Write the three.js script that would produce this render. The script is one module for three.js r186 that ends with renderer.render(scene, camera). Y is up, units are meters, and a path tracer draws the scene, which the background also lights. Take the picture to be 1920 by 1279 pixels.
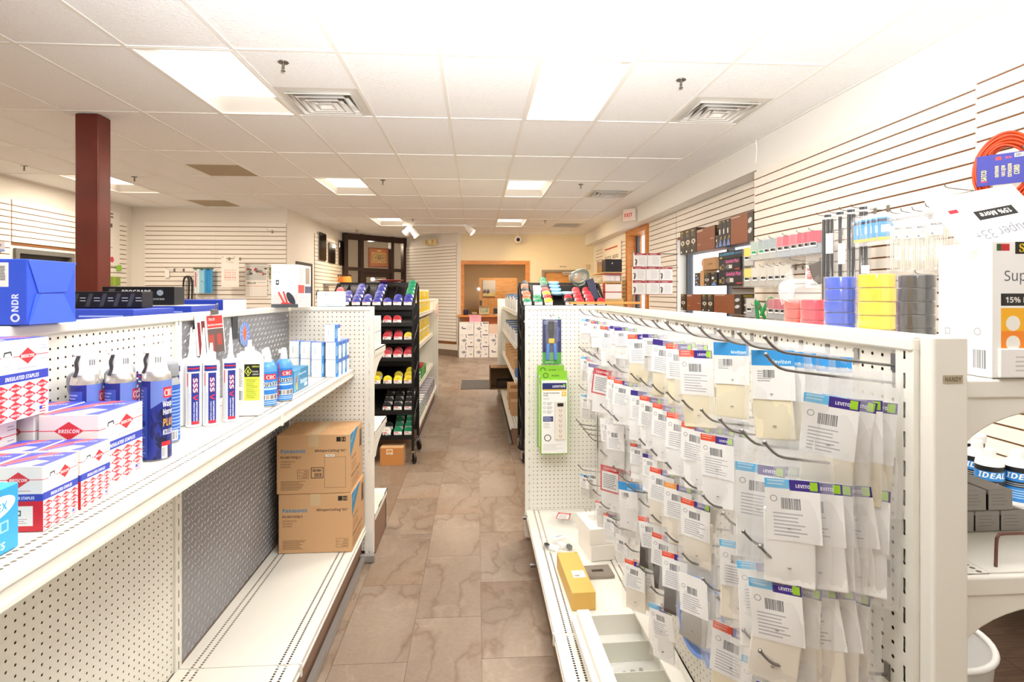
import * as THREE from 'three';
import { RoundedBoxGeometry } from 'three/addons/geometries/RoundedBoxGeometry.js';
import { mergeGeometries } from 'three/addons/utils/BufferGeometryUtils.js';
import { RectAreaLightUniformsLib } from 'three/addons/lights/RectAreaLightUniformsLib.js';

// ---------- camera, sky, flash, exposure (x right, y up, aisle runs along -z; D below is depth = -z) ----------
const scene = new THREE.Scene();
const camera = new THREE.PerspectiveCamera(2 * Math.atan(639.5 / 1037) * 180 / Math.PI, 1920 / 1279, 0.05, 120);
camera.position.set(0, 1.49, 0);
camera.rotation.y = -0.064;
camera.setViewOffset(1920, 1279, 0, 88.5, 1920, 1279);
scene.background = new THREE.Color(1.0, 1.03, 1.08);
scene.backgroundIntensity = 3.2;
const renderer = new THREE.WebGLRenderer({ antialias: true });
renderer.toneMapping = THREE.LinearToneMapping;
renderer.toneMappingExposure = 1.0;
renderer.shadowMap.enabled = true;
RectAreaLightUniformsLib.init();
// the photographer's flash, tilted up so that it bounces off the ceiling (its mirror image shows in the service window)
const flash = new THREE.SpotLight(new THREE.Color(0.985, 0.99, 1), 114, 0, 1.06, 1);
flash.name = 'bounced_flash';
flash.position.set(0.1, 1.72, -0.02);
flash.target.position.set(0.25, 2.937, -1.15);
flash.shadow.radius = 2; flash.castShadow = true;
scene.add(flash, flash.target);
const TROFFER = new THREE.Color(1, 0.885, 0.75), TROFFER_POWER = 40;

// ---------- helpers ----------
let seed = 7;
const rnd = () => { seed = (seed + 0x6d2b79f5) | 0; let t = Math.imul(seed ^ (seed >>> 15), 1 | seed); t = (t + Math.imul(t ^ (t >>> 7), 61 | t)) ^ t; return ((t ^ (t >>> 14)) >>> 0) / 4294967296; };
const rr = (a, b) => a + (b - a) * rnd();
const PI = Math.PI, H = PI / 2;
const used = {};
const numbered = (n) => { const k = used[n] = (used[n] ?? -1) + 1; return k ? n + '_' + String(k).padStart(3, '0') : n; };
const ORD = ['first', 'second', 'third', 'fourth', 'fifth', 'sixth', 'seventh', 'eighth', 'ninth', 'tenth', 'eleventh', 'twelfth', 'thirteenth', 'fourteenth', 'fifteenth', 'sixteenth', 'seventeenth'];
function lit(m) { m.castShadow = true; m.receiveShadow = true; return m; }
// a thing at (x, height, depth) turned by ry
function thing(name, label, category, group, [x, y, d] = [0, 0, 0], ry = 0) {
  const o = new THREE.Group(); o.name = numbered(name); o.position.set(x, y, -d); o.rotation.y = ry;
  o.userData = { label, category }; if (group) o.userData.group = group;
  scene.add(o); return o;
}
function part(parent, name, geo, mat, pos, rot) {
  const m = lit(new THREE.Mesh(geo, mat)); m.name = name;
  if (pos) m.position.set(...pos); if (rot) m.rotation.set(...rot);
  parent.add(m); return m;
}
function one(name, label, category, group, geo, mat, [x, y, d], ry = 0, rot) {
  const m = lit(new THREE.Mesh(geo, mat)); m.name = numbered(name); m.position.set(x, y, -d); m.rotation.y = ry; if (rot) m.rotation.set(...rot);
  m.userData = { label, category }; if (group) m.userData.group = group;
  scene.add(m); return m;
}
function structure(name, label) { const o = new THREE.Group(); o.name = name; o.userData = { kind: 'structure', label }; scene.add(o); return o; }
const bx = (w, h, d, x = 0, y = 0, z = 0) => new THREE.BoxGeometry(w, h, d).translate(x, y, z);
// a box between world corners, depths given as D
const span = (x0, x1, y0, y1, d0, d1) => bx(Math.abs(x1 - x0), Math.abs(y1 - y0), Math.abs(d1 - d0), (x0 + x1) / 2, (y0 + y1) / 2, -(d0 + d1) / 2);
const rb = (w, h, d, r = 0.004, s = 1) => new RoundedBoxGeometry(w, h, d, s, Math.min(r, w / 2.01, h / 2.01, d / 2.01));
const cyl = (r1, r2, h, seg = 20, x = 0, y = 0, z = 0) => new THREE.CylinderGeometry(r1, r2, h, seg).translate(x, y, z);
const lathe = (pts, seg = 28) => new THREE.LatheGeometry(pts.map(([r, y]) => new THREE.Vector2(r, y)), seg);
const V = (x, y, z) => new THREE.Vector3(x, y, z);
const tube = (pts, r, seg = 16, rad = 6, closed = false) => new THREE.TubeGeometry(new THREE.CatmullRomCurve3(pts.map((p) => V(...p)), closed, 'catmullrom', 0.35), seg, r, rad, closed);
function merge(list) {
  return mergeGeometries(list.map((g) => { const n = g.index ? g.toNonIndexed() : g.clone(); for (const k of Object.keys(n.attributes)) if (!['position', 'normal', 'uv'].includes(k)) n.deleteAttribute(k); n.clearGroups(); return n; }));
}
const plane = (w, h) => new THREE.PlaneGeometry(w, h);
function uvScale(g, su, sv, ou = 0, ov = 0) { const a = g.attributes.uv; for (let i = 0; i < a.count; i++) a.setXY(i, a.getX(i) * su + ou, a.getY(i) * sv + ov); return g; }
// uv in metres from the position along the two long axes of each face
function boxUv(g, k = 1, ou = 0, ov = 0) {
  const p = g.attributes.position, n = g.attributes.normal, a = g.attributes.uv;
  for (let i = 0; i < p.count; i++) {
    const nx = Math.abs(n.getX(i)), ny = Math.abs(n.getY(i)), x = p.getX(i), y = p.getY(i), z = p.getZ(i);
    if (ny > 0.7) a.setXY(i, x * k + ou, z * k + ov); else if (nx > 0.7) a.setXY(i, z * k + ou, y * k + ov); else a.setXY(i, x * k + ou, y * k + ov);
  }
  return g;
}
const M = {};
const mat = (color, roughness = 0.6, metalness = 0, extra) => {
  const key = color + '|' + roughness + '|' + metalness + '|' + JSON.stringify(extra ?? '');
  return M[key] ??= new THREE.MeshPhysicalMaterial({ color, roughness, metalness, ...extra });
};
// ---------- printed matter: one sheet of prints, each a window into it ----------
const sheets = [];
function newSheet() {
  const c = document.createElement('canvas'); c.width = 2048; c.height = 2048;
  const g = c.getContext('2d'); g.fillStyle = '#fff'; g.fillRect(0, 0, 2048, 2048);
  const t = new THREE.CanvasTexture(c); t.colorSpace = THREE.SRGBColorSpace; t.magFilter = THREE.LinearFilter;
  sheets.push({ g, t, x: 0, y: 0, row: 0 }); return sheets[sheets.length - 1];
}
function print(w, h, draw, opt = {}) {
  let s = sheets[sheets.length - 1] ?? newSheet();
  if (s.x + w > 2048) { s.x = 0; s.y += s.row + 6; s.row = 0; }
  if (s.y + h > 2048) s = newSheet();
  const g = s.g; g.save(); g.beginPath(); g.rect(s.x, s.y, w, h); g.clip(); g.translate(s.x, s.y); draw(g, w, h); g.restore();
  const t = s.t.clone(); t.repeat.set((w - 2) / 2048, (h - 2) / 2048); t.offset.set((s.x + 1) / 2048, 1 - (s.y + h - 1) / 2048);
  s.x += w + 6; s.row = Math.max(s.row, h);
  return new THREE.MeshPhysicalMaterial({ map: t, roughness: opt.rough ?? 0.45, ...(opt.extra ?? {}) });
}
const fill = (g, c, x, y, w, h) => { g.fillStyle = c; g.fillRect(x, y, w, h); };
function text(g, str, x, y, px, color, o = {}) {
  g.save(); g.translate(x, y); if (o.rot) g.rotate(o.rot); g.font = (o.bold === false ? '' : 'bold ') + px + 'px ' + (o.font ?? 'sans-serif');
  g.textAlign = o.align ?? 'left'; g.textBaseline = 'middle'; if (o.sx) g.scale(o.sx, 1); if (o.skew) g.transform(1, 0, o.skew, 1, 0, 0);
  if (o.stroke) { g.strokeStyle = o.stroke; g.lineWidth = o.lw ?? 2; g.strokeText(str, 0, 0); }
  g.fillStyle = color; g.fillText(str, 0, 0); g.restore();
}
function lines(g, x, y, w, n, gap, th, color, ragged = 0.3) { g.fillStyle = color; for (let i = 0; i < n; i++) g.fillRect(x, y + i * gap, w * (1 - ragged * rnd()), th); }
function barcode(g, x, y, w, h, color = '#222', bg = '#fff') { if (bg) fill(g, bg, x - 2, y - 2, w + 4, h + 4); g.fillStyle = color; for (let i = 0; i < w; i += 1) { const k = rnd() < 0.5 ? 1 : 2; g.fillRect(x + i, y, k, h); i += k + (rnd() < 0.6 ? 0 : 1); } }
const poly = (g, c, pts) => { g.fillStyle = c; g.beginPath(); pts.forEach(([x, y], i) => (i ? g.lineTo(x, y) : g.moveTo(x, y))); g.closePath(); g.fill(); };
// ---------- tiling noise textures ----------
function fbm(period, octaves, s) {
  const tabs = []; let k = s * 977 + 13;
  const r = () => { k = (k * 1664525 + 1013904223) >>> 0; return k / 4294967296; };
  for (let o = 0; o < octaves; o++) { const n = period << o, t = new Float32Array(n * n); for (let i = 0; i < n * n; i++) t[i] = r(); tabs.push([n, t]); }
  return (u, v) => { let sum = 0, a = 0.5; for (const [n, t] of tabs) { const x = u * n, y = v * n, xi = Math.floor(x), yi = Math.floor(y); let fx = x - xi, fy = y - yi; fx *= fx * (3 - 2 * fx); fy *= fy * (3 - 2 * fy); const x0 = ((xi % n) + n) % n, x1 = (x0 + 1) % n, y0 = ((yi % n) + n) % n, y1 = (y0 + 1) % n; sum += a * ((t[y0 * n + x0] * (1 - fx) + t[y0 * n + x1] * fx) * (1 - fy) + (t[y1 * n + x0] * (1 - fx) + t[y1 * n + x1] * fx) * fy); a *= 0.5; } return sum; };
}
function dataTex(w, h, f, srgb = true) {
  const d = new Uint8Array(w * h * 4);
  for (let y = 0; y < h; y++) for (let x = 0; x < w; x++) { const c = f((x + 0.5) / w, (y + 0.5) / h, x, y), o = (y * w + x) * 4; d[o] = c[0]; d[o + 1] = c[1]; d[o + 2] = c[2]; d[o + 3] = 255; }
  const t = new THREE.DataTexture(d, w, h); t.wrapS = t.wrapT = THREE.RepeatWrapping; t.magFilter = THREE.LinearFilter; if (srgb) t.colorSpace = THREE.SRGBColorSpace; t.needsUpdate = true; return t;
}
const clamp8 = (x) => Math.max(0, Math.min(255, x));
const mix3 = (a, b, t) => [a[0] + (b[0] - a[0]) * t, a[1] + (b[1] - a[1]) * t, a[2] + (b[2] - a[2]) * t];
// slate-look vinyl, 3 m x 3 m
const slate = (() => {
  const a = fbm(4, 6, 1), b = fbm(6, 5, 2), c = fbm(3, 6, 3), e = fbm(64, 3, 4);
  const col = (u, v) => {
    const wu = u + 0.09 * (b(u, v) - 0.5), wv = v + 0.09 * (a(u + 0.3, v) - 0.5);
    const n = c(wu, wv), m = a(wu * 2, wv), vein = Math.pow(1 - Math.min(1, Math.abs(b(wu * 2 + 0.4, wv) - 0.49) * 14), 3), v2 = Math.pow(1 - Math.min(1, Math.abs(c(wu * 3 + 0.1, wv * 2) - 0.5) * 18), 4);
    let k = mix3([130, 111, 94], [150, 132, 115], Math.max(0, Math.min(1, (m - 0.33) * 3)));
    k = mix3(k, [134, 102, 76], Math.max(0, Math.min(0.75, (n - 0.52) * 5)));
    k = mix3(k, [100, 74, 55], vein * 0.5); k = mix3(k, [172, 154, 134], v2 * 0.35);
    const g = (e(u * 4, v * 4) - 0.45) * 16; return k.map((q) => clamp8(q + g));
  };
  return { map: dataTex(1024, 1024, col), bump: dataTex(512, 512, (u, v) => { const k = clamp8(255 * (0.6 * c(u, v) + 0.4 * e(u, v))); return [k, k, k]; }, false) };
})();
const ceilTex = (() => { const a = fbm(96, 2, 5), b = fbm(200, 1, 6); return { map: dataTex(512, 512, (u, v) => { const k = 248 - (b(u, v) > 0.36 ? 14 * a(u, v) : 0); return [k, k, k - 1]; }), bump: dataTex(512, 512, (u, v) => { const k = clamp8(255 * (a(u, v) * 0.8 + (b(u, v) > 0.3 ? 0.25 : 0))); return [k, k, k]; }, false) }; })();
const woodTex = (base, dark, s, rings = 9) => { const a = fbm(4, 5, s), b = fbm(32, 2, s + 1); return dataTex(512, 512, (u, v) => { const w = a(u * 0.5, v * 4) * rings + 0.3 * b(u, v * 6), t = 0.5 + 0.5 * Math.sin(w * 6.283); return mix3(base, dark, t * 0.55 + 0.3 * b(u * 2, v * 8)).map(clamp8); }); };
const orangeWood = new THREE.MeshPhysicalMaterial({ map: woodTex([214, 142, 68], [186, 112, 44], 21, 5), roughness: 0.45 });
const doorWood = new THREE.MeshPhysicalMaterial({ map: woodTex([216, 156, 82], [190, 126, 58], 31, 4), roughness: 0.45 });
const plankWood = new THREE.MeshPhysicalMaterial({ map: woodTex([104, 82, 66], [74, 56, 43], 41, 6), roughness: 0.5 });
// hole patterns cut as openings: pegboard (one inch), shelf slots, upright slots
function cut(w, h, draw) {
  const c = document.createElement('canvas'); c.width = w; c.height = h; const g = c.getContext('2d'); g.fillStyle = '#fff'; g.fillRect(0, 0, w, h); g.fillStyle = '#000'; draw(g, w, h);
  const t = new THREE.CanvasTexture(c); t.wrapS = t.wrapT = THREE.RepeatWrapping; t.magFilter = THREE.LinearFilter; return t;
}
const pegHoles = cut(64, 64, (g) => { g.beginPath(); g.arc(32, 32, 8, 0, 7); g.fill(); });
const slotHoles = cut(64, 64, (g) => { g.beginPath(); g.ellipse(32, 32, 11, 22, 0, 0, 7); g.fill(); });
const CREAM = '#eeeadf';
const creamPaint = mat(CREAM, 0.42);
const pegMat = new THREE.MeshPhysicalMaterial({ color: CREAM, roughness: 0.5, alphaMap: pegHoles, transparent: true, alphaTest: 0.5 });
const slotMat = new THREE.MeshPhysicalMaterial({ color: CREAM, roughness: 0.42, alphaMap: slotHoles, transparent: true, alphaTest: 0.5 });
const brownCore = mat('#a8825c', 0.9);
const plaster = mat('#e9e2d6', 0.85), plasterWarm = mat('#ead9b6', 0.85), whitePaint = mat('#f1efe9', 0.7), darkBase = mat('#7d6a58', 0.7);
const greyMetal = mat('#8d8a85', 0.35, 0.85), chrome = mat('#d8d8d8', 0.18, 1), blackMetal = mat('#141415', 0.42, 0.2), blackPlastic = mat('#17171a', 0.4);

// ---------- room ----------
const CEIL = 2.937, LEFT = -5.75, RIGHT = 2.86, BACK = 13.35, REAR = -2.3;
// floor: vinyl tiles laid lengthwise over a dark screed
{
  const floor = structure('floor', 'brown slate-look vinyl tile floor');
  part(floor, 'screed', span(LEFT - 0.1, 3.12, -0.12, -0.0035, REAR, 17.5), mat('#8c735f', 0.8));
  const tm = new THREE.MeshPhysicalMaterial({ map: slate.map, bumpMap: slate.bump, bumpScale: 0.0012, roughness: 0.42 });
  const W = 0.2985, L = 0.598, kinds = [];
  for (let i = 0; i < 24; i++) kinds.push(boxUv(bx(W, 0.0035, L, 0, -0.00175, 0), 1 / 3, rnd(), rnd()));
  const laid = (x0, x1, d0, d1) => {
    for (let c = Math.round((x0 - 0.021) / 0.3); c * 0.3 + 0.021 < x1; c++) for (let r = Math.floor((d0 - 2.56) / 0.6); 2.56 + r * 0.6 < d1; r++) {
      const x = 0.021 + c * 0.3 + 0.15, d = 2.56 + r * 0.6 + (c & 1 ? 0.3 : 0) * 1 + 0; part(floor, 'tile', kinds[Math.floor(rnd() * 24)], tm, [x, 0, -d]);
    }
  };
  laid(-0.9, 0.62, 1.9, 8.3); laid(-1.8, 1.3, 8.7, 13.2);
  const far = part(floor, 'tile_field', merge([[LEFT, -0.88, REAR, 8.6], [0.62, 0.92, 2.6, 8.6], [-0.88, 0.62, REAR, 1.7], [LEFT, -1.79, 8.6, 14.6], [1.42, 2.86, 8.6, BACK], [0.92, 2.86, 5.6, 8.6], [-1.79, 1.42, 13.3, 14.6]].map(([a, b, c, d]) => boxUv(span(a, b, -0.0035, -0.0005, c, d), 1 / 3))), tm);
  far.userData.kind = 'stuff';
  const pk = []; for (let i = 0; i < 6; i++) pk.push(uvScale(bx(1.2, 0.003, 0.148, 0, -0.0015, 0), 1, 0.25, rnd(), rnd()));
  for (let r = 0; r < 34; r++) for (let c = 0; c < 2; c++) part(floor, 'plank', pk[(r * 3 + c) % 6], plankWood, [1.55 + c * 1.203 - (r & 1 ? 0.5 : 0), 0, -(0.55 + r * 0.15)]);
}
// one slatted panel: local x along the panel, +z out of the wall
const slatMat = mat('#f3ede2', 0.5), slatBack = mat('#8a5a32', 0.9);
function slatPanel(parent, [x, d], ry, L, y0, y1) {
  const p = new THREE.Group(); p.name = 'slatwall_panel'; p.position.set(x, 0, -d); p.rotation.y = ry; parent.add(p);
  part(p, 'backing', bx(L, y1 - y0, 0.008, L / 2, (y0 + y1) / 2, 0.004), slatBack);
  const q = new THREE.BoxGeometry(L, 0.0652, 0.013).translate(L / 2, 0, 0.0145);
  for (let y = y1 - 0.034; y > y0 + 0.03; y -= 0.0762) part(p, 'slat', q, slatMat, [0, y, 0]);
  return p;
}
const T = 0.12;
const skirt = (w, geo) => part(w, 'baseboard', geo, darkBase);
{ // left wall with a grey door, x = LEFT
  const w = structure('wall_left', 'cream slatted wall on the far left');
  part(w, 'plaster', merge([span(LEFT - T, LEFT, 0, CEIL + 0.2, REAR, 7.26), span(LEFT - T, LEFT, 2.06, CEIL + 0.2, 7.26, 8.27), span(LEFT - T, LEFT, 0, CEIL + 0.2, 8.27, 9.75)]), plaster);
  slatPanel(w, [LEFT, 2.38], H, 2.4, 0.25, 2.66); slatPanel(w, [LEFT, 4.8], H, 2.4, 0.25, 2.66); slatPanel(w, [LEFT, 7.22], H, 1.1, 2.1, 2.66); slatPanel(w, [LEFT, 8.34], H, 1.13, 0.25, 2.66);
}
{
  const o = structure('door_1', 'grey metal door in the left wall'); const f = mat('#6f6e69', 0.5);
  part(o, 'door_frame', merge([span(LEFT - 0.1, LEFT + 0.035, 2.0, 2.06, 7.26, 8.27), span(LEFT - 0.1, LEFT + 0.035, 0, 2.0, 7.26, 7.32), span(LEFT - 0.1, LEFT + 0.035, 0, 2.0, 8.21, 8.27)]), f);
  part(o, 'door_leaf', span(LEFT - 0.08, LEFT - 0.04, 0.01, 2.0, 7.32, 8.21), mat('#3c3b3a', 0.5));
}
{ // wall facing the camera on the left, D = 9.63
  const w = structure('wall_back_left', 'cream slatted wall facing the aisle on the left');
  part(w, 'plaster', span(LEFT - T, -3.21, 0, CEIL + 0.2, 9.63, 9.75), plaster);
  slatPanel(w, [-5.53, 9.63], 0, 1.15, 0.25, 2.69); slatPanel(w, [-4.378, 9.63], 0, 1.15, 0.25, 2.69);
}
{ // wall beyond it, running on along the aisle
  const w = structure('wall_entry', 'cream wall with slat panel beside the entrance');
  part(w, 'plaster', merge([span(-3.33, -3.21, 0, CEIL + 0.2, 9.75, 10.05), span(-3.33, -3.21, 2.07, CEIL + 0.2, 10.05, 10.97), span(-3.33, -3.21, 0, CEIL + 0.2, 10.97, 13.5)]), plaster);
  slatPanel(w, [-3.21, 11.18], H, 2.2, 0.25, 2.69);
  const o = structure('door_2', 'dark framed doorway beside the slat panel');
  part(o, 'door_frame', merge([span(-3.33, -3.18, 2.0, 2.07, 10.05, 10.97), span(-3.33, -3.18, 0, 2.0, 10.05, 10.11), span(-3.33, -3.18, 0, 2.0, 10.91, 10.97)]), mat('#57504a', 0.5));
  part(o, 'door_leaf', span(-3.31, -3.27, 0.01, 2.0, 10.11, 10.91), mat('#6b5344', 0.5));
}
// diagonal wall between entrance and service window: (-1.85, 14.55) to (-0.45, 13.25)
const DG = Math.hypot(1.4, 1.3), DGA = Math.atan2(1.3, 1.4);
{
  const w = structure('wall_diagonal', 'diagonal slatted wall beside the service window');
  const g = part(w, 'plaster', bx(DG, CEIL + 0.2, T, DG / 2, (CEIL + 0.2) / 2, -T / 2), plaster, [-1.85, 0, -14.55]); g.rotation.y = -DGA;
  slatPanel(w, [-1.83, 14.53], -DGA, DG - 0.06, 0.28, 2.7);
  const b = skirt(w, bx(DG, 0.14, 0.012, DG / 2, 0.07, 0.006)); b.position.set(-1.85, 0, -14.55); b.rotation.y = -DGA;
}
{ // storefront entrance, the other diagonal: (-3.16, 13.35) to (-1.85, 14.55)
  const o = structure('wall_entrance', 'dark bronze framed glass entrance'), L = Math.hypot(1.31, 1.2), ang = Math.atan2(1.2, 1.31);
  o.position.set(-3.16, 0, -13.35); o.rotation.y = ang;
  const bronze = mat('#3a271e', 0.4, 0.3), gl = new THREE.MeshPhysicalMaterial({ color: '#ffffff', transmission: 1, roughness: 0.02, thickness: 0 });
  const post = (x, w, y0, y1) => part(o, 'mullion', bx(w, y1 - y0, 0.12, x, (y0 + y1) / 2, 0), bronze);
  post(0.05, 0.1, 0, CEIL); post(0.475, 0.09, 0, CEIL); post(1.345, 0.09, 0, CEIL); post(L - 0.05, 0.1, 0, CEIL);
  for (const [x0, x1, y, h] of [[0.1, L - 0.1, 2.86, 0.14], [0.1, 0.43, 2.09, 0.08], [0.52, 1.3, 2.06, 0.12], [1.39, L - 0.1, 2.09, 0.08], [0.1, L - 0.1, 0.08, 0.16]]) part(o, 'rail', bx(x1 - x0, h, 0.11, (x0 + x1) / 2, y, 0), bronze);
  const pane = (x0, x1, y0, y1) => part(o, 'pane', bx(x1 - x0, y1 - y0, 0.006, (x0 + x1) / 2, (y0 + y1) / 2, 0), gl);
  pane(0.1, 0.43, 2.13, 2.79); pane(0.52, 1.3, 2.12, 2.79); pane(1.39, L - 0.1, 2.13, 2.79); pane(0.1, 0.43, 0.16, 2.05); pane(1.39, L - 0.1, 0.16, 2.05);
  part(o, 'door_rail', merge([bx(0.09, 1.84, 0.05, 0.565, 1.08, 0), bx(0.09, 1.84, 0.05, 1.255, 1.08, 0), bx(0.6, 0.1, 0.05, 0.91, 1.95, 0), bx(0.6, 0.2, 0.05, 0.91, 0.26, 0)]), bronze);
  pane(0.61, 1.21, 0.36, 1.9);
  const v = structure('wall_vestibule', 'pale walls of the entrance vestibule behind the glass');
  part(v, 'plaster', merge([span(-4.6, -1.2, 0, CEIL + 0.2, 16.6, 16.72), span(-4.72, -4.6, 0, CEIL + 0.2, 13.4, 16.7), span(-1.3, -1.2, 0, CEIL + 0.2, 14.6, 16.7), span(-4.7, -3.33, 0, CEIL + 0.2, 13.4, 13.5)]), mat('#c9c0b0', 0.85));
}
{ // back wall with the service window and a door
  const w = structure('wall_back', 'warm cream back wall with service window and door');
  part(w, 'plaster', merge([span(-0.5, -0.31, 0, CEIL + 0.2, BACK, BACK + T), span(-0.31, 1.19, 0, 0.93, BACK, BACK + T), span(-0.31, 1.19, 2.22, CEIL + 0.2, BACK, BACK + T), span(1.19, 1.64, 0, CEIL + 0.2, BACK, BACK + T), span(1.64, 2.55, 2.02, CEIL + 0.2, BACK, BACK + T), span(2.55, 3.12, 0, CEIL + 0.2, BACK, BACK + T)]), plasterWarm);
  skirt(w, merge([span(-0.45, 1.64, 0, 0.12, BACK - 0.012, BACK), span(2.61, 2.86, 0, 0.12, BACK - 0.012, BACK)]));
  const s = structure('window_1', 'service window framed in orange wood with a counter');
  part(s, 'wood_frame', merge([span(-0.4, -0.3, 0.93, 2.29, BACK - 0.02, BACK + 0.14), span(1.18, 1.28, 0.93, 2.29, BACK - 0.02, BACK + 0.14), span(-0.3, 1.18, 2.2, 2.29, BACK - 0.02, BACK + 0.14)].map((g) => boxUv(g, 1))), orangeWood);
  part(s, 'counter', boxUv(span(-0.46, 1.34, 0.94, 0.985, BACK - 0.22, BACK + 0.3), 1), orangeWood);
  part(s, 'counter_apron', boxUv(span(-0.36, 1.24, 0.66, 0.94, BACK - 0.1, BACK - 0.07), 1), mat('#a5581f', 0.5));
  const gl = new THREE.MeshPhysicalMaterial({ color: '#fff', transmission: 1, roughness: 0.01, thickness: 0 });
  part(s, 'pane', span(-0.3, 0.44, 1.12, 2.2, BACK + 0.06, BACK + 0.066), gl); part(s, 'pane', span(0.42, 1.18, 1.12, 2.2, BACK + 0.075, BACK + 0.081), gl);
  const d = structure('door_3', 'orange wooden door with closer in the back wall');
  part(d, 'door_frame', merge([span(1.58, 1.65, 0, 2.07, BACK - 0.03, BACK + 0.1), span(2.54, 2.61, 0, 2.07, BACK - 0.03, BACK + 0.1), span(1.65, 2.54, 2.01, 2.07, BACK - 0.03, BACK + 0.1)]), mat('#8f7f69', 0.5));
  part(d, 'door_leaf', boxUv(span(1.66, 2.53, 0.01, 2.005, BACK + 0.02, BACK + 0.06), 1), doorWood);
  part(d, 'door_closer', merge([span(2.1, 2.36, 1.93, 1.97, BACK - 0.03, BACK + 0.02), span(2.14, 2.4, 1.975, 1.985, BACK - 0.05, BACK - 0.04)]), mat('#b9a282', 0.35, 0.5));
  const r = structure('wall_office', 'tan office walls behind the service window');
  part(r, 'plaster', merge([span(-1.3, 2.0, 0, 3.13, 16.9, 17.0), span(-1.4, -1.3, 0, 3.13, BACK + 1.3, 17), span(2.0, 2.1, 0, 3.13, BACK + T, 17)]), mat('#d9b277', 0.85));
  part(r, 'soffit', span(-1.3, 2.0, 2.62, 2.74, BACK + 1.3, 16.9), mat('#d8d0c2', 0.85));
}
{ // right side: furred-out near part, recessed far part under a bulkhead
  const w = structure('wall_right', 'white slatted wall on the right');
  const N = 2.635;
  part(w, 'plaster', merge([span(N, 3.12, 0, CEIL + 0.2, REAR, 5.06), span(N, 3.12, 2.66, CEIL + 0.2, 5.06, BACK), span(RIGHT, 3.12, 2.24, 2.66, 5.06, 7.72), span(RIGHT, 3.12, 0, 0.4, 5.06, 7.72), span(RIGHT, 3.12, 0, 2.66, 7.72, 9.04), span(RIGHT, 3.12, 0, 0.9, 9.04, 10.32), span(RIGHT, 3.12, 0, 2.66, 10.32, BACK)]), whitePaint);
  slatPanel(w, [N, 2.742], -H, 2.39, 0.25, 2.66); slatPanel(w, [N, 5.06], -H, 2.315, 0.21, 2.635);
  slatPanel(w, [RIGHT, 7.7], -H, 2.62, 2.25, 2.655); slatPanel(w, [RIGHT, 8.96], -H, 1.22, 0.3, 2.655); slatPanel(w, [RIGHT, 13.1], -H, 2.74, 0.3, 2.57);
  slatPanel(w, [RIGHT, 6.0], -H, 0.92, 0.42, 1.62);
  const a = structure('window_2', 'tall bright shop window behind the metal shelves'), b = structure('window_3', 'narrow window with orange wood frame');
  const fr = mat('#4a4d52', 0.4, 0.4), gl = new THREE.MeshPhysicalMaterial({ color: '#fff', transmission: 1, roughness: 0.01, thickness: 0 });
  for (const d of [5.1, 6.4, 7.68]) part(a, 'mullion', span(2.98, 3.06, 0.4, 2.24, d - 0.03, d + 0.03), fr);
  part(a, 'rail', span(2.98, 3.06, 0.4, 0.46, 5.06, 7.72), fr); part(a, 'rail', span(2.98, 3.06, 2.18, 2.24, 5.06, 7.72), fr);
  part(a, 'pane', span(3.015, 3.021, 0.46, 2.18, 5.13, 6.37), gl); part(a, 'pane', span(3.015, 3.021, 0.46, 2.18, 6.43, 7.65), gl);
  part(b, 'wood_frame', merge([span(2.82, 3.1, 0.86, 2.66, 9.02, 9.13), span(2.82, 3.1, 0.86, 2.66, 10.22, 10.33), span(2.82, 3.1, 2.57, 2.66, 9.13, 10.22), span(2.79, 3.1, 0.82, 0.9, 8.98, 10.36)].map((g) => boxUv(g, 1))), orangeWood);
  part(b, 'sash', merge([span(2.99, 3.04, 0.9, 2.57, 10.14, 10.22), span(2.99, 3.04, 0.9, 2.57, 9.13, 9.19), span(2.99, 3.04, 0.9, 0.97, 9.13, 10.22)]), fr);
  part(b, 'pane', span(3.01, 3.016, 0.97, 2.57, 9.19, 10.14), gl);
  const out = structure('pavement', 'pale pavement outside the shop windows'); part(out, 'slab', span(3.13, 14, -0.2, -0.1, 2, 14), mat('#cfccc6', 0.9));
}
{ const w = structure('wall_rear', 'plain wall behind the camera'); part(w, 'plaster', span(LEFT - T, 3.12, 0, CEIL + 0.2, REAR - T, REAR), plaster); }

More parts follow.
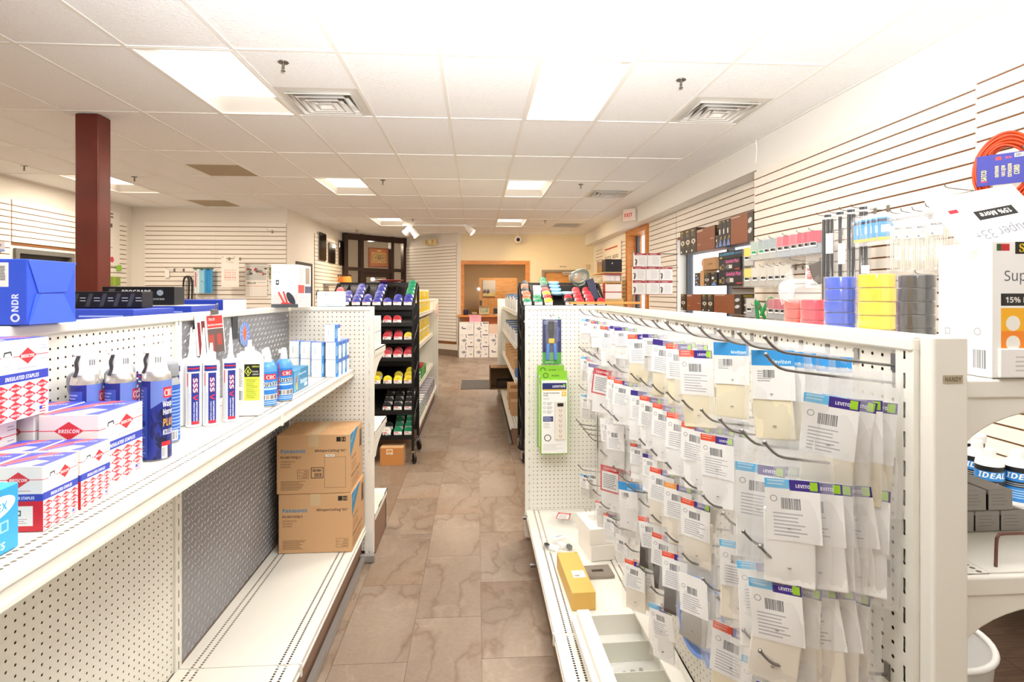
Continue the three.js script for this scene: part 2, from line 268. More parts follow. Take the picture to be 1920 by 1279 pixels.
// ---------- ceiling: grid of tees with 2 x 4 ft boards ----------
const CX0 = -2.661, CW = 0.6096, RD0 = 3.37, RL = 1.2192;
const colX = (k) => CX0 + k * CW, rowD = (r) => RD0 + r * RL;
const isLight = (k, r) => (k === 1 || k === 5) ? [0, 3, 6].includes(r) : k === -4 && (r === 0 || r === 3);
const LIGHTS = [], VENTS = [[2, 0], [7, 0], [7, 3], [7, 6]];
{
  const c = structure('ceiling', 'white suspended ceiling of textured boards');
  part(c, 'slab', span(LEFT - T, 3.12, CEIL + 0.2, CEIL + 0.3, REAR - T, 17), mat('#cfccc4', 0.9));
  const bm = new THREE.MeshPhysicalMaterial({ map: ceilTex.map, bumpMap: ceilTex.bump, bumpScale: 0.003, roughness: 0.95 }), tan = new THREE.MeshPhysicalMaterial({ map: ceilTex.map, color: '#b9a98d', roughness: 0.8 });
  const tee = mat('#f0ede6', 0.45), geos = {};
  const board = (x0, x1, d0, d1, m = bm) => {
    x0 = Math.max(x0, LEFT); x1 = Math.min(x1, 2.66); d0 = Math.max(d0, REAR); if (x1 - x0 < 0.05 || d1 - d0 < 0.05) return;
    const key = (x1 - x0).toFixed(3) + '_' + (d1 - d0).toFixed(3) + '_' + Math.floor(rnd() * 4);
    geos[key] ??= boxUv(bx(x1 - x0 - 0.004, 0.016, d1 - d0 - 0.004), 1.1, rnd(), rnd());
    part(c, 'ceiling_board', geos[key], m, [(x0 + x1) / 2, CEIL + 0.012, -(d0 + d1) / 2]);
  };
  for (let k = -6; k <= 8; k++) for (let r = -5; r <= 9; r++) {
    const x0 = colX(k), d0 = rowD(r), d1 = Math.min(rowD(r + 1), 14.7);
    if (x0 + CW < -3.15 && d0 > 9.55) continue; if (d0 > 13.3 && (x0 > -0.6 || x0 < -3.3)) continue;
    if (isLight(k, r)) { LIGHTS.push([k, r]); continue; }
    const vent = VENTS.some(([a, b]) => a === k && b === r);
    if (vent) { board(x0, x0 + CW, d0, d0 + RL / 2); continue; }
    if (k === -1 && r === 2) { board(x0, x0 + CW, d0, d0 + RL / 2); board(x0, x0 + CW, d0 + RL / 2, d1, tan); continue; }
    if (k === -3 && r === 4) { board(x0, x0 + CW, d0, d0 + RL / 2); board(x0, x0 + CW, d0 + RL / 2, d1, tan); continue; }
    board(x0, x0 + CW, d0, d1);
  }
  const main = new THREE.BoxGeometry(0.024, 0.006, 1), cross = new THREE.BoxGeometry(CW - 0.024, 0.006, 0.018);
  for (let k = -5; k <= 8; k++) { const x = colX(k), d1 = x < -3.2 ? 9.63 : x < -1.85 ? 13.4 + (x + 3.16) * 0.9 : x < -0.45 ? 14.55 - (x + 1.85) * 0.93 : BACK, m = part(c, 'main_tee', main, tee, [x, CEIL + 0.001, -(REAR + d1) / 2]); m.scale.z = d1 - REAR; }
  for (let r = -4; r <= 8; r++) for (let k = -5; k <= 7; k++) { const d = rowD(r), x = colX(k) + CW / 2; if (x < -3.25 && d > 9.6) continue; if (d > BACK - 0.2 && (x > -0.9 || x < -2.6)) continue; part(c, 'cross_tee', cross, tee, [x, CEIL + 0.001, -d]); }
  part(c, 'wall_angle', merge([span(2.61, 2.635, CEIL - 0.004, CEIL + 0.004, REAR, BACK), span(LEFT, LEFT + 0.022, CEIL - 0.004, CEIL + 0.004, REAR, 9.63), span(-0.45, 2.635, CEIL - 0.004, CEIL + 0.004, BACK - 0.022, BACK), span(LEFT, -3.21, CEIL - 0.004, CEIL + 0.004, 9.608, 9.63)]), tee);
}
// recessed 2 x 4 ft light fittings
{
  const white = mat('#f4f1ea', 0.5), glow = new THREE.MeshPhysicalMaterial({ color: '#ffffff', emissive: TROFFER, emissiveIntensity: 3, roughness: 0.5 });
  const w = CW - 0.03, l = RL - 0.03, iw = w - 0.1, il = l - 0.34, up = 0.085;
  const quad = (a, b, c, d) => { const g = new THREE.BufferGeometry(); g.setAttribute('position', new THREE.Float32BufferAttribute([...a, ...b, ...c, ...a, ...c, ...d], 3)); g.setAttribute('uv', new THREE.Float32BufferAttribute(new Array(12).fill(0), 2)); g.computeVertexNormals(); return g; };
  const o = [[-w / 2, 0, -l / 2], [w / 2, 0, -l / 2], [w / 2, 0, l / 2], [-w / 2, 0, l / 2]], i = [[-iw / 2, up, -il / 2], [iw / 2, up, -il / 2], [iw / 2, up, il / 2], [-iw / 2, up, il / 2]];
  const reflector = merge([0, 1, 2, 3].map((k) => quad(o[k], o[(k + 1) % 4], i[(k + 1) % 4], i[k])));
  const frame = merge([bx(0.02, 0.012, l + 0.02, -w / 2, 0, 0), bx(0.02, 0.012, l + 0.02, w / 2, 0, 0), bx(w, 0.012, 0.02, 0, 0, -l / 2), bx(w, 0.012, 0.02, 0, 0, l / 2)]);
  const where = (k, r) => (k === -4 ? 'behind the red column' : k === 1 ? 'left of the aisle' : 'right of the aisle') + ', ' + (r < 0 ? 'overhead behind the camera' : ['nearest the camera', 'middle of its row', 'farthest back'][r / 3]);
  for (const [k, r] of LIGHTS) {
    const d = rowD(r) + RL / 2, x = colX(k) + CW / 2, f = thing('ceiling_light', 'recessed glowing ceiling light ' + where(k, r), 'light', 'recessed ceiling lights', [x, CEIL + 0.002, d]);
    part(f, 'frame', frame, white); part(f, 'reflector', reflector, white); part(f, 'housing', bx(w, 0.004, l, 0, up + 0.02, 0), white);
    part(f, 'diffuser', bx(iw, 0.01, il, 0, up, 0), glow);
    const a = new THREE.RectAreaLight(TROFFER, TROFFER_POWER, iw - 0.02, il - 0.02); a.name = 'troffer'; a.position.set(x, CEIL + 0.008, -d); a.rotation.x = -H; scene.add(a);
  }
}

// ---------- ceiling fixtures ----------
{
  const vm = mat('#dedad2', 0.4);
  const ring = (s, t, h, y) => merge([bx(s, h, t, 0, y, -s / 2 + t / 2), bx(s, h, t, 0, y, s / 2 - t / 2), bx(t, h, s - 2 * t, -s / 2 + t / 2, y, 0), bx(t, h, s - 2 * t, s / 2 - t / 2, y, 0)]);
  const cone = (s0, s1, y0, y1) => { const g = new THREE.CylinderGeometry(s0 * 0.7071, s1 * 0.7071, y0 - y1, 4, 1, true).rotateY(PI / 4).translate(0, (y0 + y1) / 2, 0); return g; };
  const where = ['left of the aisle above the tall rack', 'nearest the camera, right of the aisle', 'second on the right, beyond the nearest lights', 'farthest back on the right'];
  VENTS.forEach(([k, r], i) => {
    const f = thing('ceiling_vent', 'square louvred ceiling vent, ' + where[i], 'vent', 'square ceiling vents', [colX(k) + CW / 2, CEIL, rowD(r) + RL * 0.75]);
    part(f, 'panel', merge([bx(0.6, 0.01, 0.09, 0, 0.012, -0.255), bx(0.6, 0.01, 0.09, 0, 0.012, 0.255), bx(0.09, 0.01, 0.42, -0.255, 0.012, 0), bx(0.09, 0.01, 0.42, 0.255, 0.012, 0)]), vm);
    part(f, 'duct', merge([bx(0.44, 0.01, 0.44, 0, 0.185, 0), bx(0.01, 0.17, 0.44, -0.22, 0.1, 0), bx(0.01, 0.17, 0.44, 0.22, 0.1, 0), bx(0.44, 0.17, 0.01, 0, 0.1, -0.22), bx(0.44, 0.17, 0.01, 0, 0.1, 0.22)]), vm);
    for (let j = 0; j < 4; j++) { const s = 0.46 - j * 0.115; part(f, 'louvre', merge([cone(s - 0.07, s, 0.05 - j * 0.004, -0.012 - j * 0.004), ring(s + 0.012, 0.01, 0.004, -0.012 - j * 0.004)]), vm); }
  });
  const sg = merge([lathe([[0, 0.004], [0.03, 0.004], [0.034, 0], [0.03, -0.003], [0, -0.003]], 20), cyl(0.007, 0.009, 0.035, 10, 0, -0.02, 0), bx(0.004, 0.03, 0.02, 0, -0.035, 0), cyl(0.014, 0.014, 0.003, 14, 0, -0.052, 0)]);
  const sp = [[-1.206, 3.542, 'left of the nearest left vent'], [1.381, 3.661, 'beside the nearest right vent'], [-1.19, 7.136, 'beside the second left light'], [1.377, 7.246, 'beside the second right light'], [-4.23, 7.137, 'right of the light behind the red column'], [-5.109, 6.6, 'left of the red column'], [1.354, 10.889, 'before the farthest right vent'], [-1.233, 10.819, 'beside the farthest left light'], [-2.725, 12.81, 'before the dark glass entrance']];
  for (const [x, d, w] of sp) one('fire_sprinkler', 'small chrome fire sprinkler in the ceiling ' + w, 'sprinkler', 'ceiling sprinklers', sg, mat('#8a8680', 0.3, 0.9), [x, CEIL - 0.001, d]);
  // track with three spot heads
  const tr = thing('track_light', 'white ceiling track with three spot heads near the back', 'light', null, [0, CEIL, 11.6]), wh = mat('#f2efe8', 0.4);
  part(tr, 'track', bx(1.45, 0.03, 0.035, -0.8, -0.015, 0), wh);
  const head = (x, rx, rz, y) => { const g = new THREE.Group(); g.name = 'spot_head'; g.position.set(x, y, 0.03); g.rotation.set(rx, 0, rz); g.scale.setScalar(1.35); tr.add(g); part(g, 'can', merge([lathe([[0.03, 0.1], [0.045, 0.06], [0.05, -0.03], [0.06, -0.06], [0.055, -0.06], [0.045, -0.03]], 20), cyl(0.008, 0.008, 0.12, 8, 0, 0.12, 0)]), wh); part(g, 'bulb', lathe([[0, -0.05], [0.05, -0.05], [0.045, -0.03], [0, -0.02]], 18), new THREE.MeshPhysicalMaterial({ color: '#fff', emissive: new THREE.Color(1, 0.8, 0.5), emissiveIntensity: 4 })); };
  head(-1.42, 0.5, -0.7, -0.14); head(-1.28, 0.4, 0.6, -0.19); head(-0.13, -0.3, 0.75, -0.12);
  for (const [x, tx, td] of [[-1.42, -3.1, 12.4], [-0.13, 2.6, 11.0], [-0.13, 1.9, 13.2]]) { const s = new THREE.SpotLight(new THREE.Color(1, 0.72, 0.36), 9, 0, 0.62, 0.8); s.name = 'spot'; s.position.set(x + (tx > 0 ? 0.12 : -0.12), CEIL - 0.26, -11.55); s.target.position.set(tx, 1.7, -td); s.castShadow = true; scene.add(s, s.target); }
  const cam = thing('security_camera', 'small white round security camera hanging from the ceiling', 'camera', null, [0.98, CEIL, 13.1]);
  part(cam, 'mount', cyl(0.012, 0.012, 0.1, 8, 0, -0.05, 0), wh); part(cam, 'body', new THREE.SphereGeometry(0.085, 20, 14).translate(0, -0.16, 0), wh); part(cam, 'lens', new THREE.SphereGeometry(0.05, 16, 10).translate(0, -0.165, 0.05), blackPlastic);
  const em = thing('emergency_light', 'yellowed twin emergency lamp above the diagonal slat wall', 'light', null, [-1.12, 2.76, 13.72], -DGA); part(em, 'box', rb(0.3, 0.15, 0.08, 0.01), mat('#e7cf94', 0.5)); for (const x of [-0.13, 0.1]) part(em, 'lamp_head', lathe([[0, -0.05], [0.055, 0.03], [0.05, 0.035], [0, 0.03]], 16).rotateX(H), mat('#efe2bd', 0.3), [x, 0.0, 0.09]);
  const ex = thing('exit_sign', 'small white exit sign with red letters on the right bulkhead', 'sign', null, [2.52, 2.79, 9.0], -0.95); part(ex, 'housing', rb(0.24, 0.2, 0.05, 0.01), mat('#f0e8dc', 0.4)); part(ex, 'face', plane(0.22, 0.17), print(96, 72, (g, w, h) => { fill(g, '#f6d9cf', 0, 0, w, h); text(g, 'EXIT', w / 2, h / 2, 34, '#d5392f', { align: 'center' }); }), [0, 0, 0.027]);
  one('motion_sensor', 'small white sensor on the wall beside the service window', 'sensor', null, rb(0.06, 0.09, 0.03, 0.012), wh, [-0.4, 2.55, BACK - 0.02]);
  one('thermostat', 'small beige thermostat on the wall right of the door', 'thermostat', null, rb(0.08, 0.11, 0.03, 0.01), mat('#d8bd8d', 0.5), [2.7, 2.15, BACK - 0.02]);
  const wp = thing('wall_lettering', 'small dark lettering above the orange wooden door', 'sign', null, [2.1, 2.15, BACK - 0.005]); part(wp, 'letters', plane(0.2, 0.06), print(128, 38, (g, w, h) => { fill(g, '#ead9b6', 0, 0, w, h); text(g, 'EMPLOYEE', w / 2, h / 2, 24, '#4d3a22', { align: 'center', sx: 0.85 }); }, { rough: 0.8 }));
}
{ // red steel column
  const c = thing('steel_column', 'dark red painted square steel column left of the shelves', 'column', null, [-3.12, 0, 4.72]);
  const redTex = (() => { const a = fbm(8, 4, 51), b = fbm(64, 2, 52); return dataTex(256, 512, (u, v) => { const s = b(u, v * 0.5) > 0.69 ? 34 : 0, n = (a(u, v) - 0.5) * 22; return [clamp8(98 + n + s), clamp8(33 + n * 0.5 + s), clamp8(20 + n * 0.4 + s)]; }); })();
  part(c, 'shaft', boxUv(rb(0.18, CEIL, 0.16, 0.012, 2).translate(0, CEIL / 2, 0), 0.7), new THREE.MeshPhysicalMaterial({ map: redTex, roughness: 0.45 }));
  part(c, 'base_plate', bx(0.26, 0.015, 0.24, 0, 0.0075, 0), mat('#5a2418', 0.6));
}
// ---------- gondola shelving ----------
const uprightHoles = cut(64, 64, (g) => { g.fillRect(28, 16, 8, 34); });
const uprightMat = new THREE.MeshPhysicalMaterial({ color: CREAM, roughness: 0.42, alphaMap: uprightHoles, transparent: true, alphaTest: 0.5 });
const kickMat = mat('#8a6a55', 0.6), coreMat = brownCore;
const quadX = (s, x, y0, y1, d0, d1) => plane(d1 - d0, y1 - y0).rotateY(s * H).translate(x, (y0 + y1) / 2, -(d0 + d1) / 2);   // upright sheet facing s * x
const quadD = (x0, x1, y0, y1, d) => plane(x1 - x0, y1 - y0).translate((x0 + x1) / 2, (y0 + y1) / 2, -d);                        // sheet facing the camera
const quadY = (x0, x1, y, d0, d1) => plane(x1 - x0, d1 - d0).rotateX(-H).translate((x0 + x1) / 2, y, -(d0 + d1) / 2);
const peg = (g, w, h) => uvScale(g, Math.round(w / 0.0254), Math.round(h / 0.0254));
// a sheet-steel shelf between xa (back) and xb (front); two perforated rows at each long edge
function shelfPlate(parent, xa, xb, y, d0, d1, lip = 0.034, name = 'shelf') {
  const s = Math.sign(xb - xa), L = d1 - d0, e = 0.0015, at = (o) => xa + s * o, w = Math.abs(xb - xa);
  const strip = (o0, o1) => span(at(o0), at(o1), y - 0.003, y, d0 + e, d1 - e);
  const m = part(parent, name, merge([strip(0, 0.03), strip(0.084, w - 0.084), strip(w - 0.03, w), span(at(w), at(w - 0.012), y - lip, y - 0.003, d0 + e, d1 - e), span(at(0), at(0.01), y - 0.02, y - 0.003, d0 + e, d1 - e), span(at(0), at(w - 0.012), y - 0.02, y - 0.003, d0 + e, d0 + 0.006), span(at(0), at(w - 0.012), y - 0.02, y - 0.003, d1 - 0.006, d1 - e)]), creamPaint);
  const hs = [[0.03, 0.084], [w - 0.084, w - 0.03]].map(([a, b]) => uvScale(quadY(Math.min(at(a), at(b)), Math.max(at(a), at(b)), y - 0.0008, d0 + e, d1 - e), 2, Math.round(L / 0.0127)));
  part(m, 'slot_rows', merge(hs), slotMat);
  part(m, 'price_channel', merge([span(at(w), at(w + 0.004), y - lip - 0.004, y - lip + 0.004, d0 + e, d1 - e), span(at(w), at(w + 0.003), y - 0.006, y, d0 + e, d1 - e)]), creamPaint);
  return m;
}
function bracket(parent, xa, xb, y, d) {
  const s = Math.sign(xb - xa), w = Math.abs(xb - xa), sh = new THREE.Shape(); sh.moveTo(0, 0); sh.lineTo(w - 0.02, 0); sh.lineTo(w - 0.02, -0.03); sh.quadraticCurveTo(w * 0.35, -0.04, 0.03, -0.15); sh.lineTo(0, -0.16); sh.closePath();
  const g = new THREE.ExtrudeGeometry(sh, { depth: 0.004, bevelEnabled: false, curveSegments: 8 }); if (s < 0) g.rotateY(PI); g.translate(xa, y - 0.02, -d);
  part(parent, 'bracket', g, creamPaint);
}
function uprightPost(parent, x, s, y0, y1, d) {   // slotted column in the back panel plane
  part(parent, 'upright', span(x - s * 0.03, x - s * 0.027, y0, y1, d - 0.018, d + 0.018), creamPaint);
  const f = part(parent, 'upright_face', uvScale(quadX(s, x + s * 0.004, y0, y1, d - 0.018, d + 0.018), 1, Math.round((y1 - y0) / 0.0508)), uprightMat);
  part(parent, 'upright_edge', merge([span(x + s * 0.004, x - s * 0.03, y0, y1, d - 0.02, d - 0.018), span(x + s * 0.004, x - s * 0.03, y0, y1, d + 0.018, d + 0.02)]), creamPaint);
  return f;
}
function pegPanel(parent, x, s, y0, y1, d0, d1) {
  part(parent, 'pegboard', peg(quadX(s, x, y0, y1, d0, d1), d1 - d0, y1 - y0), pegMat);
  part(parent, 'panel_core', span(x - s * 0.018, x - s * 0.021, y0, y1, d0, d1), coreMat);
}
// raised bars of tread plate, joined: too fine to pick apart
function treadPlate(parent, x, s, y0, y1, d0, d1) {
  const plate = mat('#8f8e91', 0.42, 0.15), lug = new THREE.ConeGeometry(0.0027, 0.004, 4).rotateY(PI / 4), list = [];
  lug.scale(1, 1, 5.2); lug.rotateZ(-s * H);
  const base = part(parent, 'tread_plate', span(x, x - s * 0.004, y0, y1, d0, d1), plate), a = lug.clone().rotateX(0.72), b = lug.clone().rotateX(-0.72), p = 0.0245;
  for (let i = 0; i * p < y1 - y0 - 0.01; i++) for (let j = 0; j * p < d1 - d0 - 0.01; j++) list.push(((i + j) & 1 ? a : b).clone().translate(x + s * 0.002, y0 + 0.012 + i * p, -(d0 + 0.012 + j * p)));
  const m = part(base, 'raised_bars', merge(list), mat('#aeaeb2', 0.35, 0.2)); m.userData.kind = 'stuff';
}
const TOP = 1.418, DECK = 0.18;
function rail(parent, x, s, d0, d1) { part(parent, 'top_rail', rb(0.05, 0.026, d1 - d0 - 0.003, 0.006, 2).translate(x - s * 0.014, TOP - 0.013, -(d0 + d1) / 2), creamPaint); }
function endPanel(parent, x0, x1, d, y0, slotX) {
  part(parent, 'end_pegboard', peg(quadD(x0, x1, y0, TOP - 0.02, d), x1 - x0, TOP - y0), pegMat); part(parent, 'end_core', span(x0, x1, y0, TOP - 0.02, d + 0.026, d + 0.029), coreMat);
  part(parent, 'end_rail', rb(x1 - x0, 0.024, 0.03, 0.005, 1).translate((x0 + x1) / 2, TOP - 0.012, -d - 0.008), creamPaint);
  part(parent, 'end_upright', span(slotX - 0.022, slotX + 0.022, 0.02, TOP, d + 0.027, d + 0.03), creamPaint);
  part(parent, 'end_upright_face', uvScale(quadD(slotX - 0.022, slotX + 0.022, 0.02, TOP, d - 0.004), 1, 28), uprightMat);
  part(parent, 'end_upright_edge', merge([span(slotX - 0.024, slotX - 0.022, 0.02, TOP, d - 0.004, d + 0.03), span(slotX + 0.022, slotX + 0.024, 0.02, TOP, d - 0.004, d + 0.03)]), creamPaint);
}
// left gondola: faces the aisle (+x)
const GL = thing('gondola_shelving', 'cream pegboard shelving unit on the left with staple boxes and sealant tubes', 'shelving', 'double-sided gondola shelving units');
{
  const xb = -1.045, xf = -0.625, ds = [-0.34, 0.83, 2.0, 3.165];
  for (let i = 0; i < 3; i++) {
    const a = ds[i], b = ds[i + 1];
    if (i === 2) treadPlate(GL, xb, 1, DECK, TOP - 0.026, a + 0.02, b); else pegPanel(GL, xb, 1, DECK, TOP - 0.026, a + 0.02, b - 0.02);
    shelfPlate(GL, xb + 0.006, xf, DECK, a, b, 0.03, 'deck'); shelfPlate(GL, xb + 0.006, -0.69, 1.066, a, b);
    part(GL, 'kick_plate', span(xf - 0.03, xf - 0.022, 0, DECK - 0.03, a, b), kickMat);
    rail(GL, xb, 1, a, b); if (i < 2) { bracket(GL, xb + 0.02, -0.72, 1.066, b - 0.002); }
  }
  bracket(GL, xb + 0.02, -0.72, 1.066, 3.15);
  for (const d of [0.83, 2.0]) uprightPost(GL, xb + 0.004, 1, 0.02, TOP, d);
  part(GL, 'joint_cap', rb(0.012, 0.05, 0.012, 0.004).translate(xf + 0.004, DECK - 0.02, -2.0), creamPaint); part(GL, 'joint_cap', rb(0.012, 0.05, 0.012, 0.004).translate(-0.686, 1.048, -2.0), creamPaint);
  part(GL, 'base_bar', span(xf - 0.012, xf + 0.012, 0.004, 0.035, -0.3, 3.1), mat('#b4b2ae', 0.35, 0.7)); part(GL, 'base_foot', span(xf - 0.02, xf + 0.06, 0.004, 0.04, 3.1, 3.13), mat('#b4b2ae', 0.35, 0.7));
  // far side of the unit and the end cap beyond
  pegPanel(GL, xb - 0.05, -1, DECK, TOP - 0.026, -0.34, 3.165); rail(GL, xb - 0.03, 1, -0.34, 3.165);
  shelfPlate(GL, xb - 0.056, -1.5, 1.36, -0.34, 1.2); shelfPlate(GL, xb - 0.056, -1.5, 1.36, 1.2, 3.165);
  endPanel(GL, -1.045, -0.6, 3.17, 0.04, -0.605);
  pegPanel2();
  function pegPanel2() {
    for (const [y, dd] of [[1.17, 3.56], [0.705, 3.6], [0.235, 3.62]]) {
      const sh = part(GL, 'end_cap_shelf', merge([span(-1.5, -0.575, y - 0.004, y, 3.2, dd), span(-1.5, -0.575, y - 0.035, y - 0.004, dd - 0.012, dd), span(-0.579, -0.575, y - 0.035, y, 3.2, dd)]), creamPaint);
      const s = new THREE.Shape(); s.moveTo(0, 0); s.lineTo(dd - 3.23, 0); s.lineTo(dd - 3.23, -0.03); s.quadraticCurveTo(0.1, -0.04, 0.03, -0.12); s.lineTo(0, -0.12); s.closePath();
      if (y > 0.3) part(sh, 'bracket', new THREE.ExtrudeGeometry(s, { depth: 0.004, bevelEnabled: false }).rotateY(H).translate(-0.585, y - 0.03, -3.21), creamPaint);
    }
    part(GL, 'end_cap_kick', merge([span(-1.5, -0.58, 0, 0.2, 3.58, 3.6), span(-0.588, -0.58, 0, 0.2, 3.2, 3.6)]), kickMat);
  }
}
// right gondola: faces the aisle (-x), bags on hooks
const GR = thing('gondola_shelving', 'cream pegboard shelving unit on the right hung with bagged wall plates', 'shelving', 'double-sided gondola shelving units');
const RX = 0.735;
{
  const xf = 0.302, ds = [0.875, 2.115, 3.335];
  for (let i = 0; i < 2; i++) {
    const a = ds[i], b = ds[i + 1];
    pegPanel(GR, RX, -1, DECK, TOP - 0.026, a + 0.02, b - 0.02); shelfPlate(GR, RX - 0.006, xf, DECK, a, b, 0.03, 'deck');
    part(GR, 'kick_plate', span(xf + 0.03, xf + 0.022, 0, DECK - 0.03, a, b), kickMat); rail(GR, RX, -1, a, b);
  }
  for (const d of [0.897, 2.115]) uprightPost(GR, RX - 0.004, -1, 0.02, TOP, d);
  part(GR, 'joint_cap', rb(0.012, 0.05, 0.012, 0.004).translate(xf - 0.004, DECK - 0.02, -2.115), creamPaint);
  part(GR, 'end_post', rb(0.062, TOP + 0.004, 0.03, 0.006, 2).translate(RX + 0.031, (TOP + 0.004) / 2, -0.862), creamPaint);
  part(GR, 'maker_plate', plane(0.034, 0.013), print(104, 40, (g, w, h) => { fill(g, '#b7a88c', 0, 0, w, h); text(g, 'HANDY', w / 2, h / 2 + 1, 30, '#4e3f2d', { align: 'center', sx: 0.82 }); }), [RX + 0.0335, 1.352, -0.8462]);
  endPanel(GR, 0.305, RX, 3.335, DECK, 0.318);
  part(GR, 'leveling_foot', cyl(0.012, 0.012, 0.03, 10).rotateZ(H).translate(0.292, 0.15, -3.3), greyMetal); part(GR, 'leveling_foot', cyl(0.012, 0.012, 0.03, 10).rotateZ(H).translate(0.296, 0.06, -2.9), greyMetal);
  // side facing the right-hand wall
  pegPanel(GR, RX + 0.06, 1, DECK, TOP - 0.026, 0.88, 3.33); rail(GR, RX + 0.06, 1, 0.875, 3.335);
  for (const y of [1.345, 1.008]) { shelfPlate(GR, RX + 0.066, 1.22, y, 0.9, 2.1); shelfPlate(GR, RX + 0.066, 1.22, y, 2.1, 3.32); bracketNear(y); }
  shelfPlate(GR, RX + 0.066, 1.22, DECK, 0.9, 3.3, 0.03, 'deck');
  function bracketNear(y) {
    const s = new THREE.Shape(); s.moveTo(0, 0); s.lineTo(0.4, 0); s.lineTo(0.4, -0.01); s.bezierCurveTo(0.2, -0.01, 0.08, -0.012, 0.02, -0.08); s.lineTo(0, -0.086); s.closePath();
    part(GR, 'bracket', new THREE.ExtrudeGeometry(s, { depth: 0.006, bevelEnabled: true, bevelSize: 0.003, bevelThickness: 0.003, bevelSegments: 2 }).translate(RX + 0.07, y - 0.034, -0.9), creamPaint);
    part(GR, 'shelf_end_cap', rb(0.42, 0.036, 0.012, 0.006, 2).translate(RX + 0.276, y - 0.018, -0.895), creamPaint);
  }
}
// the two units further down the aisle
function midUnit(label, xb, xf, d0, d1, ys) {
  const s = Math.sign(xf - xb), o = thing('gondola_shelving', label, 'shelving', 'double-sided gondola shelving units'), dm = (d0 + d1) / 2;
  for (const [a, b] of [[d0, dm], [dm, d1]]) {
    pegPanel(o, xb, s, DECK, TOP - 0.03, a, b); shelfPlate(o, xb + s * 0.006, xf, DECK, a, b, 0.03, 'deck'); part(o, 'kick_plate', span(xf - s * 0.03, xf - s * 0.022, 0, DECK - 0.03, a, b), kickMat); rail(o, xb, s, a, b);
    for (const y of ys) { shelfPlate(o, xb + s * 0.006, xf - s * 0.05, y, a, b); bracket(o, xb + s * 0.01, xf - s * 0.08, y, b - 0.01); bracket(o, xb + s * 0.01, xf - s * 0.08, y, a + 0.01); }
  }
  endPanel(o, Math.min(xb, xf), Math.max(xb, xf), d1, 0.04, xf); part(o, 'base_end', span(xb, xf - s * 0.03, 0, DECK - 0.02, d0, d0 + 0.008), kickMat);
  part(o, 'spine', span(xb - s * 0.02, xb - s * 0.05, 0.02, TOP, d0, d1), creamPaint);
  part(o, 'base_bar', span(xf - 0.01, xf + 0.01, 0.004, 0.03, d0, d1), mat('#b4b2ae', 0.35, 0.7));
  return o;
}
midUnit('cream shelving unit behind the left tape rack, holding yellow boxes', -0.99, -0.575, 5.5, 7.98, [1.27, 0.93, 0.5]);
midUnit('cream shelving unit behind the right tape rack, holding small cartons', 0.76, 0.335, 5.45, 8.2, [1.31, 0.98, 0.64]);

// ---------- boxed goods ----------
const whiteCard = mat('#f6f4ef', 0.5), greyCard = mat('#cfcac0', 0.7);
const kraft = (() => { const a = fbm(64, 2, 61), b = fbm(6, 4, 62); const t = dataTex(512, 512, (u, v) => { const n = (a(u, v * 0.25) - 0.45) * 18 + (b(u, v) - 0.5) * 14; return [clamp8(206 + n), clamp8(162 + n), clamp8(116 + n)]; }); return new THREE.MeshPhysicalMaterial({ map: t, roughness: 0.8 }); })();
// a box standing on (x, y, depth): size [width, height, depth]; f: print for each side (px aisle right, nx aisle left, py top, pz camera side)
function carton(name, label, cat, group, [w, h, d], [x, y, D], ry, f = {}, base = whiteCard, r = 0.0025) {
  const g = rb(w, h, d, r, 1).translate(0, h / 2, 0), ms = ['px', 'nx', 'py', 'ny', 'pz', 'nz'].map((k) => f[k] ?? base);
  return one(name, label, cat, group, g, ms, [x, y, D], ry);
}
const RED = '#e0313a', BLUE = '#3444b4';
const briscon = (g, cx, cy, s) => { poly(g, RED, [[cx - s, cy], [cx, cy - s * 0.62], [cx + s, cy], [cx, cy + s * 0.62]]); text(g, 'BRISCON', cx, cy + 1, s * 0.34, '#fff', { align: 'center', skew: -0.15 }); };
const brSide = print(300, 300, (g, w, h) => {
  fill(g, '#fbf9f6', 0, 0, w, h); fill(g, RED, 0, 62, w, 3); fill(g, '#fbf9f6', 40, 40, 60, 60); g.strokeStyle = '#33343c'; g.lineWidth = 6; g.beginPath(); g.moveTo(52, 60); g.lineTo(56, 46); g.lineTo(88, 44); g.lineTo(92, 58); g.stroke(); g.strokeStyle = '#b9bcc8'; g.lineWidth = 3; g.strokeRect(56, 62, 32, 34);
  briscon(g, 178, 64, 50); lines(g, 252, 28, 40, 2, 12, 4, '#b9b9c4'); lines(g, 252, 80, 40, 1, 12, 4, '#b9b9c4'); lines(g, 120, 108, 110, 1, 9, 3, '#a9a9b8', 0); fill(g, BLUE, 0, 124, w, 34); text(g, 'INSULATED STAPLES', w / 2, 142, 20, '#fff', { align: 'center', skew: -0.15, sx: 0.95 });
  for (let r = 0; r < 4; r++) for (let c = 0; c < 4; c++) if (!(r === 3 && c === 3)) { const x = 38 + c * 74, y = 180 + r * 33; poly(g, RED, [[x - 37, y], [x, y - 17], [x + 37, y], [x, y + 17]]); text(g, 'BRISCON', x, y + 1, 11, '#fff', { align: 'center' }); }
  fill(g, '#fff', 236, 262, 50, 32); for (let i = 0; i < 5; i++) fill(g, i & 1 ? '#fff' : '#d86a72', 244, 266 + i * 5, 36, 5); fill(g, BLUE, 244, 266, 16, 13);
});
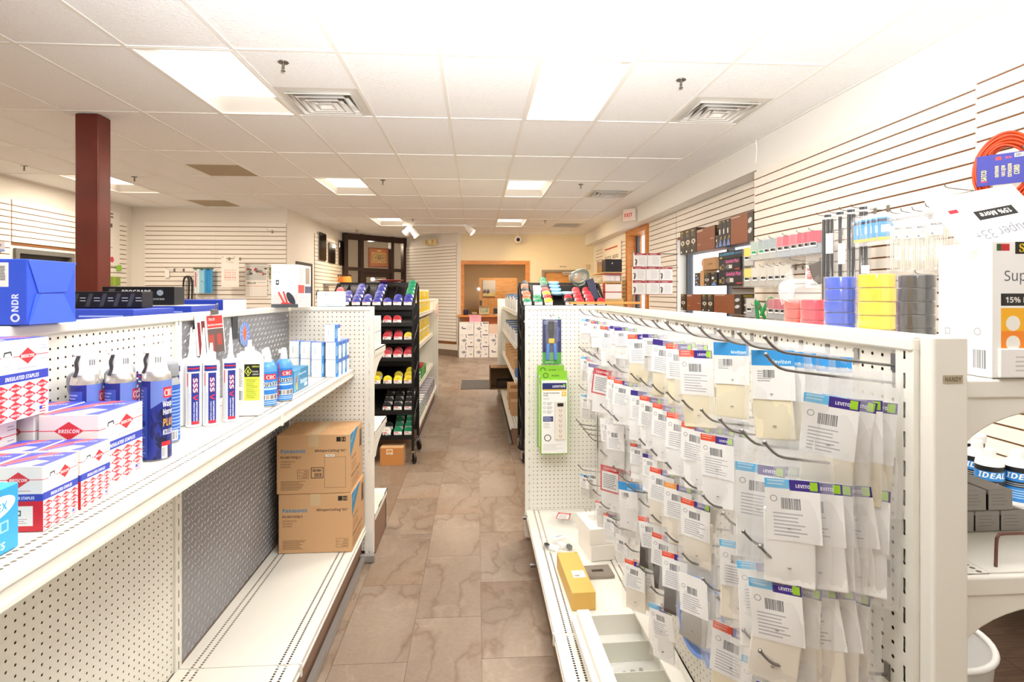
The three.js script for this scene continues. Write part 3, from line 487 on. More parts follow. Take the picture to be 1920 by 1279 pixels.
const brEnd = print(240, 300, (g, w, h) => { fill(g, '#f7f3ef', 0, 0, w, h); fill(g, RED, 0, 62, w, 3); briscon(g, w / 2, 64, 58); lines(g, 60, 112, 120, 1, 8, 3, '#d58b90', 0); fill(g, BLUE, 0, 128, w, 32); text(g, 'INSULATED STAPLES', w / 2, 145, 18, '#fff', { align: 'center', skew: -0.15, sx: 0.9 }); fill(g, '#d11c2c', 0, 160, w, 140); fill(g, '#f5efe6', 60, 182, 130, 90); g.strokeStyle = '#444'; g.lineWidth = 6; g.strokeRect(96, 204, 34, 20); lines(g, 70, 240, 110, 3, 9, 3, '#c9a', 0.3); });
const brTop = print(240, 240, (g, w, h) => { fill(g, '#4550bd', 0, 0, w, h); poly(g, '#e65a60', [[0, 160], [110, 0], [170, 0], [30, 240], [0, 240]]); poly(g, '#f4f1f2', [[60, 240], [130, 140], [210, 160], [180, 240]]); text(g, 'BRISCON', 150, 70, 26, '#dfe3ff', { align: 'center', rot: -0.3, skew: -0.2 }); });
const br = { px: brSide, pz: brEnd, py: brTop };
{
  const S = 1.0665, g = 'insulated staple boxes on the left shelf', nm = 'staple_box', c = 'box';
  const big = [0.125, 0.165, 0.155], small = [0.085, 0.118, 0.087];
  carton(nm, 'red and white small staple box at shelf front, beside the light blue box', c, g, small, [-0.811, S, 1.078], 0, br);
  carton(nm, 'red and white small staple box at shelf front, second from the camera', c, g, small, [-0.815, S, 1.178], 0, br);
  carton(nm, 'red and white small staple box behind the second front one', c, g, small, [-0.905, S, 1.175], 0.03, br);
  carton(nm, 'red and white small staple box behind the nearest front one', c, g, small, [-0.903, S, 1.075], -0.02, br);
  carton(nm, 'large red and white staple box nearest the wasp spray cans', c, g, big, [-0.87, S, 1.318], 0, br);
  carton(nm, 'large red and white staple box in the second row, against the pegboard', c, g, [0.1, 0.165, 0.155], [-0.99, S, 1.318], 0, br);
  carton(nm, 'large red and white staple box standing on the others, top left', c, g, [0.1, 0.165, 0.14], [-0.982, S + 0.1655, 1.2], 0, br);
  carton(nm, 'large red and white staple box under the top one, partly hidden', c, g, [0.075, 0.165, 0.15], [-1.0, S, 1.15], 0, br);
  const rx = (g, w, h) => { fill(g, '#2f9fd3', 0, 0, w, h); g.fillStyle = '#eaf6fb'; g.beginPath(); g.ellipse(w * 0.45, h * 0.3, w * 0.48, h * 0.17, -0.15, 0, 7); g.fill(); text(g, 'ROMEX', w * 0.46, h * 0.31, 34, '#2f9fd3', { align: 'center', skew: -0.2, rot: -0.12 }); for (let i = 0; i < 3; i++) { g.strokeStyle = '#9fd3ea'; g.lineWidth = 5; g.strokeRect(30 + i * 46, h * 0.52, 26, 28); } text(g, 'CABLE', 20, h * 0.75, 30, '#f2fbff', { skew: -0.15 }); text(g, 'STAPLES', 20, h * 0.87, 30, '#f2fbff', { skew: -0.15 }); };
  carton('staple_box', 'light blue cable staple box at the near end of the shelf', c, g, [0.09, 0.108, 0.1], [-0.812, S, 0.93], 0, { px: print(190, 200, rx), pz: print(190, 200, rx) }, mat('#2f9fd3', 0.5));
}
// ---------- cans, tubes and bottles on the left shelf ----------
const S1 = 1.0665, whitePlastic = mat('#f7f6f3', 0.35), greyPlastic = mat('#9a9c9f', 0.4), tin = mat('#cfcac4', 0.28, 0.8);
const wasp = print(512, 256, (g, w, h) => {
  fill(g, '#1b2a86', 0, 0, w, h); for (let i = 0; i < 90; i++) { g.fillStyle = rnd() < 0.5 ? '#101a5c' : '#0c1038'; g.beginPath(); g.ellipse(rr(0, 240), rr(90, 256), rr(6, 30), rr(3, 12), rr(0, 3), 0, 7); g.fill(); }
  poly(g, '#6d83cf', [[0, 0], [240, 0], [240, 40], [60, 70], [0, 90]]); fill(g, '#d8242f', 70, 24, 70, 34); text(g, 'CRC', 105, 42, 30, '#fff', { align: 'center', font: 'serif' }); text(g, 'Wasp &', 66, 78, 26, '#fff'); text(g, 'Hornet', 66, 104, 26, '#fff'); text(g, 'PLUS', 66, 138, 34, '#f5a623', { skew: -0.1 }); text(g, 'KILLER', 66, 170, 24, '#e8e8f4'); fill(g, '#d8242f', 60, 200, 60, 14); fill(g, '#f4f2ec', 60, 214, 36, 40); barcode(g, 64, 218, 28, 30);
  fill(g, '#3f57b8', 360, 20, 130, 226); lines(g, 368, 30, 112, 22, 10, 4, '#a9b6ea', 0.3); fill(g, '#1b2a86', 368, 130, 112, 14); fill(g, '#c9a83a', 368, 210, 60, 6);
});
const waspTop = lathe([[0.0, 0.236], [0.012, 0.236], [0.018, 0.232], [0.03, 0.222], [0.0325, 0.207], [0.033, 0.203]], 28), canBase = lathe([[0, 0], [0.031, 0], [0.0335, 0.004]], 28);
const sprayCap = merge([lathe([[0, 0.055], [0.012, 0.055], [0.02, 0.045], [0.022, 0.02], [0.025, 0.004], [0.026, 0]], 20), bx(0.022, 0.02, 0.024, 0.006, 0.042, 0.006), rb(0.032, 0.008, 0.012, 0.003).translate(-0.014, 0.05, 0.004)]);
const sprayTrigger = tube([[-0.02, 0.046, 0.006], [-0.026, 0.03, 0.006], [-0.024, 0.012, 0.006], [-0.03, -0.004, 0.006]], 0.004, 10, 6);
[[-0.958, 1.425, 'farthest from the aisle'], [-0.892, 1.45, 'in the middle of the three'], [-0.822, 1.48, 'closest to the aisle']].forEach(([x, d, w], i) => {
  const c = thing('wasp_spray_can', 'dark blue wasp spray can with white trigger, ' + w, 'spray can', 'wasp spray cans', [x, S1, d], [0.6, 0.5, 0.1][i]);
  part(c, 'body', lathe([[0.0335, 0.004], [0.0335, 0.203]], 32), wasp); part(c, 'dome', waspTop, tin); part(c, 'base_rim', canBase, tin);
  const cap = part(c, 'cap', sprayCap, whitePlastic, [0, 0.226, 0], [0, 0.5, 0]); part(cap, 'trigger', sprayTrigger, mat('#3b3b3f', 0.4)); part(cap, 'vent', merge([0, 1, 2].map((k) => bx(0.002, 0.014, 0.002, -0.004 + k * 0.005, 0.03, 0.0215))), mat('#8a8a8e', 0.5));
});
// blue bottles with grey trigger tops
const blueLabel = print(256, 200, (g, w, h) => { fill(g, '#2d5fc0', 0, 0, w, h); for (let i = 0; i < 700; i++) fill(g, rnd() < 0.5 ? '#274f9f' : '#5b86d8', rr(0, w), rr(0, h), 2, 2); lines(g, 10, 20, 90, 14, 12, 4, '#9db8ec', 0.3); fill(g, '#f3f3f3', 150, 10, 60, 60); fill(g, '#f3f3f3', 10, 160, 40, 36); barcode(g, 13, 164, 32, 28); });
[[-0.878, 1.64, 'at the front beside the wasp spray'], [-0.945, 1.55, 'behind the middle wasp can'], [-0.99, 1.48, 'behind the last wasp can']].forEach(([x, d, w]) => {
  const c = thing('trigger_bottle', 'blue labelled bottle with grey trigger top, ' + w, 'bottle', 'grey-topped blue bottles', [x, S1, d], 0.2);
  part(c, 'body', lathe([[0.0285, 0.006], [0.0285, 0.165]], 28), blueLabel); part(c, 'base', lathe([[0, 0], [0.026, 0], [0.0285, 0.006]], 28), greyPlastic); part(c, 'shoulder', lathe([[0.0285, 0.165], [0.024, 0.182], [0.016, 0.19]], 24), greyPlastic);
  part(c, 'trigger_head', merge([lathe([[0, 0.236], [0.02, 0.234], [0.025, 0.222], [0.026, 0.19], [0.016, 0.186]], 20), tube([[-0.02, 0.225, 0.012], [-0.034, 0.215, 0.016], [-0.034, 0.19, 0.016], [-0.028, 0.165, 0.016]], 0.006, 10, 6)]), greyPlastic);
});
// sealant cartridges
const sssLabel = print(512, 384, (g, w, h) => {
  fill(g, '#fdfdfc', 0, 0, w, h);
  for (const x of [20, 276]) { fill(g, '#27348b', x, 10, 130, 36); fill(g, '#d42a3a', x + 8, 22, 114, 8); fill(g, '#27348b', x + 8, 50, 4, 320); fill(g, '#d42a3a', x, 56, 12, 80); fill(g, '#27348b', x + 44, 56, 78, 314); text(g, 'SSS', x + 82, 130, 58, '#fff', { rot: H, align: 'center', stroke: '#d42a3a', lw: 6 }); text(g, 'V', x + 82, 206, 60, '#e8303e', { rot: H, align: 'center' }); text(g, 'INTUMESCENT', x + 96, 296, 19, '#fff', { rot: H, align: 'center' }); text(g, 'FIRESTOP SEALANT', x + 70, 296, 14, '#fff', { rot: H, align: 'center' }); lines(g, x + 18, 180, 22, 18, 9, 3, '#9aa3cf', 0.2); fill(g, '#d42a3a', x + 44, 350, 78, 18); }
});
const cart = lathe([[0.0245, 0.003], [0.0245, 0.2]], 28), cartBase = lathe([[0, 0], [0.0235, 0], [0.0245, 0.003]], 28), nozzle = lathe([[0.0245, 0.2], [0.0235, 0.206], [0.011, 0.21], [0.01, 0.218], [0.008, 0.222], [0.0025, 0.31], [0, 0.31]], 20), nozzleShort = lathe([[0.0245, 0.2], [0.0235, 0.206], [0.014, 0.21], [0.013, 0.235], [0.006, 0.238], [0.004, 0.265], [0, 0.265]], 20);
[[-0.902, 1.83], [-0.855, 1.845], [-0.818, 1.9], [-0.955, 1.84], [-0.91, 1.91], [-1.0, 1.86], [-0.96, 1.93], [-0.995, 1.64], [-0.945, 1.66], [-1.005, 1.72], [-0.96, 1.75], [-1.01, 1.57]].forEach(([x, d], i) => {
  const c = thing('sealant_tube', i < 3 ? 'white sealant cartridge with red and blue print, ' + ['left', 'middle', 'right'][i] + ' one of the front three' : 'white sealant cartridge at the back, ' + ORD[i < 7 ? i - 3 : i - 7] + ' of those behind the ' + (i < 7 ? 'printed ones' : 'spray cans'), 'sealant', i < 3 ? 'front sealant cartridges' : i < 7 ? 'rear sealant cartridges' : 'sealant cartridges behind cans', [x, S1, d], [-0.62, -0.7, -0.72][i] ?? rr(0, 3));
  part(c, 'cartridge', cart, sssLabel); part(c, 'base', cartBase, whitePlastic); part(c, 'nozzle', i === 1 ? nozzleShort : nozzle, whitePlastic);
});
{ // pulling lubricant bottle
  const lab = print(200, 340, (g, w, h) => { fill(g, '#dff04a', 0, 0, w, h); fill(g, '#15150f', 0, 0, w, 120); poly(g, '#dff04a', [[2, 66], [50, 18], [98, 66], [50, 114]]); poly(g, '#15150f', [[12, 66], [50, 28], [88, 66], [50, 104]]); text(g, 'G', 50, 68, 44, '#dff04a', { align: 'center' }); text(g, 'GREENLEE', 100, 24, 22, '#dff04a', { sx: 0.85 }); text(g, 'PULLING', 104, 70, 20, '#f3f3e4', { sx: 0.9 }); text(g, 'LUBRICANT', 104, 96, 18, '#f3f3e4', { sx: 0.85 }); lines(g, 26, 140, 150, 17, 11, 4, '#6f7a22', 0.4); });
  const c = thing('lubricant_bottle', 'white flat bottle with bright yellow green label', 'bottle', null, [-0.79, S1, 1.985], 0.1);
  const sh = new THREE.Shape(); const w = 0.037; sh.moveTo(-w + 0.006, 0); sh.lineTo(w - 0.006, 0); sh.quadraticCurveTo(w, 0, w, 0.008); sh.lineTo(w, 0.175); sh.quadraticCurveTo(w, 0.205, 0.014, 0.212); sh.lineTo(-0.014, 0.212); sh.quadraticCurveTo(-w, 0.205, -w, 0.175); sh.lineTo(-w, 0.008); sh.quadraticCurveTo(-w, 0, -w + 0.006, 0);
  part(c, 'body', new THREE.ExtrudeGeometry(sh, { depth: 0.022, bevelEnabled: true, bevelSize: 0.006, bevelThickness: 0.012, bevelSegments: 4, curveSegments: 8 }).translate(0, 0.006, -0.011), mat('#f4f1ea', 0.35));
  part(c, 'label', plane(0.05, 0.125), lab, [0.014, 0.118, 0.0236]); part(c, 'barcode_strip', plane(0.02, 0.12), print(60, 300, (g, a, b) => { fill(g, '#f8f6f0', 0, 0, a, b); lines(g, 6, 10, 48, 16, 10, 5, '#8b8b8b', 0.4); barcode(g, 8, 200, 44, 80); }), [-0.024, 0.11, 0.0236]);
  part(c, 'cap', lathe([[0, 0.262], [0.005, 0.262], [0.008, 0.24], [0.016, 0.236], [0.017, 0.215], [0.012, 0.212]], 18), whitePlastic);
}
const duster = print(400, 220, (g, w, h) => { for (const o of [0, 200]) { fill(g, '#2f7fd0', o, 0, 200, h); fill(g, '#d8242f', o + 66, 14, 84, 36); text(g, 'CRC', o + 108, 33, 32, '#fff', { align: 'center', font: 'serif' }); text(g, 'Duster', o + 108, 78, 44, '#10131c', { align: 'center', skew: -0.15, stroke: '#e9f4ff', lw: 6 }); fill(g, '#bfe2f5', o + 20, 104, 170, 12); fill(g, '#dbe9ee', o + 10, 146, 190, 36); for (let i = 0; i < 6; i++) fill(g, ['#8a7f74', '#5c6a75', '#b9a89a'][i % 3], o + 14 + i * 30, 150, 24, 28); lines(g, o + 30, 192, 150, 2, 12, 4, '#d7ecfa', 0.3); fill(g, '#d8242f', o + 150, 100, 4, 110); } });
[[-0.766, 2.255, 'in front'], [-0.835, 2.265, 'behind the front one'], [-0.79, 2.15, 'beside the yellow green label'], [-0.87, 2.12, 'half hidden by sealant']].forEach(([x, d, w]) => {
  const c = thing('air_duster_can', 'light blue air duster can with red straw, ' + w, 'spray can', 'air duster cans', [x, S1, d], -0.98);
  part(c, 'body', lathe([[0.0335, 0.005], [0.0335, 0.13]], 30), duster); part(c, 'base_rim', lathe([[0, 0], [0.031, 0], [0.0335, 0.005]], 30), tin); part(c, 'shoulder', lathe([[0.0335, 0.13], [0.03, 0.15], [0.02, 0.163], [0.012, 0.166]], 26), mat('#4f93d8', 0.35)); part(c, 'nozzle', merge([lathe([[0, 0.21], [0.009, 0.208], [0.012, 0.19], [0.015, 0.166], [0.012, 0.164]], 18), bx(0.012, 0.012, 0.02, 0, 0.196, 0.01)]), whitePlastic); part(c, 'straw', tube([[0.024, 0.02, 0.0255], [0.024, 0.15, 0.0255]], 0.0014, 4, 5), mat('#d42a3a', 0.4));
});
carton('tool_box', 'teal display box of orange handled screwdrivers beside the duster can', 'box', null, [0.085, 0.095, 0.2], [-0.815, S1, 2.5], 0, { px: print(300, 150, (g, w, h) => { fill(g, '#3c86b4', 0, 0, w, h); poly(g, '#5fa6cd', [[0, 0], [140, 0], [40, 150], [0, 150]]); text(g, 'Ironing-out clutter', 90, 34, 18, '#f3f8fb', {}); text(g, 'Twister', 120, 90, 44, '#e8f2f8', { skew: -0.2 }); g.fillStyle = '#d94a33'; g.beginPath(); g.ellipse(46, 70, 12, 34, 0.3, 0, 7); g.fill(); g.fillStyle = '#eac23e'; g.beginPath(); g.ellipse(60, 112, 12, 30, -0.3, 0, 7); g.fill(); fill(g, '#f1f1ec', 210, 110, 60, 24); }) , pz: print(130, 150, (g, w, h) => { fill(g, '#3c86b4', 0, 0, w, h); fill(g, '#2c2c30', 10, 6, 110, 40); g.fillStyle = '#d94a33'; g.beginPath(); g.ellipse(60, 30, 40, 12, -0.3, 0, 7); g.fill(); }) }, mat('#3c86b4', 0.5));
{ // small white and blue boxes
  const side = print(110, 160, (g, w, h) => { fill(g, '#fbfbfa', 0, 0, w, h); fill(g, '#3c8fdc', 0, 0, 26, h); fill(g, '#5a6cc6', 26, 0, w - 26, 34); text(g, 'Dryer', 12, 80, 17, '#eaf4ff', { rot: H, align: 'center' }); lines(g, 36, 46, 62, 9, 11, 3, '#b7bfd6', 0.3); }), front = print(110, 160, (g, w, h) => { fill(g, '#fcfcfb', 0, 0, w, h); fill(g, '#3c8fdc', w - 20, 0, 20, h); lines(g, 30, 50, 8, 7, 9, 5, '#aab2c8', 0); text(g, 'DryerGuard', w - 10, 80, 15, '#eaf4ff', { rot: -H, align: 'center' }); }), top = print(90, 90, (g, w, h) => { fill(g, '#6f84d4', 0, 0, w, h); fill(g, '#e8eefc', 12, 14, 60, 12); });
  const bs = [0.062, 0.088, 0.072], fc = { px: side, pz: front, py: top }, g = 'white and blue boxes at the shelf end';
  const put = (x, l, d, w) => carton('switch_box', 'small white box with blue stripe, ' + w, 'box', g, bs, [x, S1 + l * 0.0885, d], rr(-0.02, 0.02), fc);
  [[-0.735, 2.9, 'nearest aisle stack'], [-0.735, 2.985, 'second aisle stack'], [-0.733, 3.07, 'aisle stack against the end panel']].forEach(([x, d, w]) => { put(x, 0, d, w + ', lower'); put(x, 1, d, w + ', upper'); });
  put(-0.742, 2, 2.91, 'alone on top of the pile');
  [[-0.805, 2.9, 'second stack from the aisle'], [-0.875, 2.95, 'third stack from the aisle'], [-0.945, 2.99, 'fourth stack from the aisle']].forEach(([x, d, w]) => { put(x, 0, d, w + ', lower'); put(x, 1, d, w + ', upper'); });
}
{ // large fan cartons on the deck
  const fan = (label) => print(480, 380, (g, w, h) => {
    fill(g, '#d2a678', 0, 0, w, h); for (let i = 0; i < 500; i++) fill(g, rnd() < 0.5 ? '#ceA172' : '#d6ac80', rr(0, w), rr(0, h), rr(4, 30), 1);
    text(g, 'Panasonic', 24, 104, 34, '#2f86b8'); text(g, 'FV-0511VQL1', 24, 144, 22, '#3a2a1c'); ['Ventilating Fan', 'Ventilateur', 'Ventilador'].forEach((t, i) => text(g, t, 26, 170 + i * 17, 14, '#5c452f', { bold: false })); text(g, 'WhisperCeiling"DC"', 456, 104, 22, '#2e2117', { align: 'right' });
    fill(g, '#241d17', 388, 16, 28, 30); fill(g, '#241d17', 420, 16, 28, 30); text(g, '♦', 402, 31, 20, '#d2a678', { align: 'center' }); fill(g, '#d2a678', 425, 22, 5, 18); fill(g, '#d2a678', 438, 22, 5, 18); lines(g, 26, 296, 160, 7, 9, 3, '#6d5338', 0.4);
    g.strokeStyle = '#6d5338'; g.lineWidth = 2; if (label) { g.strokeRect(310, 146, 138, 196); fill(g, '#f4efe4', 318, 128, 56, 16); text(g, '1735 24', 346, 137, 12, '#5a5a6a', { align: 'center' }); fill(g, '#241d17', 222, 210, 82, 70); fill(g, '#d2a678', 226, 214, 74, 62); barcode(g, 232, 222, 60, 16, '#33261a', null); barcode(g, 246, 246, 46, 26, '#33261a', null); for (let i = 0; i < 3; i++) { g.strokeRect(134, 224 + i * 19, 72, 19); text(g, '1', 144, 234 + i * 19, 11, '#4a3624'); text(g, ['unit', 'unité', 'unidad'][i], 200, 234 + i * 19, 11, '#4a3624', { align: 'right' }); } } else for (let i = 0; i < 3; i++) { g.strokeRect(376, 290 + i * 19, 76, 19); text(g, '1', 386, 300 + i * 19, 11, '#4a3624'); text(g, ['unit', 'unité', 'unidad'][i], 446, 300 + i * 19, 11, '#4a3624', { align: 'right' }); }
  }, { rough: 0.75 });
  const fanSide = print(400, 380, (g, w, h) => { fill(g, '#cda072', 0, 0, w, h); poly(g, '#3d86ab', [[0, 0], [260, 0], [0, 150]]); text(g, 'Panasonic', 20, 60, 34, '#8fc0d8', { rot: -0.5 }); text(g, 'FV-0511VQL1', 30, 170, 26, '#5c452f'); text(g, 'WhisperCeiling DC', 20, 280, 34, '#4a3624', {}); lines(g, 30, 200, 180, 4, 14, 4, '#7a5e40', 0.4); lines(g, 30, 310, 300, 4, 14, 4, '#7a5e40', 0.4); fill(g, '#4d4034', 300, 40, 70, 120); poly(g, '#66563f', [[300, 40], [370, 40], [360, 100], [310, 110]]); }, { rough: 0.75 });
  const tape = mat('#d6b98f', 0.25), build = (label, [x, y, d], ry, lab, where) => { const c = thing('fan_carton', label, 'box', 'brown fan cartons', [x, y, d], ry); part(c, 'carton', rb(0.365, 0.298, 0.3, 0.004, 1).translate(0, 0.149, 0), [fanSide, kraft, kraft, kraft, fan(lab), kraft]); part(c, 'tape', merge([bx(0.05, 0.0008, 0.3, 0, 0.2986, 0), bx(0.05, 0.06, 0.0008, 0, 0.268, 0.1505)]), tape); return where; };
  build('brown fan carton at the bottom, standing on the shelf deck', [-0.812, DECK + 0.001, 3.0], 0, false); build('brown fan carton on top, with barcode and outlined panel', [-0.822, DECK + 0.3, 3.0], 0.01, true);
}
{ // cards clipped to the tread plate
  const c = thing('price_card', 'red and white promotional card clipped to the tread plate', 'card', null, [-1.012, 1.262, 2.19], H - 0.06); part(c, 'card', bx(0.2, 0.15, 0.0015, 0, 0.075, 0), [whiteCard, whiteCard, whiteCard, whiteCard, print(280, 210, (g, w, h) => { fill(g, '#faf8f4', 0, 0, w, h); fill(g, '#8a1a22', 20, 40, 26, 170); fill(g, '#7a161e', 56, 34, 34, 90); fill(g, '#181416', 56, 100, 34, 110); fill(g, '#d5372f', 110, 10, 160, 66); text(g, '$16.50', 130, 28, 20, '#fff'); text(g, 'Best Value in the Industry', 118, 58, 15, '#fff', { sx: 0.8 }); fill(g, '#6a5550', 110, 80, 160, 130); fill(g, '#b9483a', 120, 110, 50, 90); fill(g, '#b9483a', 200, 110, 50, 60); }), whiteCard], [0, 0, 0], [-0.08, 0, 0]); part(c, 'clip', merge([rb(0.03, 0.02, 0.02, 0.004).translate(0.01, 0.158, 0.004), tube([[0, 0.165, 0.012], [-0.012, 0.185, 0.02], [0.006, 0.19, 0.02], [0.016, 0.166, 0.012]], 0.002, 12, 5)]), greyMetal);
  one('warning_label', 'black and grey label stuck on the tread plate', 'label', null, bx(0.001, 0.1, 0.055), mat('#3a3b3c', 0.5), [-1.0405, 1.345, 2.46]);
  one('flame_sticker', 'round blue sticker with orange flame on the tread plate', 'sticker', null, cyl(0.055, 0.055, 0.001, 32).rotateZ(-H), [whiteCard, print(128, 128, (g) => { fill(g, '#6f8fd0', 0, 0, 128, 128); g.strokeStyle = '#c9d6f2'; g.lineWidth = 3; g.beginPath(); for (let i = 0; i < 12; i++) { g.moveTo(64, 64); g.lineTo(64 + 60 * Math.cos(i / 2), 64 + 60 * Math.sin(i / 2)); } g.stroke(); poly(g, '#e56a3a', [[64, 20], [90, 70], [64, 110], [40, 70]]); }), whiteCard], [-1.0405, 1.31, 2.56]);
}
{ // goods on the far side's top shelf and on the rail
  const ndrCol = '#3458d6';
  const c = thing('blue_carton', 'large blue cardboard carton with folded flap at the upper left', 'box', null, [-1.155, TOP + 0.002, 1.375]);
  const face = print(360, 180, (g, w, h) => { fill(g, ndrCol, 0, 0, w, h); for (let k = 0; k < 6; k++) lines(g, 8 + k * 40, 20, 34, 16, 5, 2, '#8fa6ea', 0.1); fill(g, '#f2f1ec', 120, 110, 150, 62); lines(g, 130, 118, 130, 8, 6, 2, '#bbb', 0.3); fill(g, '#f5f3ee', 272, 10, 42, 66); lines(g, 280, 20, 26, 10, 4, 2, '#333', 0.1); text(g, 'NDR', 330, 120, 24, '#eef2ff', { rot: -H, align: 'center' }); g.strokeStyle = '#eef2ff'; g.lineWidth = 5; g.beginPath(); g.arc(330, 160, 9, 0, 7); g.stroke(); });
  part(c, 'carton', rb(0.31, 0.148, 0.15, 0.003).translate(0, 0.074, 0), [mat(ndrCol, 0.38), mat(ndrCol, 0.38), mat(ndrCol, 0.38), mat(ndrCol, 0.38), face, mat(ndrCol, 0.38)]);
  const fl = (pts) => { const s = new THREE.Shape(pts.map(([a, b]) => new THREE.Vector2(a, b))); return new THREE.ExtrudeGeometry(s, { depth: 0.0018, bevelEnabled: false }).rotateY(H); };
  part(c, 'flap', fl([[-0.074, 0.002], [0.0, 0.07], [-0.052, 0.07]]), mat('#3f63de', 0.38), [0.1556, 0, 0]); part(c, 'flap', fl([[-0.075, 0.147], [0.074, 0.147], [0.04, 0.075], [-0.045, 0.072]]), mat('#3f63de', 0.38), [0.1556, 0, 0]); part(c, 'flap', fl([[-0.074, 0.001], [0.074, 0.001], [0.03, 0.07], [-0.04, 0.07]]), mat('#4468e2', 0.38), [0.1562, 0, 0]);
  const blueFlat = print(240, 60, (g, w, h) => { fill(g, '#2f49b8', 0, 0, w, h); fill(g, '#f2f2f0', 10, 14, 80, 40); lines(g, 100, 16, 120, 3, 12, 4, '#9fb0ea', 0.2); }), bl = mat('#2f49b8', 0.45);
  carton('flat_box', 'flat blue box on the far shelf, nearest the red column', 'box', 'flat blue boxes behind the left rail', [0.3, 0.075, 0.25], [-1.3, 1.362, 2.06], 0, { pz: blueFlat }, bl);
  carton('flat_box', 'flat white topped blue box leaning in the row', 'box', 'flat blue boxes behind the left rail', [0.3, 0.08, 0.3], [-1.3, 1.362, 2.42], 0.1, { pz: blueFlat, py: whiteCard }, bl);
  carton('flat_box', 'flat blue box with white end, behind the promotional card', 'box', 'flat blue boxes behind the left rail', [0.26, 0.1, 0.22], [-1.3, 1.362, 2.78], -0.08, { pz: blueFlat, px: whiteCard }, bl);
  const blk = mat('#1a1a1c', 0.4), d1 = print(300, 90, (g, w, h) => { fill(g, '#161618', 0, 0, w, h); text(g, 'PROGRADE', 80, 26, 26, '#e8e8e8', { sx: 0.9 }); text(g, 'LED STRIP LIGHTING SYSTEM', 80, 60, 13, '#bdbdbd', {}); g.fillStyle = '#9aa4ac'; g.beginPath(); g.arc(240, 30, 14, 0, 7); g.fill(); poly(g, '#56565c', [[30, 10], [56, 10], [40, 80], [14, 80]]); });
  carton('black_box', 'long black printed box standing behind another black box', 'box', 'black boxes on the blue boxes', [0.28, 0.075, 0.08], [-1.36, 1.444, 2.36], 0, { pz: d1 }, blk);
  carton('black_box', 'long black box with small red mark, in front of its twin', 'box', 'black boxes on the blue boxes', [0.3, 0.06, 0.07], [-1.36, 1.4385, 2.12], 0, { pz: print(300, 60, (g, w, h) => { fill(g, '#1a1a1c', 0, 0, w, h); for (let i = 0; i < 5; i++) { poly(g, '#4a4a50', [[70 + i * 48, 8], [84 + i * 48, 8], [70 + i * 48, 54], [56 + i * 48, 54]]); lines(g, 86 + i * 48, 22, 22, 2, 10, 3, '#cfcfcf', 0.2); } fill(g, '#c62f37', 20, 44, 40, 8); }) }, blk);
  carton('tool_carton', 'tall white carton with picture of red pliers on the rail corner', 'box', null, [0.137, 0.222, 0.22], [-0.984, TOP + 0.001, 3.02], 0, { pz: print(220, 360, (g, w, h) => { fill(g, '#f8f7f4', 0, 0, w, h); fill(g, '#d9d6d2', 0, 250, w, 110); g.strokeStyle = '#9a9a9a'; g.lineWidth = 3; g.beginPath(); g.arc(50, 80, 22, PI, 0); g.stroke(); fill(g, '#222', 40, 130, 24, 40); fill(g, '#f8f7f4', 46, 140, 12, 18); lines(g, 100, 70, 90, 5, 14, 3, '#d6d3ce', 0.4); g.lineWidth = 14; g.strokeStyle = '#d9473f'; g.beginPath(); g.moveTo(60, 230); g.lineTo(110, 330); g.moveTo(100, 225); g.lineTo(130, 320); g.stroke(); g.fillStyle = '#3a3e48'; g.beginPath(); g.ellipse(160, 285, 26, 60, -0.5, 0, 7); g.fill(); g.fillStyle = '#d9473f'; g.beginPath(); g.ellipse(140, 335, 60, 16, 0.2, 0, 7); g.fill(); fill(g, '#55585e', 0, 330, w, 30); }), px: print(240, 360, (g, w, h) => { fill(g, '#f0ece6', 0, 0, w, h); fill(g, '#c94f45', 0, 170, 110, 70); fill(g, '#4a5672', 120, 180, 120, 60); lines(g, 16, 20, 90, 10, 14, 4, '#b5aea5', 0.3); fill(g, '#a99b8c', 130, 20, 80, 140); lines(g, 10, 260, 220, 7, 13, 4, '#b7b1a8', 0.3); }) });
  carton('small_carton', 'small white carton with blue edges above the end pegboard', 'box', null, [0.143, 0.084, 0.07], [-0.822, TOP + 0.001, 3.2], 0, { pz: print(200, 120, (g, w, h) => { fill(g, '#fcfcfb', 0, 0, w, h); g.strokeStyle = '#8fd0e6'; g.lineWidth = 5; g.strokeRect(2, 2, w - 4, h - 4); lines(g, 66, 12, 8, 3, 8, 5, '#888', 0); fill(g, '#aaa', 80, 10, 4, 26); fill(g, '#aaa', 92, 10, 3, 26); text(g, 'diamond', w / 2, 102, 16, '#b4b4b8', { align: 'center' }); }) });
  for (const [y, d, w] of [[1.1705, 3.34, 'lower left'], [1.1705, 3.43, 'lower right'], [1.263, 3.34, 'upper left'], [1.263, 3.43, 'upper right']]) carton('switch_box', 'white box with blue edges on the end cap shelf, ' + w, 'box', 'boxes on the left end cap', [0.2, 0.092, 0.08], [-0.69, y, d], 0, { px: print(90, 100, (g, a, b) => { fill(g, '#f4f8fa', 0, 0, a, b); g.strokeStyle = '#5aaedb'; g.lineWidth = 6; g.strokeRect(0, 0, a, b); }) });
}

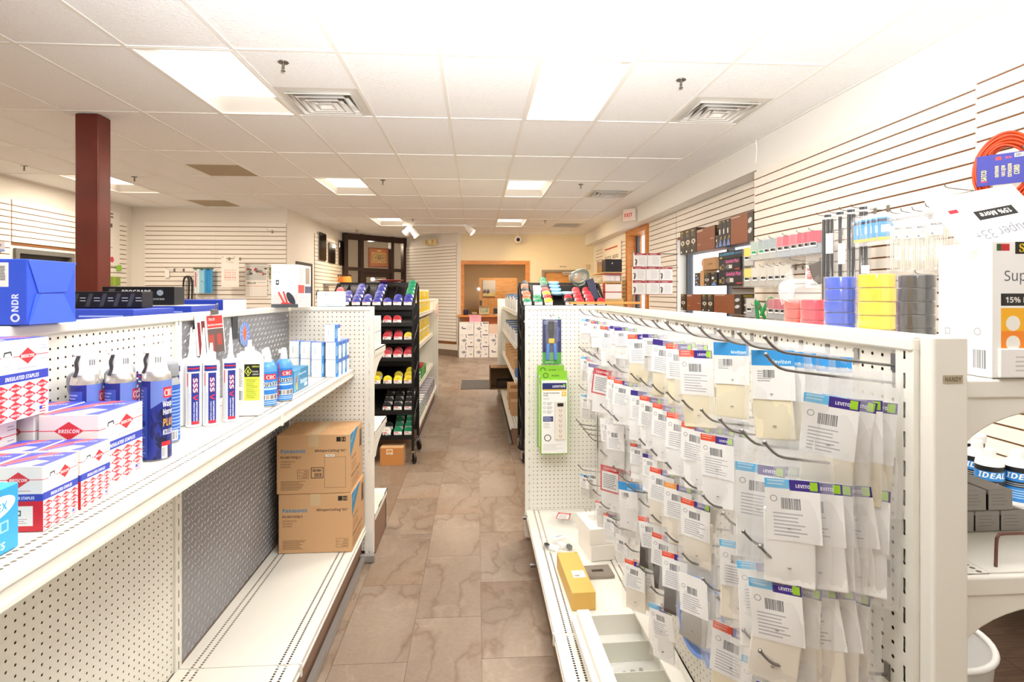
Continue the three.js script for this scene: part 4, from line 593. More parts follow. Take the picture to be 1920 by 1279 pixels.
// ---------- black wheeled tape racks ----------
const packLabel = print(120, 50, (g, w, h) => { fill(g, '#f4f1ec', 0, 0, w, h); fill(g, '#c8323a', 8, 8, 60, 12); lines(g, 8, 26, 100, 2, 9, 4, '#555', 0.3); fill(g, '#222', 0, 0, w, 3); });
const packColours = { red: '#c4212e', blue: '#2c2f92', green: '#12855a', yellow: '#e8cf1e', black: '#1d1d1f', orange: '#dd5a2a', sky: '#9ccbe6', white: '#e9e5dc', cream: '#ead9a5' };
const packRoll = merge([lathe([[0.012, -0.011], [0.036, -0.011], [0.038, -0.008], [0.038, 0.008], [0.036, 0.011], [0.012, 0.011]], 24).rotateX(H), cyl(0.0125, 0.0125, 0.012, 14).rotateX(H)]), packCard = rb(0.07, 0.03, 0.025, 0.003);
const skyRoll = lathe([[0, 0.014], [0.05, 0.014], [0.054, 0.01], [0.054, -0.012], [0, -0.012]], 28);
const RISE = [0.21, 0.06, 0.07, 0.08, 0.13, 0.15, 0.14];
function rack(x0, x1, d0, label) {
  const o = thing('tape_rack', label, 'rack', 'black wheeled display racks', [0, 0, 0]), d1 = d0 + 0.43, bar = (pts, r = 0.012) => part(o, 'post', tube(pts, r, 24, 8), blackMetal);
  for (const x of [x0, x1]) {
    bar([[x, 0.11, -d0], [x, 0.7, -d0], [x, 1.34, -d0], [x, 1.37, -d0 - 0.01]]); bar([[x, 0.11, -d1], [x, 0.8, -d1], [x, 1.5, -d1], [x, 1.585, -d1 + 0.05], [x, 1.56, -d1 + 0.11], [x, 1.36, -d0 - 0.02]]); bar([[x, 0.13, -d0], [x, 0.13, -d1]]);
    for (let k = 0; k < 3; k++) bar([[x, 0.35 + k * 0.35, -d0], [x, 0.5 + k * 0.35, -d1]], 0.006);
  }
  const ys = [1.36, 1.215, 1.065, 0.91, 0.675, 0.44, 0.22];
  ys.forEach((y, i) => {
    const rise = RISE[i], L = i ? 0.36 : 0.44, a = Math.atan2(rise, L), t = new THREE.Group(); t.name = 'tray'; t.position.set((x0 + x1) / 2, y, -d0); o.add(t);
    part(t, 'tray_base', bx(x1 - x0 - 0.02, 0.004, Math.hypot(rise, L)).translate(0, 0, -Math.hypot(rise, L) / 2), blackMetal, null, [a, 0, 0]); part(t, 'tray_lip', bx(x1 - x0 + 0.01, 0.034, 0.008, 0, 0.006, 0.006), blackMetal);
    for (let k = 0; k < (i ? 4 : 9); k++) part(t, 'divider', bx(0.002, i ? 0.03 : 0.035, Math.hypot(rise, L) - 0.02, -(x1 - x0) / 2 + (x1 - x0) * (k + 0.02) / (i ? 3.05 : 8.05), 0.018, -Math.hypot(rise, L) / 2), i ? blackMetal : mat('#3a3c40', 0.25), null, [a, 0, 0]);
  });
  part(o, 'comb_rail', merge([bx(x1 - x0, 0.022, 0.014, (x0 + x1) / 2, 1.585, -d1 + 0.03), ...Array.from({ length: 46 }, (_, k) => bx(0.005, 0.02, 0.006, x0 + 0.02 + k * (x1 - x0 - 0.04) / 45, 1.567, -d1 + 0.04))]), blackMetal);
  part(o, 'back_sheet', bx(x1 - x0, 1.2, 0.006, (x0 + x1) / 2, 0.8, -d1 + 0.03), blackMetal);
  for (const [x, d] of [[x0, d0], [x1, d0], [x0, d1], [x1, d1]]) { const c = new THREE.Group(); c.name = 'caster'; c.position.set(x, 0, -d); c.rotation.y = 0.5; o.add(c); part(c, 'wheel', merge([new THREE.TorusGeometry(0.034, 0.013, 8, 20).rotateY(H), cyl(0.03, 0.03, 0.014, 16).rotateZ(H)]).translate(0, 0.047, 0.024), blackPlastic); part(c, 'fork', merge([bx(0.003, 0.06, 0.03, -0.016, 0.065, 0.012), bx(0.003, 0.06, 0.03, 0.016, 0.065, 0.012), cyl(0.016, 0.016, 0.015, 14, 0, 0.1, 0)]), chrome); }
  return { x0, x1, d0, ys };
}
const rackL = rack(-1.29, -0.56, 4.92, 'black wheeled rack of tape rolls left of the aisle'), rackR = rack(0.405, 1.16, 4.87, 'black wheeled rack of tape rolls right of the aisle');
const trayName = ['top', 'second', 'third', 'fourth', 'fifth', 'sixth', 'bottom'];
function packs(R, side, tray, col, list, cols = 8) {
  const w = (R.x1 - R.x0) / cols, x = R.x0 + w * (col + 0.5), rise = tray ? RISE[tray] / 0.36 : 0.21 / 0.44;
  list.forEach((c, k) => {
    if (!c) return; const dd = 0.035 + k * (tray ? 0.075 : 0.068), y = R.ys[tray] + dd * rise + 0.042, pos = [x + rr(-0.004, 0.004), y, R.d0 + dd];
    const lab = `${c === 'sky' ? 'light blue' : c} tape pack, ${ORD[k]} from the front in column ${ORD[col]}, ${trayName[tray]} tray, ${side} rack`;
    const o = thing('tape_pack', lab, 'tape', 'tape packs on the ' + side + ' rack', pos, rr(-0.06, 0.06)); o.rotation.x = tray ? -0.2 : -0.35;
    if (c === 'sky') { part(o, 'roll', skyRoll, mat(packColours.sky, 0.4), [0, 0.01, 0], [0.5, 0, 0]); return; }
    part(o, 'roll', packRoll, mat(packColours[c], 0.35)); part(o, 'label', packCard, packLabel, [0, -0.02, 0.002]);
  });
}
const B = 'blue', R_ = 'red', G = 'green', Y_ = 'yellow', K = 'black', O = 'orange';
[[R_, R_, R_, R_], [B, B, B], [B, B, B, B, B], [B, B], [B, B, B, B, B, B], [B], [B, B], [B, B, G, G, G, G]].forEach((l, c) => packs(rackL, 'left', 0, c, l));
packs(rackL, 'left', 1, 5, [R_]); packs(rackL, 'left', 1, 6, [R_]);
packs(rackL, 'left', 2, 5, [R_, R_]); packs(rackL, 'left', 2, 6, [R_, R_]); packs(rackL, 'left', 2, 7, [Y_]);
[5, 6, 7].forEach((c) => packs(rackL, 'left', 3, c, [R_, R_]));
packs(rackL, 'left', 4, 4, [Y_, Y_]); packs(rackL, 'left', 4, 5, [Y_]); packs(rackL, 'left', 4, 6, [Y_, Y_]); packs(rackL, 'left', 4, 7, [Y_, Y_, Y_]);
[5, 6, 7].forEach((c) => packs(rackL, 'left', 5, c, [K, K, K, K])); packs(rackL, 'left', 6, 5, ['white', K]); [6, 7].forEach((c) => packs(rackL, 'left', 6, c, [G, G, G, G]));
[[G, O, O, K, O, K], [G, G], [Y_, R_, Y_, R_, K, G, G], [null, null, 'sky', 'sky', 'sky', 'sky'], [K, R_, 'sky'], [R_, R_, R_, R_], [R_, R_, R_, R_], [R_]].forEach((l, c) => packs(rackR, 'right', 0, c, l));
one('header_card', 'plain white card standing in the right tape rack', 'card', null, rb(0.07, 0.11, 0.004, 0.002), whiteCard, [0.555, 1.515, 5.06], 0, [-0.35, 0, 0]);
carton('navy_box', 'dark navy box leaning in the right tape rack', 'box', null, [0.07, 0.2, 0.05], [1.1, 1.435, 5.06], 0, {}, mat('#1d2140', 0.4)).rotation.set(-0.3, 0, 0.25);
{ // clear bag with coiled wire on the right rack
  const o = thing('wire_coil_bag', 'clear bag of coiled silver wire lying on the right rack', 'bag', null, [0.98, 1.585, 5.22], 0.2);
  part(o, 'coil', merge([0, 1, 2, 3, 4].map((k) => new THREE.TorusGeometry(0.075 + 0.008 * (k % 3), 0.006, 6, 30).rotateX(0.5 + k * 0.06).translate(0, 0.045 + k * 0.008, k * 0.004))), mat('#b9bfb4', 0.3, 0.6)); part(o, 'film', new THREE.SphereGeometry(0.11, 18, 12).scale(1, 0.65, 0.6).translate(0, 0.06, 0), new THREE.MeshPhysicalMaterial({ color: '#f2f6f2', transmission: 0.9, roughness: 0.12, thickness: 0 }));
}
one('wood_panel', 'narrow light wood board lying behind the right gondola rail', 'board', null, boxUv(rb(0.62, 0.02, 0.1, 0.003), 1), doorWood, [1.12, 1.41, 4.78]);
one('floor_carton', 'small brown carton with orange label under the left tape rack', 'box', null, rb(0.2, 0.155, 0.16, 0.003).translate(0, 0.0775, 0), [kraft, kraft, kraft, kraft, print(200, 155, (g, w, h) => { fill(g, '#c4864a', 0, 0, w, h); fill(g, '#f3ead8', 56, 12, 54, 46); fill(g, '#e8953a', 60, 20, 46, 22); lines(g, 62, 48, 40, 2, 5, 2, '#666', 0.2); }), kraft], [-0.735, 0, 4.93]);
// ---------- goods on the two units behind the racks ----------
const yel = mat('#e3c318', 0.45), yelSide = print(120, 150, (g, w, h) => { fill(g, '#e6c71c', 0, 0, w, h); fill(g, '#f6f2e2', 0, 0, w, 26); fill(g, '#f6f2e2', 30, 50, 60, 50); lines(g, 36, 58, 48, 4, 10, 4, '#7a6a20', 0.3); });
function rowOf(name, what, group, size, xs, y, ds, faces, base, levels = 1) { let n = 0; for (const d of ds) for (const x of xs) for (let l = 0; l < levels; l++) { n++; carton(name, `${what}, number ${n} from the camera`, 'box', group, size, [x + rr(-0.004, 0.004), y + l * (size[1] + 0.0006), d], rr(-0.04, 0.04), faces, base); } }
{
  const seq = (a, b, n) => Array.from({ length: n }, (_, i) => a + (b - a) * i / (n - 1));
  const y1 = 1.2705, lab = (d) => (d < 6.4 ? 'near' : d < 7.2 ? 'middle' : 'far');
  seq(5.6, 7.8, 12).forEach((d, i) => { carton('yellow_box', `yellow box on the top left shelf, ${ORD[i]} from the near end`, 'box', 'yellow boxes behind the left rack', [0.13, 0.15, 0.15], [-0.72, y1, d], rr(-0.05, 0.05), { px: yelSide, pz: yelSide }, yel); });
  seq(6.1, 7.6, 6).forEach((d, i) => carton('yellow_box', `yellow box stacked on the top left shelf row, ${ORD[i]} from the near end`, 'box', 'yellow boxes behind the left rack', [0.13, 0.12, 0.13], [-0.72, y1 + 0.1505, d], rr(-0.05, 0.05), { px: yelSide, pz: yelSide }, yel));
  seq(6.4, 7.8, 8).forEach((d, i) => { for (const l of [0, 1]) carton('yellow_box', `yellow box on the second left shelf, ${ORD[i]} from the near end, ${l ? 'upper' : 'lower'}`, 'box', 'yellow boxes behind the left rack', [0.13, 0.13, 0.14], [-0.73, 0.9305 + l * 0.1305, d], rr(-0.04, 0.04), { px: yelSide, pz: yelSide }, yel); });
  const wl = print(140, 110, (g, w, h) => { fill(g, '#eceae6', 0, 0, w, h); fill(g, '#5a6f96', 0, 0, w, 14); lines(g, 10, 30, 110, 5, 13, 4, '#9a9a9a', 0.4); fill(g, '#333', 20, 84, 30, 18); });
  seq(5.6, 6.2, 5).forEach((d, i) => carton('white_box', `white printed box on the second left shelf, ${ORD[i]} from the near end`, 'box', 'white boxes behind the left rack', [0.15, 0.12 + 0.03 * (i % 3), 0.1], [-0.72, 0.9305, d], rr(-0.06, 0.06), { px: wl, pz: wl }));
  const ballast = print(120, 46, (g, w, h) => { fill(g, '#eef0ea', 0, 0, w, h); fill(g, '#2c4a86', 0, 0, w, 10); fill(g, '#7ab648', 0, 36, w, 10); lines(g, 8, 16, 90, 2, 8, 3, '#999', 0.3); });
  seq(5.6, 6.3, 6).forEach((d, i) => { for (let l = 0; l < 4; l++) carton('ballast_box', `flat white box with blue and green bands, stack ${ORD[i]} from the near end, ${ORD[l]} up`, 'box', 'flat boxes behind the left rack', [0.2, 0.042, 0.11], [-0.685, DECK + 0.0005 + l * 0.0425, d], rr(-0.06, 0.06), { px: ballast, pz: ballast }); });
  seq(6.6, 7.7, 7).forEach((d, i) => { for (let l = 0; l < 3; l++) carton('grey_pack', `flat grey pack with black end, stack ${ORD[i]}, ${ORD[l]} up`, 'box', 'flat grey packs behind the left rack', [0.2, 0.05, 0.13], [-0.685, DECK + 0.0005 + l * 0.0505, d], rr(-0.08, 0.08), { px: print(60, 30, (g, w, h) => { fill(g, '#b9b4bc', 0, 0, w, h); fill(g, '#1f1f22', 40, 0, 20, h); }) }, mat('#b9b4bc', 0.5)); });
  seq(5.65, 6.3, 4).forEach((d, i) => carton('ballast_box', `low white box on the third left shelf, ${ORD[i]} from the near end`, 'box', 'boxes on the third left shelf', [0.2, 0.1, 0.14], [-0.735, 0.5005, d], rr(-0.05, 0.05), { px: ballast, pz: ballast }));
  carton('green_box', 'bright green box lying on the third left shelf', 'box', null, [0.2, 0.12, 0.55], [-0.735, 0.5005, 6.75], 0, { px: print(200, 60, (g, w, h) => { fill(g, '#3fae49', 0, 0, w, h); fill(g, '#14361a', 120, 8, 26, 20); fill(g, '#14361a', 152, 30, 30, 22); }) }, mat('#3fae49', 0.45));
  carton('red_box', 'red box lying in front of the green box', 'box', null, [0.12, 0.04, 0.3], [-0.7, 0.621, 6.62], 0, {}, mat('#b8323c', 0.45));
  // right unit
  seq(5.6, 7.6, 11).forEach((d, i) => { const m = [mat('#e9e7e0', 0.5), mat('#c9d3a9', 0.5), mat('#dcdad4', 0.5)][i % 3]; carton('file_box', `upright pale carton on the top right shelf, ${ORD[i]} from the near end`, 'box', 'upright cartons behind the right rack', [0.16, 0.14 + 0.02 * (i % 3), 0.1], [0.475, 1.3105, d], rr(-0.05, 0.05), { nx: wl, pz: wl }, m); });
  seq(5.6, 7.7, 13).forEach((d, i) => { const m = [mat('#d8d6ce', 0.5), mat('#aab08a', 0.5), mat('#4a6da8', 0.5), mat('#c8b79a', 0.6)][i % 4]; carton('file_box', `upright pale carton on the second right shelf, ${ORD[i]} from the near end`, 'box', 'upright cartons behind the right rack', [0.18, 0.13 + 0.015 * (i % 3), 0.09], [0.485, 0.9805, d], rr(-0.08, 0.08), { nx: wl, pz: wl }, m); });
  seq(5.9, 7.6, 6).forEach((d, i) => carton('kraft_carton', `brown carton on the third right shelf, ${ORD[i]} from the near end`, 'box', 'brown cartons behind the right rack', [0.2, 0.17, 0.22], [0.5, 0.6405, d], rr(-0.06, 0.06), {}, kraft));
  carton('blue_pack', 'small blue pack on the third right shelf near end', 'box', null, [0.12, 0.09, 0.09], [0.46, 0.6405, 5.62], 0.2, {}, mat('#3e6fc0', 0.4));
  carton('kraft_carton', 'brown carton nearest the camera on the right unit deck', 'box', 'brown cartons behind the right rack', [0.16, 0.15, 0.16], [0.45, DECK + 0.0005, 6.0], 0.05, {}, kraft); carton('kraft_carton', 'brown carton second on the right unit deck', 'box', 'brown cartons behind the right rack', [0.2, 0.2, 0.2], [0.47, DECK + 0.0005, 6.35], -0.08, {}, kraft); carton('kraft_carton', 'brown carton third on the right unit deck', 'box', 'brown cartons behind the right rack', [0.22, 0.22, 0.26], [0.5, DECK + 0.0005, 6.72], 0.1, {}, kraft);
  // open brown carton sticking out at the end of the right unit
  const o = thing('open_carton', 'dark brown open carton jutting into the aisle far back', 'box', null, [0.36, DECK + 0.001, 7.7]), kb = mat('#8a6a48', 0.8); part(o, 'carton', merge([bx(0.36, 0.01, 0.3, 0, 0.005, 0), bx(0.36, 0.3, 0.01, 0, 0.15, -0.145), bx(0.01, 0.3, 0.3, -0.175, 0.15, 0), bx(0.01, 0.3, 0.3, 0.175, 0.15, 0), bx(0.36, 0.01, 0.3, 0, 0.295, 0)]), kb); part(o, 'contents', rb(0.22, 0.1, 0.2, 0.01).translate(0.03, 0.06, -0.02), mat('#3a2d25', 0.8));
  one('floor_mat', 'dark grey floor mat lying in the aisle far back', 'mat', null, rb(0.9, 0.008, 0.9, 0.003), mat('#55504c', 0.9), [0.2, 0.0045, 9.1]);
}
{ // stack of white printer-paper style cartons before the service window
  const a = print(220, 176, (g, w, h) => { fill(g, '#f1eee9', 0, 0, w, h); fill(g, '#4a4a58', 130, 6, 80, 14); poly(g, '#9a9aa2', [[30, 90], [80, 70], [116, 96], [70, 122]]); g.strokeStyle = '#4b3f78'; g.lineWidth = 9; g.beginPath(); g.moveTo(96, 6); g.quadraticCurveTo(124, 90, 90, 170); g.stroke(); fill(g, '#f1eee9', 60, 60, 64, 66); poly(g, '#9a9aa2', [[30, 90], [80, 70], [116, 96], [70, 122]]); fill(g, '#555', 164, 120, 30, 12); lines(g, 14, 10, 60, 3, 9, 3, '#c3bfc8', 0.3); lines(g, 140, 40, 60, 4, 10, 3, '#c9c5cc', 0.3); });
  const b = print(220, 176, (g, w, h) => { fill(g, '#f1eee9', 0, 0, w, h); fill(g, '#3f4266', 40, 86, 62, 14); fill(g, '#333', 36, 66, 20, 14); lines(g, 130, 8, 80, 1, 9, 6, '#aaa', 0); lines(g, 120, 40, 80, 8, 10, 3, '#c9c5cc', 0.3); });
  for (let c = 0; c < 3; c++) for (let r = 0; r < 3; r++) { if (c === 2 && r === 2) continue; carton('white_carton', `white carton with purple swoosh before the service window, ${['left', 'middle', 'right'][c]} stack, ${['bottom', 'middle', 'top'][r]}`, 'box', 'white cartons before the service window', [0.34, 0.274, 0.28], [-0.235 + c * 0.347 + rr(-0.004, 0.004), 0.0005 + r * 0.2745, 13.09], 0, { pz: (c === 0 && r === 2) || (c === 2 && r === 0) ? b : a }); }
  carton('pink_carton', 'pinkish carton on top of the right white stack', 'box', null, [0.34, 0.22, 0.28], [0.459, 0.5495, 13.1], 0, {}, mat('#e6c9b4', 0.7));
  one('pink_notice', 'pink paper notice hanging from the counter edge', 'notice', null, bx(0.28, 0.25, 0.002), print(140, 125, (g, w, h) => { fill(g, '#ef9fb0', 0, 0, w, h); lines(g, 24, 20, 90, 2, 10, 3, '#c55a74', 0.2); lines(g, 55, 60, 30, 1, 10, 3, '#c55a74', 0); }), [-0.03, 0.862, 13.122]);
}
{ // office behind the service window
  const bm = mat('#2a2a2c', 0.4);
  const t = thing('mug', 'dark blue mug at the left end of the counter', 'mug', null, [-0.26, 0.986, BACK - 0.05]); part(t, 'cup', lathe([[0, 0], [0.05, 0], [0.058, 0.02], [0.058, 0.12], [0.052, 0.12], [0.052, 0.02], [0, 0.015]], 20), mat('#1c2240', 0.3)); part(t, 'handle', new THREE.TorusGeometry(0.035, 0.009, 8, 16).translate(0.06, 0.06, 0), mat('#1c2240', 0.3));
  one('card_terminal', 'small grey card terminal on the counter', 'terminal', null, rb(0.12, 0.06, 0.14, 0.012).translate(0, 0.03, 0), mat('#a08f78', 0.5), [-0.06, 0.9855, BACK + 0.05], 0.2);
  const m = thing('notice_stand', 'framed notice stand on the counter', 'stand', null, [0.18, 0.986, BACK - 0.06]); part(m, 'board', rb(0.24, 0.2, 0.02, 0.004).translate(0, 0.1, 0), print(120, 100, (g, w, h) => { fill(g, '#c9b890', 0, 0, w, h); fill(g, '#8b8f6a', 14, 20, 92, 50); lines(g, 20, 26, 80, 4, 10, 3, '#e8dfc4', 0.3); })); part(m, 'foot', bx(0.24, 0.015, 0.1, 0, 0.0075, 0), mat('#6e5636', 0.5)); part(m, 'phone', rb(0.06, 0.14, 0.04, 0.01).translate(-0.08, 0.28, 0.0), mat('#4a4034', 0.5)); part(m, 'shelf', rb(0.26, 0.015, 0.1, 0.004).translate(0, 0.207, 0), mat('#b98a4c', 0.5));
  const mo = thing('desk_printer', 'black desk printer behind the counter', 'printer', null, [0.62, 0.986, BACK + 0.02]); part(mo, 'body', rb(0.42, 0.14, 0.2, 0.015).translate(0, 0.09, 0), bm); part(mo, 'tray', bx(0.36, 0.02, 0.24, 0, 0.01, 0), greyCard);
  const pf = thing('picture', 'landscape picture with dark trees on the office wall', 'picture', null, [0.36, 1.42, 15.9]); part(pf, 'canvas', bx(0.36, 0.46, 0.02, 0, 0.23, 0), print(120, 150, (g, w, h) => { fill(g, '#c9bda9', 0, 0, w, h); fill(g, '#b9ad98', 0, 80, w, 30); fill(g, '#cbb26a', 0, 116, w, 34); for (let i = 0; i < 10; i++) { g.fillStyle = '#5a4a3a'; g.beginPath(); g.arc(rr(0, 60), rr(92, 116), rr(6, 12), 0, 7); g.fill(); } })); 
  const wd = thing('office_partition', 'orange wood partition in the office', 'partition', null, [0.62, 0, 15.95]); part(wd, 'panel', boxUv(bx(1.1, 1.95, 0.04, 0, 0.975, 0), 1), doorWood); part(wd, 'foot_rail', bx(1.1, 0.08, 0.06, 0, 0.04, 0), orangeWood);
  const fx = thing('ceiling_light', 'recessed glowing light inside the office', 'light', 'recessed ceiling lights', [0.72, 2.618, 15.0]); part(fx, 'frame', bx(0.64, 0.01, 0.64, 0, 0.004, 0), whitePaint); part(fx, 'diffuser', bx(0.58, 0.01, 0.58, 0, -0.002, 0), new THREE.MeshPhysicalMaterial({ color: '#fff', emissive: TROFFER, emissiveIntensity: 3 }));
  const al = new THREE.RectAreaLight(TROFFER, 34, 0.56, 0.56); al.name = 'office_light'; al.position.set(0.72, 2.605, -15.0); al.rotation.x = -H; scene.add(al);
  const vl = thing('dome_light', 'small glowing dome light in the vestibule ceiling', 'light', null, [-2.75, 2.9, 14.6]); part(vl, 'base', cyl(0.12, 0.12, 0.03, 24, 0, 0.02, 0), whitePaint); part(vl, 'dome', new THREE.SphereGeometry(0.11, 20, 8, 0, 2 * PI, H, H).scale(1, 0.5, 1), new THREE.MeshPhysicalMaterial({ color: '#fff', emissive: new THREE.Color(1, 0.85, 0.65), emissiveIntensity: 5 }));
  const pl = new THREE.PointLight(new THREE.Color(1, 0.85, 0.65), 2.2); pl.name = 'dome'; pl.position.set(-2.75, 2.75, -14.6); pl.castShadow = true; pl.shadow.radius = 4; scene.add(pl);
  const bike = thing('bicycle_poster', 'orange framed poster of bicycle wheels hanging behind the entrance glass', 'poster', null, [-2.46, 2.15, 14.14], Math.atan2(1.2, 1.31)); part(bike, 'frame', rb(0.6, 0.5, 0.025, 0.006).translate(0, 0.25, 0), mat('#a3552a', 0.5)); part(bike, 'print', plane(0.52, 0.42), print(260, 210, (g, w, h) => { fill(g, '#c9722f', 0, 0, w, h); fill(g, '#d9ad5c', 26, 40, 208, 130); fill(g, '#e6c78c', 100, 8, 60, 18); g.strokeStyle = '#4a3222'; g.lineWidth = 4; for (const [x, r] of [[78, 44], [186, 38], [132, 22]]) { g.beginPath(); g.ellipse(x, 108, r, r * 1.15, 0, 0, 7); g.stroke(); for (let i = 0; i < 10; i++) { g.beginPath(); g.moveTo(x, 108); g.lineTo(x + r * Math.cos(i * 0.628), 108 + r * 1.15 * Math.sin(i * 0.628)); g.lineWidth = 1.5; g.stroke(); } g.lineWidth = 4; } g.strokeStyle = '#7a3a22'; g.lineWidth = 5; g.beginPath(); g.moveTo(78, 108); g.lineTo(132, 60); g.lineTo(186, 108); g.lineTo(120, 112); g.closePath(); g.stroke(); }), [0, 0.25, 0.014]);
}

// ---------- bagged wall plates on peg hooks (right gondola) ----------
const film = new THREE.MeshPhysicalMaterial({ color: '#ffffff', transmission: 0.9, roughness: 0.16, thickness: 0, ior: 1.45 });
function filmSheet(w, h, bulge, s, top = 0.012) {
  const n = fbm(4, 3, s), sheet = (dir) => {
    const g = new THREE.PlaneGeometry(w, h, 9, 14).translate(0, top - h / 2, 0), p = g.attributes.position;
    for (let i = 0; i < p.count; i++) { const x = p.getX(i), y = p.getY(i), u = x / w + 0.5, v = (top - y) / h, e = Math.min(1, 4 * Math.min(u, 1 - u)) * Math.min(1, 5 * Math.min(v, 1 - v) + 0.05); p.setZ(i, dir * bulge * e * (0.55 + 0.6 * v) + (n(u * 0.9, v * 0.9 + dir * 0.3) - 0.5) * 0.016 * (0.3 + e)); p.setX(i, x * (1 - 0.1 * Math.max(0, 0.18 - v) / 0.18) + (n(v, 0.3) - 0.5) * 0.006); }
    g.computeVertexNormals(); return g;
  };
  return merge([sheet(1), sheet(-1)]);
}
const pouchBig = [0, 1, 2].map((k) => filmSheet(0.098, 0.212, 0.007, 70 + k)), pouchSmall = [0, 1].map((k) => filmSheet(0.078, 0.15, 0.006, 80 + k)), pouchWide = filmSheet(0.125, 0.25, 0.012, 91);
function cardPrint(left, right, o = {}) {
  return print(150, 190, (g, w, h) => {
    fill(g, '#fbfaf7', 0, 0, w, h);
    if (o.header) { fill(g, o.header, 0, 0, w, 60); text(g, 'leviton', w - 12, 44, 19, '#f3faff', { align: 'right', skew: -0.15 }); lines(g, 20, 80, 50, 5, 9, 4, '#a9a9a9', 0.3); barcode(g, 40, 76, 40, 30); return; }
    if (o.frame) { g.strokeStyle = '#d3222e'; g.lineWidth = 14; g.strokeRect(5, 5, w - 10, h - 10); fill(g, '#d3222e', 0, 0, w, 44); text(g, 'LEVITON', w / 2, 24, 24, '#fff', { align: 'center' }); lines(g, 24, 64, 100, 8, 13, 5, '#7d7d84', 0.3); return; }
    if (left) { fill(g, left, 0, 0, w * 0.48, 30); lines(g, 8, 6, 50, 2, 10, 3, '#ffffffaa', 0.2); }
    if (right) { fill(g, right, left ? w * 0.46 : 0, 0, w, 34); text(g, 'LEVITON', w - 40, 18, 15, '#fff', { align: 'center', sx: 0.8 }); fill(g, '#9fd02e', w - 26, 4, 20, 26); }
    barcode(g, 44, 58, 54, 34); g.strokeStyle = '#777'; g.lineWidth = 2; g.beginPath(); g.arc(24, 62, 9, 0, 7); g.stroke(); lines(g, 20, 104, 104, 7, 11, 4, '#b4b2b8', 0.35);
  });
}
const PUR = '#3d2a86', SKY = '#63bdea', ORA = '#e8502f';
const cards = { sky: cardPrint(SKY, PUR), red: cardPrint(ORA, PUR), purple: cardPrint(null, PUR), blue: cardPrint(null, null, { header: '#3a9be0' }), frame: cardPrint(null, null, { frame: 1 }), plain: cardPrint(null, null), orange: cardPrint('#ef9a3c', PUR) };
const cardWords = { sky: 'sky and purple label', red: 'red and purple label', purple: 'purple label', blue: 'bright blue header', frame: 'red framed label', plain: 'plain white label', orange: 'orange and purple label' };
const plates = { ivory: mat('#ece0bf', 0.4), white: mat('#f7f5f1', 0.4), almond: mat('#f0e6d4', 0.4), brown: mat('#4d443e', 0.4), grey: mat('#d9d6cf', 0.5), steel: mat('#b8b7b3', 0.35, 0.7) };
const plateGeo = rb(0.07, 0.114, 0.0075, 0.003, 2), cardGeo = bx(0.074, 0.094, 0.0008), screwGeo = merge([cyl(0.003, 0.003, 0.0012, 8, 0, 0.03, 0.0042).rotateX(0), cyl(0.003, 0.003, 0.0012, 8, 0, -0.03, 0.0042)].map((g) => g)), insertGeo = rb(0.033, 0.066, 0.003, 0.001, 1);
const hookGeo = merge([tube([[0.002, -0.052, 0], [-0.1, -0.04, 0], [-0.2, -0.027, 0], [-0.222, -0.016, 0], [-0.236, 0, 0]], 0.0027, 22, 6), new THREE.SphereGeometry(0.0042, 8, 6).translate(-0.236, 0, 0), bx(0.004, 0.03, 0.012, -0.001, -0.045, 0)]);
const hookMat = mat('#8b8783', 0.35, 0.8), rowWord = ['top', 'second', 'third', 'fourth', 'bottom'];
const hooks = {};
function hook(row, d, y) {
  const col = hooks[row] = (hooks[row] ?? -1) + 1;
  one('peg_hook', `grey wire peg hook, ${ORD[col]} from the far end in the ${rowWord[row]} row`, 'hook', 'peg hooks on the right pegboard', hookGeo, hookMat, [RX, y, d]);
  return col;
}
const bagProto = {};
function bag(card, plate, size, variant) {
  const key = card + plate + size + variant; if (bagProto[key]) return bagProto[key].clone();
  const o = bagProto[key] = new THREE.Group(), sm = size === 's', k = sm ? 0.72 : size === 'w' ? 1.15 : 1;
  part(o, 'pouch', sm ? pouchSmall[variant % 2] : size === 'w' ? pouchWide : pouchBig[variant % 3], film);
  const c = part(o, 'card', cardGeo, [whiteCard, whiteCard, whiteCard, whiteCard, cards[card], whiteCard], [rr(-0.003, 0.003), (card === 'blue' ? -0.052 : -0.08) * k, 0.0062], [0.03, 0, rr(-0.12, 0.12)]); c.scale.setScalar(k);
  const p = part(o, 'wall_plate', plateGeo, plates[plate], [rr(-0.003, 0.003), (card === 'blue' ? -0.118 : -0.138) * k, 0], [0, 0, rr(-0.08, 0.08)]); p.scale.setScalar(k); part(p, 'screws', screwGeo, greyMetal);
  return o;
}
let bagSeed = 0;
const sizeWord = { s: 'small ', n: '', w: 'large ' };
function hang(row, d, y, n, card, plate, size = 'n', phi = 0.78, inset = 0) {
  const col = hook(row, d, y);
  for (let i = 0; i < n; i++) {
    const o = bag(card, plate, size, bagSeed++ % 3), t = 0.024 + inset + i * Math.min(0.03, (0.17 - inset) / n);
    o.name = numbered('bagged_wall_plate'); o.position.set(RX - 0.225 + t, y - 0.021 - t * 0.12, -d); o.rotation.set(rr(-0.05, 0.05), -H + phi + rr(-0.14, 0.14), rr(-0.05, 0.05), 'YXZ');
    o.userData = { label: `${sizeWord[size]}bagged ${plate} wall plate with ${cardWords[card]}, ${ORD[i]} on ${ORD[col]} hook, ${rowWord[row]} row`, category: 'bag', group: 'bagged wall plates on the right pegboard' };
    scene.add(o);
  }
}
const Y1 = 1.415, Y2 = 1.232, Y3 = 1.045, Y4 = 0.86, Y5 = 0.65;
